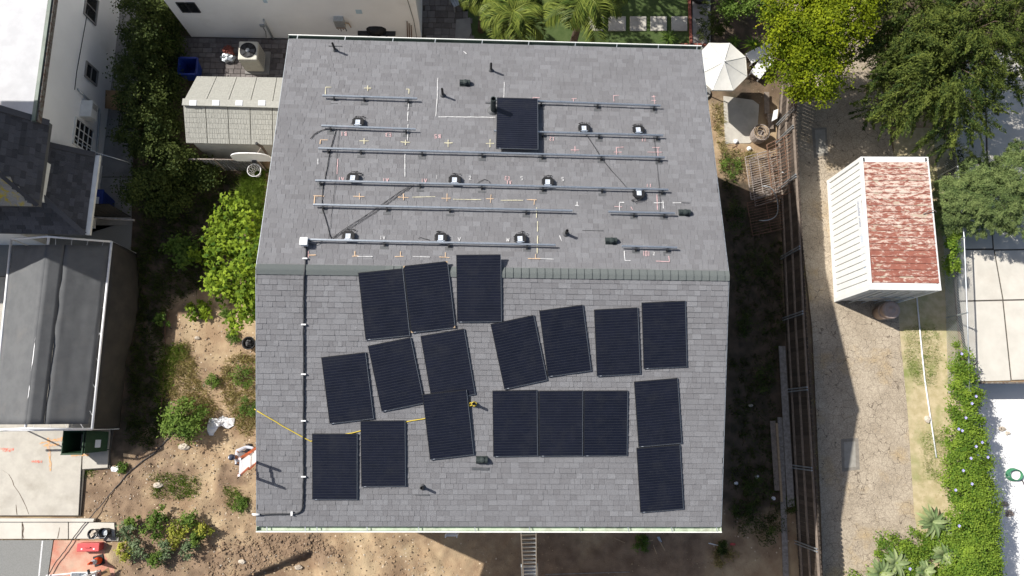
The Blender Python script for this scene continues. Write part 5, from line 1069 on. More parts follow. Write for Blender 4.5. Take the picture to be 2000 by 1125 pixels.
# ------------------------------------------------------------------ steel storage container
CW = [Vector((13.38, 9.2, 0)), Vector((15.84, 9.21, 0)), Vector((15.73, 4.37, 0)), Vector((13.23, 4.40, 0))]; HT = 2.57   # NW NE SE SW
ct = thing('storage_container', 'white steel storage container with a peeling red and white roof on the alley', 'container', (14.5, 6.8, 0))
cm = sum(CW, Vector())/4; ins = [c.lerp(cm, .05) for c in CW]
MB().prism([(q.x, q.y) for q in ins], .14, HT-.04).build('inner_box', 'white_paint', ct)
NWc, NEc, SEc, SWc = CW
for c in CW:
    d = (cm-c); d = Vector((math.copysign(.07, d.x), math.copysign(.07, d.y), 0)); MB().box((c.x+d.x, c.y+d.y, HT/2), (.14, .14, HT)).build('corner_post', 'white_paint', ct)
for a, b in ((NWc, NEc), (SWc, SEc)):
    mb = MB(); s = -1 if a is NWc else 1; w = .2 if a is NWc else .24
    mb.beam(a+Vector((.145, s*w/2, HT-.07)), b+Vector((-.145, s*w/2, HT-.07)), w, .14); mb.build('end_header', 'white_paint', ct)
mb = MB()
for a, b, s in ((NWc, SWc, 1), (NEc, SEc, -1)):
    for z in (HT-.075, .09): mb.beam(a+Vector((s*.04, -.145, z)), b+Vector((s*.04, .145, z)), .08, .14)
mb.build('side_rail', 'white_paint', ct)
for a, b, s in ((NWc, NEc, 1), ):
    for q in (NWc+Vector((.1, -.1, HT)), NEc+Vector((-.1, -.1, HT))): MB().box(q+Vector((0, 0, .004)), (.05, .12, .012)).build('casting_hole', 'black_rubber', ct)
nrf = 19
for k in range(nrf):                            # roof panels, each folded against the next
    u0, u1 = k/nrf, (k+1)/nrf; y0, y1 = .2/4.83, 1-.24/4.83; u0 = y0+(y1-y0)*u0; u1 = y0+(y1-y0)*u1
    A, B, C, D = NWc.lerp(SWc, u0)+Vector((.1, 0, HT-.02)), NEc.lerp(SEc, u0)+Vector((-.06, 0, HT-.02)), NEc.lerp(SEc, u1)+Vector((-.06, 0, HT-.02)), NWc.lerp(SWc, u1)+Vector((.1, 0, HT-.02))
    h = Vector((0, 0, .03)); mb = MB(); e = .012; mb.hexa([x-Vector((0, 0, .02)) for x in (D, C, B, A)], [D+h+Vector((0, e, 0)), C+h+Vector((0, e, 0)), B+h*.55, A+h*.55]); mb.build('roof_panel', 'rustroof', ct)
# corrugated long sides and ends
def corr(a, b, n, out, name, m, lo=.16, hi=HT-.15, gapw=.15, skip=()):
    d = (b-a); L = d.length; d = d/L
    for k in range(n):
        if k in skip: continue
        s0, s1 = L*k/n+L/n*gapw, L*(k+1)/n; j = 0
        q0, q1 = a+d*s0, a+d*s1; i0, i1 = q0-out*.05, q1-out*.05
        MB().hexa([i0+Vector((0, 0, lo)), q0+d*.02+Vector((0, 0, lo)), q1-d*.0+Vector((0, 0, lo)), i1+Vector((0, 0, lo))][::1], [i0+Vector((0, 0, hi)), q0+d*.02+Vector((0, 0, hi)), q1+Vector((0, 0, hi)), i1+Vector((0, 0, hi))]).build(name, m, ct)
corr(NWc+Vector((.02, -.15, 0)), SWc+Vector((.02, .15, 0)), 19, Vector((-1, 0, 0)), 'wall_panel', 'white_paint')
corr(SEc+Vector((-.02, .15, 0)), NEc+Vector((-.02, -.15, 0)), 19, Vector((1, 0, 0)), 'wall_panel', 'white_paint')
corr(SWc+Vector((.15, .03, 0)), SEc+Vector((-.15, .03, 0)), 8, Vector((0, -1, 0)), 'door_panel', 'white_paint')
corr(NEc+Vector((-.15, -.03, 0)), NWc+Vector((.15, -.03, 0)), 9, Vector((0, 1, 0)), 'wall_panel', 'white_paint')
for k in range(4):
    u = (.2, .4, .6, .8)[k]; q = SWc.lerp(SEc, u)+Vector((0, -.045, 0)); br = MB().tube([q+Vector((0, 0, .12)), q+Vector((0, 0, HT-.12))], .02, 8).build('lock_rod', 'galv', ct)
    for z in (.9, 1.5): MB().box(q+Vector((.05, -.03, z)), (.2, .03, .06)).build('handle', 'galv', br)
def text_mesh(txt, size, m, parent, mw, name='lettering'):
    cu = bpy.data.curves.new('t', 'FONT'); cu.body = txt; cu.size = size; cu.extrude = .002; ob = bpy.data.objects.new('t', cu); COL.objects.link(ob); bpy.context.view_layer.update()
    me = bpy.data.meshes.new_from_object(ob.evaluated_get(bpy.context.evaluated_depsgraph_get())); bpy.data.objects.remove(ob); me.name = name
    o = bpy.data.objects.new(name, me); COL.objects.link(o); me.materials.clear(); me.materials.append(M[m] if isinstance(m, str) else m); o.parent = parent; ORI[o.name] = ORI[parent.name]
    o.matrix_local = Matrix.Translation(-ORI[parent.name]) @ mw; return o
Mx = Matrix(((0, 0, -1, 0), (-1, 0, 0, 0), (0, 1, 0, 0), (0, 0, 0, 1)))   # text runs along -y, up is z, faces -x
blue_ink = mat('blue_lettering', (.16, .2, .34), (.22, .26, .4), 20); pale_ink = mat('pale_blue_lettering', (.42, .52, .68), (.5, .58, .7), 20)
q = Vector((13.315, 7.72, 2.16)); MB().box((13.313, 6.35, 2.24), (.012, 2.75, .33)).build('sign_panel', 'white_paint', ct)
text_mesh('mobile mini', .2, blue_ink, ct, Matrix.Translation((13.303, 7.66, 2.17)) @ Mx); text_mesh('(800) 950-6464', .2, pale_ink, ct, Matrix.Translation((13.303, 6.45, 2.17)) @ Mx)
MB().tube([P(1803, 418, HT+.03), P(1815, 411, HT+.12), P(1825, 411, HT+.1), P(1829, 414, HT+.02)], .018, 6).build('wire_hook', 'rustgrey', ct, True)
p = P(1716, 612); tc = thing('trash_can', 'faded pinkish round trash can with a lid beside the container', 'trash can', p)
MB().lathe([(.26, 0), (.31, .78), (.33, .8), (.33, .84), (.3, .86)], p, 24).build('body', 'pink_bin', tc, True)
MB().lathe([(.325, .845), (.32, .88), (.22, .9), (.2, .885), (.1, .885), (.09, .905), (0, .908)], p, 24).build('lid', 'pink_bin', tc, True)
MB().lathe([(.3, .5), (.318, .52), (.318, .55), (.3, .57)], p, 24).build('band', 'pink_bin', tc, True)

# ------------------------------------------------------------------ long board fence
fe = thing('board_fence', 'long brown board fence with metal posts between the yard and the alley', 'fence', P(1545, 640))
fpts = [P(1497, 190), P(1503, 285), P(1536, 640), P(1554, 1000), P(1556, 1300)]; FH = 1.75
ftop = [Vector((11.95, 13.6, 0)), Vector((11.55, 11.0, 0)), Vector((11.42, 6.5, 0)), Vector((11.3, 3.4, 0)), Vector((11.13, -3.2, 0)), Vector((11.0, -9, 0))]
d0 = 0; bw = .148
for a, b in zip(ftop, ftop[1:]):
    L = (b-a).length; d = (b-a)/L; nrm = Vector((-d.y, d.x, 0)); ang = math.atan2(d.y, d.x); k = 0; s = d0
    while s < L:
        c = a+d*s; h = FH+random.uniform(-.02, .02); mb = MB(); R = Matrix.Rotation(ang, 3, 'Z'); x0, x1, y0, y1 = -.068, .068, -.011, .011
        prof = [(x0, 0), (x1, 0), (x1, h-.05), (.035, h), (-.035, h), (x0, h-.05)]
        o_ = nrm*random.uniform(-.004, .004)
        vs = [c+o_+R @ Vector((x, y, z)) for y in (y0, y1) for x, z in prof]
        mb.add(vs, [(0, 1, 2, 3, 4, 5), (11, 10, 9, 8, 7, 6)]+[(i, 6+i, 6+(i+1) % 6, (i+1) % 6) for i in range(6)]); mb.build('board', 'fence_wood', fe); s += bw
    d0 = s-L; inw = Vector((-1, 0, 0))
    for z in (.3, .95, 1.6): MB().beam(a+inw*.04+Vector((0, 0, z)), b+inw*.04+Vector((0, 0, z)), .045, .09).build('rail', 'fence_rail', fe)
for y in (10.7, 8.8, 6.1, 3.75, 1.1, -1.6, -4.2):
    for a, b in zip(ftop, ftop[1:]):
        if b.y <= y <= a.y:
            c = a.lerp(b, (a.y-y)/(a.y-b.y))
            for s in (-.045, .045): MB().tube([c+Vector((-.1, s, 0)), c+Vector((-.1, s, FH-.05))], .024, 8).build('post', 'galv', fe)
# planks leaning and lying along the fence
for i, (a, b, w, z, m, lab) in enumerate((((1527, 676), (1545, 990), .24, .22, 'grey_wood', 'widest grey plank in the pile along the fence'), ((1509, 822), (1518, 958), .2, .12, 'fence_rail', 'brown plank at the yard side of the plank pile'), ((1517, 826), (1527, 980), .07, .2, 'tan_wood', 'narrow pale batten in the plank pile along the fence'), ((1524, 815), (1535, 1130), .2, .1, 'grey_wood', 'grey plank partly under the widest plank of the pile'))):
    p, q = P(*a, z), P(*b, z); o = MB().beam(p, q, w, .04).build('plank', m); tag(o, lab, 'plank', 'planks along the fence')
for i, (a, b, lab) in enumerate((((1497, 180), (1498, 222), 'short weathered plank by the concrete slab'), ((1503, 222), (1506, 252), 'short tan plank end beside the white box'))):
    tag(MB().beam(P(*a, .15), P(*b, .1), .2, .04).build('plank', 'fence_rail'), lab, 'plank', 'planks along the fence')
p = P(1512, 226, 0); bx = tag(MB().hexa([P(1508, 237, .3), P(1517, 231, .3), P(1519, 213, .3), P(1511, 216, .3)], [P(1507, 237, .62), P(1518, 231, .62), P(1520, 213, .62), P(1511, 216, .62)]).build('storage_box', 'white_plastic'), 'small white box on planks at the fence', 'box')
for i, (a, b, lab) in enumerate((((1516, 243), (1550, 209), 'upper conduit pipe leaning on the top of the fence'), ((1519, 245), (1552, 213), 'lower conduit pipe leaning on the top of the fence'))):
    tag(MB().tube([P(*a, .6), P(*b, 1.8)], .02, 8).build('conduit_pipe', 'galv'), 'galvanised '+lab, 'pipe', 'pipes on the fence')
# rusty metal grid panels leaning in a heap on the fence
def grid_panel(c, ux, uy, w, h, n1, n2, m, lab, r=.012):
    t = thing('grid_panel', lab, 'metal grid', c, 0, 'rusty grids heaped at the fence'); ux = Vector(ux).normalized(); uy = Vector(uy).normalized()
    for k in range(n1+1):
        v = -h/2+h*k/n1; MB().tube([c-ux*w/2+uy*v, c+ux*w/2+uy*v], r*(1.6 if k in (0, n1) else 1), 5).build('bar', m, t)
    for k in range(n2+1):
        v = -w/2+w*k/n2; MB().tube([c+ux*v-uy*h/2+Vector((0, 0, .015)), c+ux*v+uy*h/2+Vector((0, 0, .015))], r*(1.6 if k in (0, n2) else 1), 5).build('bar', m, t)
grid_panel(P(1497, 338, .3), (1, .28, .05), (-.08, 1, .02), 1.5, 1.7, 18, 3, 'rustgrey', 'rusty metal grid with many long bars on top of the heap')
grid_panel(P(1508, 345, .16), (1, .3, .1), (-.05, 1, .0), 1.6, 1.9, 22, 2, 'rustgrey', 'rusty metal grid underneath the top grid of the heap')
grid_panel(P(1528, 325, .85), (.55, .1, .8), (-.03, 1, .0), 1.1, 2.2, 16, 3, 'rust', 'rusty metal grid standing against the fence behind the heap')
grid_panel(P(1500, 420, .25), (1, .2, .15), (-.1, 1, 0), 1.4, 1.3, 12, 2, 'rust', 'metal grid lying in deep shade below the heap')
for i, (px, py, r, a0, a1, lab) in enumerate(((1488, 400, .62, -1.9, 1.6, 'grey hose loop in shade below the rusty grids'), (1512, 375, .7, -.6, 1.2, 'pale bent hose arching over the rusty grids'))):
    c = P(px, py, .3); pts = [c+Vector((r*math.cos(t), r*math.sin(t)*1.1, .25*math.sin(t*1.3)**2)) for t in np.linspace(a0, a1, 16)]; tag(MB().tube(pts, .018, 6).build('hose', 'galv', None, True), lab, 'hose')
p = P(1478, 268); cl = thing('wire_barrel', 'old barrel of rolled wire and scrap beside the concrete slab', 'barrel', p)
MB().lathe([(.3, 0), (.33, .25), (.33, .5), (.3, .5), (.29, .3), (0, .28)], p, 18).build('barrel', 'rustgrey', cl)
for k in range(7):
    r = random.uniform(.12, .3); MB().tube([p+Vector((r*math.cos(t), r*math.sin(t), .42+.03*k+.03*math.sin(3*t))) for t in np.linspace(0, 6.28, 17)[:-1]], .012, 5, closed=True).build('wire_ring', 'rustgrey' if k % 2 else 'tan_wood', cl)
tag(blob_mesh(P(1437, 276, .08), .08, .09, .07, 21).build('rag', 'plastic_sheet'), 'small white crumpled rag at the edge of the concrete slab', 'rag'); tag(blob_mesh(P(1463, 290, .08), .09, .08, .07, 22).build('rag', 'plastic_sheet'), 'pale rag on the dirt left of the rusty grids', 'rag')
tag(MB().tube([P(1431, 289, .03), P(1440, 283, .05), P(1437, 286, .04), P(1449, 299, .03)], .012, 5).build('bent_rod', 'rust'), 'bent rusty rod on the dirt below the slab', 'rod')

# ------------------------------------------------------------------ umbrella
p = P(1412, 130); um = thing('patio_umbrella', 'white octagonal patio umbrella beside the right end of the back eave', 'umbrella', p); uc = P(1415, 120, 2.5); rad = 1.02
rim = [uc+Vector((rad*math.cos(math.pi/8+k*math.pi/4), rad*math.sin(math.pi/8+k*math.pi/4), -.36)) for k in range(8)]
for k in range(8):
    a, b = rim[k], rim[(k+1) % 8]; n = 5; vs = []; fs = []
    for i in range(n+1):
        u = i/n
        for j in range(n+1): q = uc.lerp(a.lerp(b, j/n), u*.985+.015); q.z += -.03*math.sin(math.pi*u)+.012*u*(-math.sin(math.pi*j/n)*1.5); vs.append(q)
    fs = [(i*(n+1)+j, (i+1)*(n+1)+j, (i+1)*(n+1)+j+1, i*(n+1)+j+1) for i in range(n) for j in range(n)]
    mb = MB(); mb.add(vs, fs, .5); o = mb.build('canopy_panel', 'canvas', um); o.modifiers.new('thickness', 'SOLIDIFY').thickness = .004
    MB().tube([uc-Vector((0, 0, .0)), uc.lerp(a, .5)-Vector((0, 0, .022)), a+Vector((0, 0, .004))], .005, 5).build('rib', 'galv', um)
    MB().slab([a, b, b-Vector((0, 0, .09))+(uc-b)*.004, a-Vector((0, 0, .09))+(uc-a)*.004], .003).build('valance', 'canvas', um)
MB().tube([Vector((uc.x, uc.y, .05)), uc+Vector((0, 0, .06))], .024, 8).build('pole', 'white_pipe', um); MB().lathe([(.28, 0), (.26, .07), (.06, .1), (.05, .25), (0, .25)], Vector((uc.x, uc.y, 0)), 18).build('base', 'conc_grey', um)
for i, (px, py, an, lab) in enumerate(((1476, 112, .5, 'upper white lounge chair half under the yellow green tree'), (1482, 138, .9, 'lower white lounge chair half under the yellow green tree'))):
    p = P(px, py); lc = thing('lounge_chair', lab, 'chair', p, an, 'white lounge chairs')
    MB().box((0, 0, .3), (.95, .48, .05)).build('seat', 'white_plastic', lc, local=True, bevel=.015); MB().box((.55, 0, .5), (.5, .48, .05), rot=Matrix.Rotation(-.8, 3, 'Y')).build('backrest', 'white_plastic', lc, local=True, bevel=.015)
    for sx in (-.4, .35):
        for sy in (-.2, .2): MB().box((sx, sy, .14), (.05, .05, .28)).build('leg', 'white_plastic', lc, local=True)
p = P(1449, 28); tb = thing('garden_table', 'small grey square table in the shaded garden corner', 'table', p)
MB().box(p+Vector((0, 0, .5)), (.5, .32, .03)).build('tabletop', 'conc_grey', tb)
for sx in (-.2, .2):
    for sy in (-.12, .12): MB().box(p+Vector((sx, sy, .24)), (.03, .03, .48)).build('leg', 'galv', tb)
p = P(1365, -4); MB_ = MB().lathe([(.3, 0), (.36, .3), (.34, .3), (.28, .05), (0, .05)], p, 20).build('fire_bowl', 'black_rubber'); tag(MB_, 'round black bowl on the grey garden path', 'bowl')
tag(MB().beam(P(1475, 52, .4), P(1502, 40, .5), .03).build('yellow_stick', 'rope'), 'thin yellow stick in the shaded garden corner', 'stick')

# ------------------------------------------------------------------ trees and shrubs
def tree(label, base, blobs, n, ln, wd, m, clumps, csize, spray=0, trunk=.14, group='leafy garden trees', **kw):
    return plant('leafy_tree', label, 'tree', P(*base), [pblob(*b) for b in blobs], n, ln, wd, m, clumps, csize, spray, group, trunk, **kw)
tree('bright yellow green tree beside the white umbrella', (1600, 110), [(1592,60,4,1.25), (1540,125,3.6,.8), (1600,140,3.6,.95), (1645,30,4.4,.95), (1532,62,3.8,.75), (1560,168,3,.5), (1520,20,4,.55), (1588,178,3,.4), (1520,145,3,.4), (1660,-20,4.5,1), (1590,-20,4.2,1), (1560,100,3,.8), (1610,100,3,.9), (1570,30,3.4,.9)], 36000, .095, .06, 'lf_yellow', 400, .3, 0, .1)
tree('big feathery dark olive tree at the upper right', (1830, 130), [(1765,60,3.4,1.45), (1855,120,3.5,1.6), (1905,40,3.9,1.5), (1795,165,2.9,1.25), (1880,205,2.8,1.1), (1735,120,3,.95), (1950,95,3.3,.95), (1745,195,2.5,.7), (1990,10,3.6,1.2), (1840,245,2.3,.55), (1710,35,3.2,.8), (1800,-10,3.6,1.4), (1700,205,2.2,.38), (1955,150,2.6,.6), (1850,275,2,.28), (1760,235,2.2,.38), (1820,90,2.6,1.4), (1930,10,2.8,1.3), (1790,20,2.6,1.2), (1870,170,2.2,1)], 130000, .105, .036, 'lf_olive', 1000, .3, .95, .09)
tree('bright green small tree at the top edge', (1440, -10), [(1428,8,2.2,.45), (1465,-5,2.4,.5), (1490,10,2.2,.35), (1455,14,2,.25)], 3200, .1, .06, 'lf_shrub', 50, .25, 0, .06)
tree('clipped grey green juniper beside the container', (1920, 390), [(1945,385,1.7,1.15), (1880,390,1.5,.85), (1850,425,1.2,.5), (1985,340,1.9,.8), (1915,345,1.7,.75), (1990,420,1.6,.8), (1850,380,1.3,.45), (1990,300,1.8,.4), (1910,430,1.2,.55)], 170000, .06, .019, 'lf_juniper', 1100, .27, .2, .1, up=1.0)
for i, (px, py, s, lab) in enumerate(((1400, 30, .55, 'dark bush by the grey garden path, behind the umbrella'),)):
    plant('dark_bush', lab, 'bush', P(px, py), [pblob(px, py, .7, s, s*1.2), pblob(px-14, py+28, .5, .4)], 2600, .09, .03, 'lf_shade_toned', 40, .25, .3, 'bushes in the back garden')
plant('shade_tree', 'tall tree just above the top edge shading the lawn', 'tree', Vector((4, 19, 0)), [(2.6, 18.4, 5.6, 1.4, 1.2, 1.0), (-.2, 18.6, 5.7, 1.1, .8, .6), (1.3, 17.7, 5.2, .8, .6, .5), (.4, 19.4, 6, 1.2, .9, .7), (4.6, 18, 5.4, 1.4, 1.2, 1), (6.2, 17.6, 5.2, 1.2, 1.1, .9), (5.2, 16.2, 5.7, .7, .6, .5), (7.6, 18.3, 5.4, 1.2, 1.2, .9), (3.4, 19.6, 6, 1.4, 1.2, 1)], 9000, .16, .1, 'lf_dark', 150, .4, 0, 'leafy garden trees', .14)
# ivy along the left boundary
for i, (px, py, z, r, lab) in enumerate(((280, 18, 1.7, .75, 'topmost mound of ivy at the upper edge of the picture'), (278, 75, 1.7, .75, 'ivy mound left of the white stucco house'), (272, 135, 1.6, .8, 'ivy mound left of the open blue bin'), (272, 195, 1.6, .85, 'ivy mound level with the brown cardboard sheet'), (280, 255, 1.5, .9, 'ivy mound left of the shed gable'), (300, 315, 1.3, .9, 'ivy mound below the shed corner'), (345, 320, .9, .7, 'low ivy spreading in front of the chain link fence'), (285, 372, 1.2, .75, 'ivy mound beside the blue lidded bin'))):
    plant('ivy_mound', 'dark '+lab, 'ivy', P(px+10, py+6), [pblob(px, py, z, r, r*.8, .7), pblob(px+22, py+14, z*.55, r*.75, r*.75, .5), pblob(px+52, py+18, .5, r*.7, r*.8, .4)], 6500, .085, .06, 'lf_shade_toned', 90, .28, 0, 'ivy mounds along the left boundary')
def rosette(name, lab, base, n, L, w, m, z0=.1, rise=.9, group=None, stem=0):
    t = thing(name, lab, 'plant', base, 0, group); V = []; T = []
    for k in range(n):
        an = k*2.4+random.uniform(-.2, .2); el = rise*(1-k/n)+.12; d = Vector((math.cos(an), math.sin(an), 0)); s = Vector((-d.y, d.x, 0)); l = L*random.uniform(.75, 1.1); c = Vector(base)+Vector((0, 0, z0+stem))
        mb = MB(); vs = []; S = 6
        for i in range(S+1):
            u = i/S; ww = w*(math.sin(math.pi*min(1, u*.85+.13)))**.8*(1 if u < 1 else .05); q = c+d*l*u*math.cos(el*(1-.55*u))+Vector((0, 0, l*u*math.sin(el*(1-.7*u))-.25*l*u*u*(1-el)))
            vs += [q-s*ww/2+Vector((0, 0, ww*.18)), q-Vector((0, 0, .0)), q+s*ww/2+Vector((0, 0, ww*.18))]
        fs = []
        for i in range(S): fs += [(3*i, 3*i+3, 3*i+4, 3*i+1), (3*i+1, 3*i+4, 3*i+5, 3*i+2)]
        mb.add(vs, fs, random.random()); mb.build('leaf', m, t)
    if stem: MB().tube([base, Vector(base)+Vector((0, 0, stem+z0))], .07, 8).build('stem', 'bark', t)
    return t
rosette('yucca_plant', 'green spiky yucca on a short trunk in the shaded ivy', P(338, 108, 0), 30, .5, .05, 'lf_shrub', .1, 1.1, None, .8)
for i, (px, py, L, lab) in enumerate(((1815, 1018, .62, 'largest agave rosette, at the end of the dry verge'), (1858, 1028, .5, 'agave rosette between the hedge and the largest one'), (1742, 1098, .55, 'agave at the lower edge, middle one of the lower three'), (1713, 1118, .6, 'leftmost agave at the bottom edge of the picture'), (1836, 1082, .5, 'agave low in the hedge below the largest rosette'), (1800, 1112, .42, 'small agave at the bottom edge right of the lower pair'))):
    rosette('agave_plant', 'grey green '+lab, P(px, py, .25), 26, L, .15, 'lf_agave', .15, 1.0, 'agaves by the alley')
for i, (px, py, L, lab) in enumerate(((1468, 92, .5, 'bright leaved plant by the white umbrella edge'), (1305, 78, .45, 'grassy spiky plant behind the back gutter on the right'), (1432, 85, .35, 'dull spiky plant between umbrella and garden corner'))):
    rosette('spiky_plant', lab, P(px, py, .1), 26, L, .05, 'lf_shrub' if i else 'lf_hedge', .1, .9, 'spiky plants')
# palms behind the eave: arching fronds of single leaflets
def palm(label, base, z, nf, L, seed, dirs=None):
    t = thing('palm_tree', label, 'palm', base, 0, 'palms behind the back eave'); rg = np.random.default_rng(seed); c = np.array([base.x, base.y, z])
    MB().tube([base-Vector((0, 0, .05)), Vector((base.x+.05, base.y, z*.5)), Vector((base.x, base.y, z))], [.16, .13, .1], 10).build('trunk', 'bark', t, True)
    for k in range(nf):
        an = 6.283*k/nf+rg.uniform(-.25, .25); el = rg.uniform(.15, 1.1); l = L*rg.uniform(.8, 1.1); d = np.array([math.cos(an), math.sin(an), 0]); s = np.array([-d[1], d[0], 0]); S = 40
        u = np.linspace(0, 1, S); pts = c+np.outer(u*l*math.cos(el*.7), d)*(1-.12*u[:, None])+np.outer(l*(u*math.sin(el)-u*u*(.55+.4*math.sin(el))), [0, 0, 1])
        mb = MB(); mb.tube([Vector(p) for p in pts[::4]], [.022*(1-.8*x) for x in u[::4]], 5, .8); fr = mb.build('frond', 'lf_palm', t)
        V = []; T = []
        for sg in (-1, 1):
            for i in range(3, S):
                for q_ in range(2):
                    b = pts[i]+(pts[i]-pts[i-1])*q_*.5; tan = pts[i]-pts[i-1]; tan /= np.linalg.norm(tan); ll = .62*math.sin(math.pi*min(1, .12+u[i]*.88))**.6*rg.uniform(.8, 1.1); dv = s*sg*.8+tan*.65+np.array([0, 0, rg.uniform(-.25, .3)]); dv /= np.linalg.norm(dv); w = np.cross(dv, [0, 0, 1]); w = w/max(1e-6, np.linalg.norm(w))*.017
                    mid = b+dv*ll*.55; tip = b+dv*ll+np.array([0, 0, -.3*ll]); V += [b-w*.6, mid-w, tip, mid+w]; T.append(rg.random())
        np_mesh('leaflet', np.array(V), 4, 'lf_palm', t, np.array(T))['kind'] = 'stuff'; c_ = t.children[-1]; c_.parent = fr; ORI[c_.name] = ORI[fr.name]
    return t
PB = lambda x, y, z: Vector((P(x, y, z).x, P(x, y, z).y, 0))
palm('left palm with yellow green drooping fronds behind the back gutter', PB(1003, 22, 3.6), 3.6, 15, 1.5, 5)
palm('right palm with long hanging fronds over the stepping stones', PB(1140, -8, 4.0), 4.0, 17, 2.0, 9)
palm('small dark palm at the top edge left of the other palms', PB(940, -30, 3.0), 3.0, 10, 1.1, 12)

# hedge with violet flowers and the neighbours' creepers
hb = []
for py in np.linspace(700, 1240, 26):
    f = (py-700)/425; cx = 1868+f*28; hw = .35+.55*min(1, f*1.6); hb.append(pblob(cx+8, py, .75, hw+.05, .55, .55)); hb.append(pblob(cx+20*min(1, f*2+.3), py+8, 1.0, hw*.8, .5, .4))
hg = plant('flowering_hedge', 'long bright green hedge dotted with violet flowers between alley and white patio', 'hedge', P(1880, 900), hb, 62000, .062, .048, 'lf_hedge', 760, .2, 0, None, .05, up=1.1, stems=False)
mb = MB()
for py in range(720, 1130, 25): a = P(1880+(py-700)*.06, py); mb.tube([a, a+Vector((.05, .1, .6)), a+Vector((-.1, .2, 1.0))], [.03, .02, .008], 5)
mb.build('stem', 'bark', hg)
for k, (px, py) in enumerate(((1878, 691), (1906, 774), (1898, 788), (1886, 816), (1879, 841), (1872, 838), (1918, 864), (1906, 872), (1929, 893), (1896, 895), (1881, 919), (1866, 957), (1873, 1027), (1777, 1111), (1898, 945))):
    c = P(px, py, 1.45); mb = MB()
    for j in range(5):
        a_ = j*1.2566; d = Vector((math.cos(a_), math.sin(a_), .25)); s = Vector((-d.y, d.x, 0)); mb.add([c, c+d*.036-s*.024, c+d*.055+Vector((0, 0, .01)), c+d*.036+s*.024], [(0, 1, 2, 3)])
    mb.build('flower', 'flower', hg)
plant('ground_creeper', 'sprawling yellow green creeper filling the corner around the agaves', 'creeper', P(1790, 1090), [pblob(x, y, .25, .55, .5, .3) for x, y in ((1740, 1075), (1790, 1060), (1840, 1060), (1770, 1110), (1820, 1100), (1870, 1080), (1730, 1130), (1800, 1140), (1860, 1130), (1890, 1040), (1760, 1085), (1690, 1140))], 17000, .065, .05, 'lf_hedge', 260, .2, 0, None, .03, up=1.1, stems=False)
plant('fence_vine', 'bright vine hanging on the chain link fence beside the container', 'vine', P(1856, 500), [pblob(1857, 488, .9, .22, .35, .35), pblob(1858, 515, .9, .2, .35, .3), pblob(1856, 455, .8, .3, .3, .4)], 2200, .085, .06, 'lf_hedge', 36, .16, 0, 'vines on the fence', .03)
plant('fence_vine', 'dark creeper at the foot of the fence between the two trees', 'vine', P(1862, 340), [pblob(1864, 330, .4, .25, .8, .4), pblob(1868, 385, .4, .3, .6, .4)], 2200, .08, .05, 'lf_shade_toned', 36, .2, 0, 'vines on the fence', .03)
cf2 = thing('mesh_fence', 'silver chain link fence between the container and the pale drive', 'fence', P(1845, 600))
chainlink(cf2, [Vector((17.95, 12.2, 0)), Vector((17.86, 9.4, 0)), Vector((17.75, 6.6, 0)), Vector((17.5, 3.8, 0)), Vector((17.22, 1.0, 0))], 1.2, .1, .006, .024)
tag(MB().tube([P(1790, 575, .03), P(1797, 650, .03), P(1806, 740, .03), P(1818, 820, .03), P(1829, 894, .03)], .026, 8).build('white_pipe', 'white_pipe', None, True), 'long white pipe lying on the dry grass by the container', 'pipe')
tag(blob_mesh(P(1811, 819, .05), .12, .13, .09, 31, 9, .3).build('rock', 'stone'), 'pinkish rock on the dry verge beside the white pipe', 'rock')
grass('dry_grass', 'dry straw coloured grass along the alley verge', None, [[(1760, 590), (1830, 590), (1850, 720), (1862, 1000), (1800, 1020), (1795, 960), (1775, 760)]], 32000, .06, 'grass_dry', .012)
grass('grass', 'green grass patch on the verge near the container', None, [[(1768, 640), (1828, 640), (1836, 700), (1825, 755), (1785, 750), (1768, 700)], [(1800, 850), (1850, 830), (1852, 950), (1805, 930)]], 16000, .09, 'grass', .014)
grass('dry_grass', 'ragged dry grass overlapping the edge of the alley', None, [[(1748, 590), (1766, 590), (1786, 800), (1800, 1000), (1780, 1000), (1764, 800)], [(1540, 300), (1552, 300), (1592, 640), (1606, 1000), (1600, 1000), (1584, 640)], [(1600, 1010), (1700, 1060), (1790, 960), (1800, 1030), (1700, 1110), (1630, 1120)]], 5500, .05, 'grass_dry', .012, 1.2)
grass('dry_grass', 'dry litter on the alley under the trees', None, [[(1690, 230), (1770, 250), (1760, 300), (1690, 290)], [(1770, 215), (1830, 290), (1800, 305), (1750, 300)]], 1500, .05, 'grass_dry', .012)
# green hose coil and litter on the white patio
p = P(1978, 927, LOW); hc_ = thing('hose_coil', 'green garden hose coiled on the white patio', 'hose', p)
for k in range(5):
    r = .3-.012*k; MB().tube([p+Vector((r*1.0*math.cos(t)+.01*k, r*.78*math.sin(t), .03+.028*k+.01*math.sin(3*t+k))) for t in np.linspace(0, 6.283, 29)[:-1]], .016, 6, closed=True).build('loop', 'hose_green', hc_, True)
MB().tube([p+Vector((.3, -.2, .05)), p+Vector((.37, -.33, .02)), p+Vector((.39, -.42, .02))], .02, 6).build('nozzle', 'dark_metal', hc_)
for i, (px, py, s, m, lab) in enumerate(((1962, 985, .16, 'stone', 'crumpled paper scrap below the hose coil'), (1972, 1003, .15, 'rustgrey', 'second crumpled scrap below the hose coil'), (1958, 838, .12, 'stone', 'small brownish scrap above the hose coil'), (1968, 846, .1, 'stone', 'pale scrap just right of the brownish one'))):
    tag(blob_mesh(P(px, py, LOW+.03), s, s*.7, .05, 40+i, 9, .9).build('litter', m), lab+' on the white patio', 'litter', 'litter on the patio')

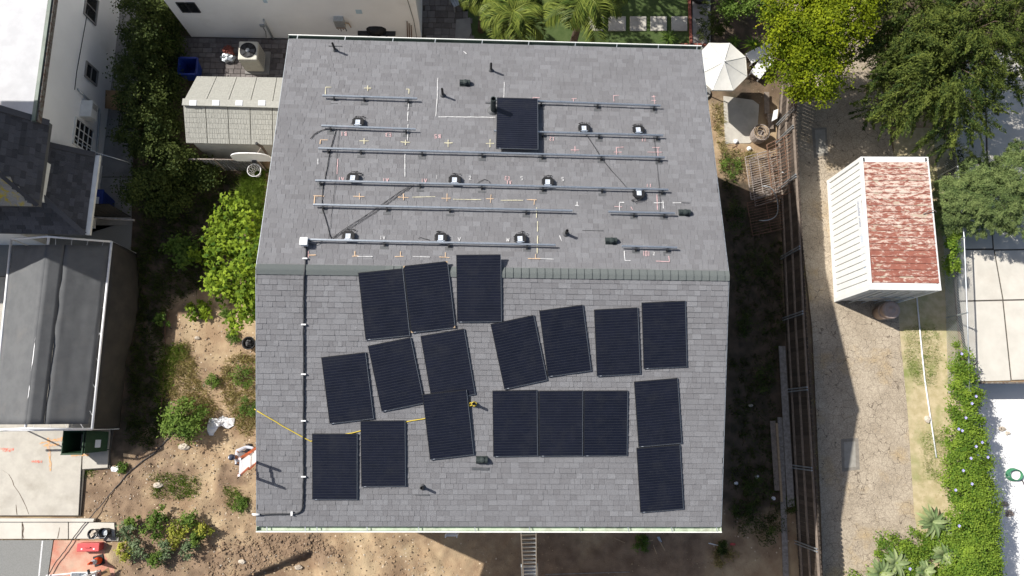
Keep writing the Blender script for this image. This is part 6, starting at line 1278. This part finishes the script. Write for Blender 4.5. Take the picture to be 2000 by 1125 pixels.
# fig bush and yard plants
def shrub(px, py, r, n, ln, wd, m, lab, z=None, **kw):
    z = z or r*.6; c = P(px, py, z); bl = [(c.x, c.y, z, r, r, z*.8)]
    for k in range(3): a_ = random.uniform(0, 6.28); bl.append((c.x+math.cos(a_)*r*.5, c.y+math.sin(a_)*r*.5, z*random.uniform(.6, 1.1), r*.55, r*.55, z*.5))
    b = P(px, py); return plant('shrub', lab, 'shrub', Vector((c.x, c.y, gz(c.x, c.y))), bl, n, ln, wd, m, max(10, int(n/45)), r*.45, 0, 'shrubs in the dirt yard', .025, **kw)
fb = [(450, 430, 1.6, .55), (472, 470, 1.8, .6), (435, 500, 1.7, .5), (478, 540, 1.9, .6), (440, 560, 1.7, .45), (488, 600, 1.6, .45), (497, 500, 1.9, .5), (450, 465, 1.4, .4), (470, 625, 1.2, .3), (462, 405, 1.4, .4), (496, 430, 1.5, .4), (420, 470, 1.5, .3), (500, 560, 1.7, .4), (425, 540, 1.4, .3)]
plant('fig_bush', 'large sunlit fig bush with big bright leaves against the left roof edge', 'bush', P(470, 520), [pblob(a, b, z, r, r, .45) for a, b, z, r in fb], 4300, .15, .085, 'lf_fig', 240, .28, 0, None, .06, up=.75, lobes=1)
shrub(386, 605, .36, 260, .14, .08, 'lf_fig', 'leafy young fig on the bare dirt, alone left of the fig bush', None, lobes=1)
shrub(362, 822, .62, 2300, .13, .055, 'lf_shrub', 'round green bush beside the white plastic sheet', .5)
shrub(352, 497, .55, 900, .15, .09, 'lf_shrub', 'leafy plant deep in the shade right of the canopy', .4)
shrub(390, 500, .3, 160, .16, .1, 'lf_fig', 'small plant with lit leaves at the shade edge left of the fig bush', .7)
shrub(318, 625, .25, 200, .13, .08, 'lf_shrub', 'tiny leafy sprig at the shaded edge of the dirt', .25)
for i, a in enumerate(((350, 1030, .45, 'lf_gold', 'gold green leafy shrub at the top of the flower bed'), (372, 1018, .42, 'lf_shrub', 'green shrub behind the gold one in the bed'), (402, 1030, .38, 'lf_gold', 'rightmost golden shrub of the bed'), (335, 1045, .45, 'lf_gold', 'pale shrub in the middle of the bed'), (300, 1030, .5, 'lf_shrub', 'feathery dark green shrub in the middle of the bed'), (250, 1035, .4, 'lf_grey', 'open shrub beside the two buckets'), (270, 1075, .42, 'lf_grey', 'variegated shrub right of the red tool box'), (245, 1078, .36, 'lf_gold', 'pale shrub nearest the red tool box'), (300, 1085, .42, 'lf_shrub', 'dark leaved shrub at the lower edge of the bed'), (326, 1078, .42, 'lf_grey', 'grey green round shrub at the lower edge of the bed'), (368, 1075, .36, 'lf_grey', 'small grey green shrub at the lower right of the bed'), (310, 1008, .35, 'lf_shrub', 'fine leaved green shrub at the upper left of the bed'), (385, 1050, .3, 'lf_shrub', 'low dark shrub between the golden ones'), (262, 1020, .3, 'lf_shrub', 'low green sprout above the buckets shrub'))):
    shrub(a[0], a[1], a[2]*.74, 430, .085, .05, a[3], a[4], .34)
for i, (px, py, r, lab) in enumerate(((455, 660, .22, 'weed on the pale dirt left of the black pot'), (475, 735, .4, 'weed tuft at the roof edge above the yellow rope'), (488, 790, .4, 'weed beside the yellow rope end'), (440, 610, .2, 'weed just under the fig bush'), (470, 985, .25, 'weed left of the conduit end'), (415, 745, .25, 'weed on the open dirt above the plastic sheet'), (1432, 325, .42, 'bright weed by the rusty grids'), (1440, 420, .6, 'dark weed in the shade right of the roof'), (1475, 520, .6, 'dark weed along the fence in the shade'), (1470, 640, .5, 'shaded weed halfway down the side yard'), (1495, 740, .45, 'shaded weed beside the widest plank'), (1480, 950, .5, 'shaded weed low in the side yard'), (1500, 1030, .55, 'lowest shaded weed along the fence'), (1455, 1000, .4, 'shaded weed near the front right roof corner'), (1545, 985, .25, 'weed at the foot of the fence'), (1255, 1062, .25, 'weed in the shade below the front gutter'), (1410, 1068, .2, 'tiny weed left of the red scrap'), (240, 912, .18, 'yellowish moss tuft by the pale drive'))):
    shrub(px, py, r, 420, .12, .028, ('lf_shade_toned' if px > 1400 and py > 400 else 'lf_shrub') if py > 500 or px > 1000 else 'lf_fig', lab, r*.6)  # side yard weeds take the leaf colour with shade painted in
grass('grass', 'bright tall grass between the fig bush and the hoop', None, [[(476, 345), (520, 330), (508, 440), (500, 480), (470, 440), (470, 380)]], 5200, .3, 'grass', .014)
grass('grass', 'shaded grass and weeds in the upper left yard', None, [[(310, 330), (470, 345), (465, 430), (420, 540), (330, 600), (265, 640), (258, 500)]], 9000, .2, 'lf_shade_toned', .014)
grass('grass', 'patchy grass beside the carport curtain', None, [[(315, 690), (345, 680), (352, 700), (340, 740), (318, 780), (335, 820), (322, 860), (305, 790)], [(322, 672), (362, 672), (365, 705), (325, 715)]], 3000, .15, 'grass', .014)
grass('grass', 'dark weeds in the shade of the carport curtain', None, [[(262, 640), (318, 620), (322, 700), (310, 760), (318, 830), (300, 880), (250, 860), (255, 720)]], 4500, .15, 'lf_shade_toned', .014)  # shaded part of the grass, darkened by its leaf colour
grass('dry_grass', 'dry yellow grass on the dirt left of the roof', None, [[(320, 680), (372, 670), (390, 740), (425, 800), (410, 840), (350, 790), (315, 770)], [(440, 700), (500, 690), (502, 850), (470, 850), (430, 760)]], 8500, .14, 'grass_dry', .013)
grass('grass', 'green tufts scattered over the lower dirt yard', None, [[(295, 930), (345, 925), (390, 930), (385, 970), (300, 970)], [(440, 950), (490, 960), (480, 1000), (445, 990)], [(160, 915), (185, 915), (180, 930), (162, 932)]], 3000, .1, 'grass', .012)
grass('grass', 'dark grass and weeds in the shaded side yard', None, [[(1430, 440), (1530, 430), (1535, 640), (1520, 700), (1440, 640)], [(1425, 700), (1515, 690), (1520, 1060), (1440, 1060), (1425, 900)], [(1405, 300), (1440, 300), (1450, 430), (1420, 430)]], 7000, .16, 'lf_shade_toned', .014)  # shade of the side yard put into the blade colour
grass('dry_grass', 'dry grass by the concrete slab right of the roof', None, [[(1390, 195), (1412, 200), (1416, 290), (1480, 300), (1440, 340), (1408, 330)], [(1395, 1075), (1425, 1070), (1440, 1085), (1400, 1112)]], 2600, .14, 'grass_dry', .013)

# clods, chips and stones strewn over the dirt (nobody could count them)
def strew(name, lab, poly, n, s0, s1, m):
    pts = scatter(poly, n); mb = MB()
    for q in pts:
        s = random.uniform(s0, s1)*random.choice((.6, .8, 1, 1.4)); z = float(gz(q[0], q[1])); R = Matrix.Rotation(random.uniform(0, 3.1), 3, 'Z') @ Matrix.Rotation(random.uniform(-.4, .4), 3, 'X')
        k = [random.uniform(.55, 1.1) for _ in range(8)]; d = [(-1, -1, -.5), (1, -1, -.5), (1, 1, -.5), (-1, 1, -.5), (-.7, -.7, .5), (.7, -.7, .5), (.7, .7, .5), (-.7, .7, .5)]
        vs = [Vector((q[0], q[1], z+s*.15))+R @ (Vector(v)*k[i]*s*.5) for i, v in enumerate(d)]; mb.hexa(vs[:4], vs[4:])
    return tag(mb.build(name, m), lab, None, None, 'stuff')
YARD = [(245, 900), (300, 870), (330, 640), (420, 590), (500, 660), (505, 1040), (800, 1045), (900, 1125), (230, 1125), (225, 1060), (165, 1005), (165, 930)]
strew('clods', 'brown clods of earth over the lower dirt yard', YARD, 700, .02, .06, 'soil_dark'); strew('pebbles', 'pale stones and chips on the dirt yard', YARD, 800, .015, .05, 'stone'); strew('clods', 'tan clods of dry earth on the dirt yard', YARD, 1500, .02, .075, 'dirt')
strew('clods', 'dark earth clods by the trench below the house', [(500, 1045), (620, 1045), (680, 1090), (590, 1080), (470, 1128), (400, 1125), (420, 1060)], 600, .03, .1, 'brown_dirt')
strew('pebbles', 'bits of rubble on the shaded dirt in front of the house', [(800, 1045), (1500, 1045), (1550, 1130), (900, 1130)], 200, .02, .05, 'dirt')
for i, (px, py, s, lab) in enumerate(((308, 947, .16, 'flat grey stone in the lower yard'), (473, 1097, .13, 'white stone near the trench'), (360, 873, .2, 'pale rubble piece below the round bush'), (385, 660, .1, 'pale stone on the open dirt'), (1466, 792, .09, 'pale stone in the shaded side yard'), (583, 1108, .14, 'tan stone at the trench edge'))):
    tag(blob_mesh(P(px, py, .04+float(gz(P(px, py).x, P(px, py).y))), s, s*.6, s*.5, 60+i, 9, .4).build('rock', 'stone'), lab, 'rock', 'rocks in the yard')
# white plastic sheet
p = P(431, 830, .1); vs = []; n = 16; out = [(405, 826), (412, 815), (426, 818), (437, 812), (447, 818), (459, 816), (456, 830), (445, 838), (434, 832), (420, 838), (416, 851), (407, 850), (404, 840)]
mb = MB(); ctr = P(430, 828, .14); ring = [P(*o, .03) for o in out]; N = len(out); vs = []
for k in range(5):
    u = k/5; vs += [ctr.lerp(r_, .12+.88*(k/4))+Vector((random.uniform(-.03, .03), random.uniform(-.03, .03), random.uniform(0, .13)*(1-u*.7))) for r_ in ring]
mb.add([ctr]+vs, [(0, 1+i, 1+(i+1) % N) for i in range(N)]+[(1+k*N+i, 1+(k+1)*N+i, 1+(k+1)*N+(i+1) % N, 1+k*N+(i+1) % N) for k in range(4) for i in range(N)])
tag(mb.build('plastic_sheet', 'plastic_sheet'), 'crumpled white plastic sheet on the dirt', 'plastic sheet')
mb = blob_mesh(P(227, 916, .05), .16, .1, .06, 77, 10, .9); tag(mb.build('white_scrap', 'plastic_sheet'), 'small crumpled white scrap on the dirt by the drive', 'scrap')
p = P(491, 672); pt_ = thing('plant_pot', 'black pot lined with a black bag by the left roof edge', 'pot', p); MB().lathe([(.17, 0), (.22, .32), (.24, .34), (.2, .32), (.16, .12), (0, .1)], p, 18).build('pot', 'black_rubber', pt_, True); blob_mesh(p+Vector((0, 0, .22)), .15, .15, .1, 8, 12, .7).build('bag', 'black_rubber', pt_)
# black hose across the yard
hp_ = [(342, 842), (325, 862), (303, 885), (280, 900), (258, 918), (240, 938), (215, 965), (200, 985), (182, 1008), (168, 1022), (150, 1045), (130, 1075), (110, 1100), (98, 1122), (90, 1140)]
pts = []
for a, b in zip(hp_, hp_[1:]):
    for k in range(4):
        q = P(a[0]+(b[0]-a[0])*k/4, a[1]+(b[1]-a[1])*k/4); pts.append(Vector((q.x+random.uniform(-.01, .01), q.y, max(.03+.07*(q.x < -13.2), float(gz(q.x, q.y))+.03))))
tag(MB().tube(pts, .016, 6).build('hose', 'hose_black', None, True), 'thin dark hose running from the round bush down to the asphalt', 'hose')
tag(MB().tube([P(330, 610, .02), P(322, 640, .02), P(323, 690, .03), P(318, 760, .02), P(312, 830, .03), P(306, 880, .02)], .018, 6).build('edging_pipe', 'rust', None, True), 'thin rusty pipe edging the dirt beside the shaded grass', 'pipe')
# bucket pair, tool box, cone, tub of tools
for i, (px, py, lab) in enumerate(((191, 1040, 'bucket full of rubble, left of its twin'), (211, 1038, 'bucket nearly empty, next to the shrubs'))):
    p = P(px, py, .045); b = thing('bucket', 'black '+lab, 'bucket', p, 0, 'buckets by the flower bed'); MB().lathe([(.12, 0), (.16, .33), (.17, .35), (.15, .35), (.115, .03), (0, .02)], p, 18).build('body', 'black_rubber', b, True)
    MB().tube([p+Vector((-.16, 0, .34)), p+Vector((-.08, -.16, .36)), p+Vector((.08, -.16, .36)), p+Vector((.16, 0, .34))], .006, 5).build('handle', 'galv', b)
    if i == 0: blob_mesh(p+Vector((0, 0, .25)), .13, .13, .09, 12, 10, .9).build('rubble', 'stone', b)
    else: MB().lathe([(.1, .2), (.1, .22), (0, .225)], p, 14).build('tool_puck', 'galv', b)
tag(MB().beam(P(203, 1052, .1), P(232, 1053, .1), .12, .05).build('plank', 'grey_wood'), 'pale short board on the footpath by the shrubs', 'plank')
p = P(182, 1066); tb = thing('tool_box', 'long red plastic tool box with a handle on the red walk', 'tool box', p); hw, hd, hh = .36, .125, .26
MB().box(p+Vector((0, 0, hh/2)), (2*hw, 2*hd, hh)).build('body', 'red_box', tb, bevel=.02); ld = MB().box(p+Vector((0, 0, hh+.035)), (2*hw+.02, 2*hd+.02, .07)).build('lid', 'red_box', tb, bevel=.02)
MB().tube([p+Vector((-.1, 0, hh+.07)), p+Vector((-.08, 0, hh+.11)), p+Vector((.08, 0, hh+.11)), p+Vector((.1, 0, hh+.07))], .014, 6).build('handle', 'red_box', ld)
for s in (-.2, .2): MB().box(p+Vector((s, -.05, hh+.072)), (.05, .05, .012)).build('latch', 'plastic_sheet', ld)
p = P(194, 1094); co = thing('traffic_cone', 'orange traffic cone with a white band on the red walk', 'traffic cone', p)
MB().box(p+Vector((0, 0, .02)), (.34, .34, .04), .3).build('base', 'black_rubber', co, bevel=.01); h = .7; rr = lambda z: .135-(.135-.025)*z/h
for z0, z1, m, nm in ((.04, .3, 'orange_cone', 'lower_section'), (.3, .42, 'label_white', 'band'), (.42, .5, 'label_white', 'band'), (.5, .71, 'orange_cone', 'tip')): MB().lathe([(rr(z0), z0), (rr(z1), z1)]+([(rr(z1)*.5, z1), (rr(z1)*.4, z1-.08), (0, z1-.08)] if nm == 'tip' else []), p, 20).build(nm, m, co, True)
p = P(172, 1131); tu = thing('plastic_tub', 'white rimmed plastic tub filled with tools at the bottom edge', 'tub', p)
o = [p+Vector((sx*.3, sy*.2, .0)) for sx, sy in ((-1, -1), (1, -1), (1, 1), (-1, 1))]; t = [p+Vector((sx*.42, sy*.3, .34)) for sx, sy in ((-1, -1), (1, -1), (1, 1), (-1, 1))]; i1 = [p+Vector((sx*.38, sy*.26, .34)) for sx, sy in ((-1, -1), (1, -1), (1, 1), (-1, 1))]; i0 = [p+Vector((sx*.28, sy*.18, .04)) for sx, sy in ((-1, -1), (1, -1), (1, 1), (-1, 1))]
mb = MB(); openbox(mb, o, t, i1, i0); mb.build('body', 'white_plastic', tu, bevel=.03)
for i, (a, b, r, m, lab) in enumerate((((160, 1130, .4), (196, 1114, .45), .03, 'grey_wood', 'grey wooden tool handle sticking out of the tub'), ((155, 1128, .3), (172, 1120, .36), .02, 'galv', 'pale metal tool in the tub'), ((172, 1113, .3), (178, 1128, .35), .045, 'black_rubber', 'black grip of a power tool in the tub'), ((182, 1120, .3), (190, 1115, .4), .03, 'white_plastic', 'white tool at the right side of the tub'))):
    tag(MB().tube([P(*a), P(*b)], r, 8).build('hand_tool', m), lab, 'tool', 'tools in the tub')
tag(MB().slab([P(196, 1118, .3), P(212, 1108, .34), P(216, 1122, .26), P(200, 1130, .24)], .01).build('cardboard_box', 'cardboard'), 'tan cardboard flap beside the plastic tub', 'cardboard')
tag(MB().beam(P(90, 1124, .03), P(150, 1119, .03), .04, .03).build('white_board', 'white_plastic'), 'thin white strip lying on the red walk at the bottom edge', 'strip')

# ------------------------------------------------------------------ ladders
def ladder(root, b0, b1, w0, r0, nr, mr, ms, side):
    """rails from b0 to b1, half width w0, rails r0 thick"""
    d = (b1-b0).normalized(); n = d.cross(side).normalized()
    for s in (-1, 1): MB().beam(b0+side*s*w0, b1+side*s*w0, r0, .09, up=n).build('side_rail', mr, root)
    L = (b1-b0).length
    for k in range(nr): c = b0+d*(L*(k+.5)/nr); MB().beam(c-side*(w0-.012), c+side*(w0-.012), .045, .045, up=n).build('rung', ms, root)
topc = Vector((P(472.5, 912, 7.55).x, P(472.5, 912, 7.55).y, 7.55)); base = Vector((topc.x-1.95, topc.y+.0, .03))
bx = P(504, 893, 0); base = Vector((bx.x, bx.y+.12, .03)); base.z = float(gz(base.x, base.y))+.01
ldr = thing('extension_ladder', 'orange railed extension ladder with white rungs standing at the left roof edge', 'ladder', base); sd = Vector((.0, 1, 0)); dl = (topc-base).normalized(); off = dl.cross(sd)*.05
ladder(ldr, base, base.lerp(topc, .62), .235, .04, 13, 'orange_fibre', 'white_pipe', sd); ladder(ldr, base.lerp(topc, .36)+off, topc+off, .2, .045, 15, 'orange_fibre', 'white_pipe', sd)
for s in (-.2, .2): MB().box(topc+off+sd*s+dl*.02, (.05, .05, .08)).build('end_cap', 'white_pipe', ldr)
tp = P(1032, 1044, 6.15); tp.y = YF-.2; bs = Vector((tp.x+.42, tp.y-3.3, .0)); al = thing('aluminium_ladder', 'long aluminium extension ladder leaning on the front gutter', 'ladder', bs)
bsz = bs; sdx = Vector((1, .0, -.05)).normalized(); ladder(al, bs, bs.lerp(tp, .6), .24, .03, 13, 'galv', 'silver', sdx); dl2 = (tp-bs).normalized(); of2 = sdx.cross(dl2).normalized()*.05; ladder(al, bs.lerp(tp, .4)+of2, tp+of2+dl2*.1, .2, .03, 13, 'silver', 'silver', sdx)
tp = Vector((P(881, 1047, 5.6).x, P(881, 1047, 5.6).y, 5.6)); bs = Vector((tp.x, tp.y-.3, .0)); sl2 = thing('step_ladder', 'white ladder top just showing below the front gutter', 'ladder', bs); ladder(sl2, bs+Vector((0, .0, 0)), tp, .155, .03, 19, 'white_pipe', 'white_pipe', Vector((1, 0, 0)))

# tools on the shaded dirt in front
sv = thing('shovel', 'shovel with a pale blade lying on the shaded dirt', 'shovel', P(1290, 1058)); MB().tube([P(1288, 1056, .05), P(1299, 1075, .03)], .018, 6).build('handle', 'tan_wood', sv)
MB().slab([P(1283, 1049, .08), P(1288, 1048, .08), P(1293, 1058, .05), P(1289, 1060, .05)], .012).build('blade', 'galv', sv)
for i, (a, b, m, lab) in enumerate((((1247, 1059), (1275, 1055), 'tan_wood', 'thin tan stick left of the shovel'), ((1384, 1061), (1402, 1065), 'white_pipe', 'short white pipe on the shaded dirt'), ((1200, 1051), (1221, 1060), 'tan_wood', 'thin reed below the gutter'), ((1065, 1122), (1230, 1117), 'grey_wood', 'long thin pole at the bottom edge'), ((1276, 1064), (1283, 1082), 'tan_wood', 'bent twig below the shovel'))):
    tag(MB().tube([P(*a, .03), P(*b, .03)], .016, 6).build('stick' if 'pipe' not in lab else 'short_pipe', m), lab, 'stick', 'sticks on the shaded dirt')
tag(blob_mesh(P(1431, 1063, .03), .1, .04, .03, 91, 8, .8).build('red_scrap', 'red_box'), 'small red scrap right of the front roof corner', 'scrap')
for i, (px, py, lab) in enumerate(((1479, 931, 'small white lid in the shaded side yard'), (1438, 944, 'torn white scrap near the roof edge in the side yard'), (1511, 973, 'pale blue scrap beside the plank pile'))):
    tag(blob_mesh(P(px, py, .04), .07, .06, .03, 95+i, 9, .6).build('white_scrap', 'plastic_sheet'), lab, 'scrap', 'scraps in the side yard')

# ------------------------------------------------------------------ the worker at the foot of the ladder
hx = P(457, 893, 1.62); gx0 = P(486, 893).x
fz = .0; pr_ = thing('person', 'man in light grey shirt and dark cap looking up, holding the orange ladder', 'person', (hx.x+.1, hx.y, 0))
def skin_body(name, verts, edges, radii, m, root_i=0, sub=2):
    me = bpy.data.meshes.new(name); me.from_pydata([tuple(Vector(v)-ORI[pr_.name]) for v in verts], edges, []); o = bpy.data.objects.new(name, me); COL.objects.link(o); o.parent = pr_; ORI[o.name] = ORI[pr_.name]
    sk = o.modifiers.new('skin', 'SKIN'); sk.use_smooth_shade = True
    for i, r in enumerate(radii): d = me.skin_vertices[0].data[i]; d.radius = (r if isinstance(r, tuple) else (r, r)); d.use_root = (i == root_i)
    o.modifiers.new('smooth', 'SUBSURF').levels = sub; o.modifiers['smooth'].render_levels = sub
    me.materials.append(M[m]); return o
H = Vector((hx.x, hx.y, 0)); lad = lambda z: base.lerp(topc, (z-base.z)/(topc.z-base.z))
pelv = H+Vector((.14, -.0, .93)); chest = H+Vector((.02, 0, 1.27)); neck = H+Vector((.0, 0, 1.46)); head = H+Vector((-.01, 0, 1.61))
shl, shr = chest+Vector((.0, .19, .1)), chest+Vector((.0, -.19, .1)); hl = lad(1.32)+Vector((-.02, .225, 0)); hr = lad(1.2)+Vector((-.02, -.22, 0)); ell = shl.lerp(hl, .5)+Vector((-.03, .09, -.1)); elr = shr.lerp(hr, .5)+Vector((-.03, -.07, -.12))
fl = P(484, 869, .06); fr_ = H+Vector((.22, -.17, .06)); kl = pelv.lerp(fl, .5)+Vector((.08, .03, 0)); kr = pelv.lerp(fr_, .5)+Vector((.06, -.02, 0)); hipl, hipr = pelv+Vector((0, .1, -.04)), pelv+Vector((0, -.1, -.04))
V_ = [pelv, chest.lerp(pelv, .5), chest, neck, head, shl, ell, hl, shr, elr, hr, hipl, kl, fl, hipr, kr, fr_, head+Vector((-.05, 0, .07))]
E_ = [(0, 1), (1, 2), (2, 3), (3, 4), (4, 17), (2, 5), (5, 6), (6, 7), (2, 8), (8, 9), (9, 10), (0, 11), (11, 12), (12, 13), (0, 14), (14, 15), (15, 16)]
R_ = [.12, .115, .13, .055, .095, .06, .042, .03, .06, .042, .03, .08, .055, .038, .08, .055, .038, .08]
skin_body('body', V_, E_, R_, 'skin')
skin_body('shirt', [pelv+Vector((0, 0, .03)), chest.lerp(pelv, .5), chest, neck-Vector((0, 0, .05)), shl, ell, hl.lerp(ell, .18), shr, elr, hr.lerp(elr, .18)], [(0, 1), (1, 2), (2, 3), (2, 4), (4, 5), (5, 6), (2, 7), (7, 8), (8, 9)], [.15, .14, .155, .075, .085, .06, .045, .085, .06, .045], 'shirt')
skin_body('trousers', [pelv, hipl, kl, kl.lerp(fl, .85), hipr, kr, kr.lerp(fr_, .85)], [(0, 1), (1, 2), (2, 3), (0, 4), (4, 5), (5, 6)], [.14, .1, .075, .06, .1, .075, .06], 'trousers')
tl = Matrix.Rotation(-.75, 3, 'Y')             # head tipped back to look up
face = lambda x, y, z: head+tl @ Vector((x, y, z))
MB().lathe([(.098, .0), (.104, .04), (.098, .085), (.07, .12), (.03, .135), (0, .137)], face(-.015, 0, .03), 18, rot=tl, sx=1.1).build('cap', 'cap_cloth', pr_, True)
MB().slab([face(.08, -.07, .05), face(.17, -.045, .06), face(.17, .045, .06), face(.08, .07, .05)], .008).build('cap_brim', 'cap_cloth', pr_)
MB().box(face(-.02, 0, .166), (.05, .06, .004), rot=tl).build('cap_badge', 'label_white', pr_)
mb = MB(); mb.add([face(.092, -.016, -.03), face(.092, .016, -.03), face(.12, 0, -.035), face(.095, 0, .01)], [(0, 1, 2), (0, 2, 3), (1, 3, 2)]); mb.build('nose', 'skin', pr_)
for s in (-1, 1):
    MB().lathe([(.0, -.008), (.012, 0), (0, .008)], face(.088, s*.035, .008), 8).build('eye', 'black_rubber', pr_); blob_mesh(face(.0, s*.098, -.02), .018, .012, .03, 5, 8, .1).build('ear', 'skin', pr_)
MB().box(face(.088, 0, -.062), (.01, .05, .008), rot=tl).build('mouth', 'terracotta', pr_)
for side, (hd_, el_) in enumerate(((hl, ell), (hr, elr))):
    d = (hd_-el_).normalized(); sgn = 1 if side == 0 else -1; V2 = [hd_, hd_+d*.045, hd_+d*.075]; E2 = [(0, 1), (1, 2)]; R2 = [.03, .034, .03]
    for k in range(4):
        b = hd_+d*.08+Vector((0, 0, -.03+.02*k)); i0 = len(V2); L_ = (.06, .075, .08, .07)[k]; V2 += [b, b+d*L_*.5+Vector((0, -sgn*.02, 0)), b+d*L_*.6+Vector((0, -sgn*.055, 0))]; E2 += [(2, i0), (i0, i0+1), (i0+1, i0+2)]; R2 += [.011, .0095, .008]
    i0 = len(V2); V2 += [hd_+d*.03+Vector((0, -sgn*.03, .03)), hd_+d*.07+Vector((0, -sgn*.055, .035))]; E2 += [(1, i0), (i0, i0+1)]; R2 += [.012, .009]
    skin_body('hand', V2, E2, R2, 'skin', 0, 1)
for f in (fl, fr_):
    mb = MB(); mb.lathe([(.0, -.06), (.05, -.05), (.058, 0), (.045, .04), (0, .05)], f+Vector((.05, 0, 0)), 12, sx=2.3, sy=.85); mb.build('shoe', 'black_rubber', pr_, True)
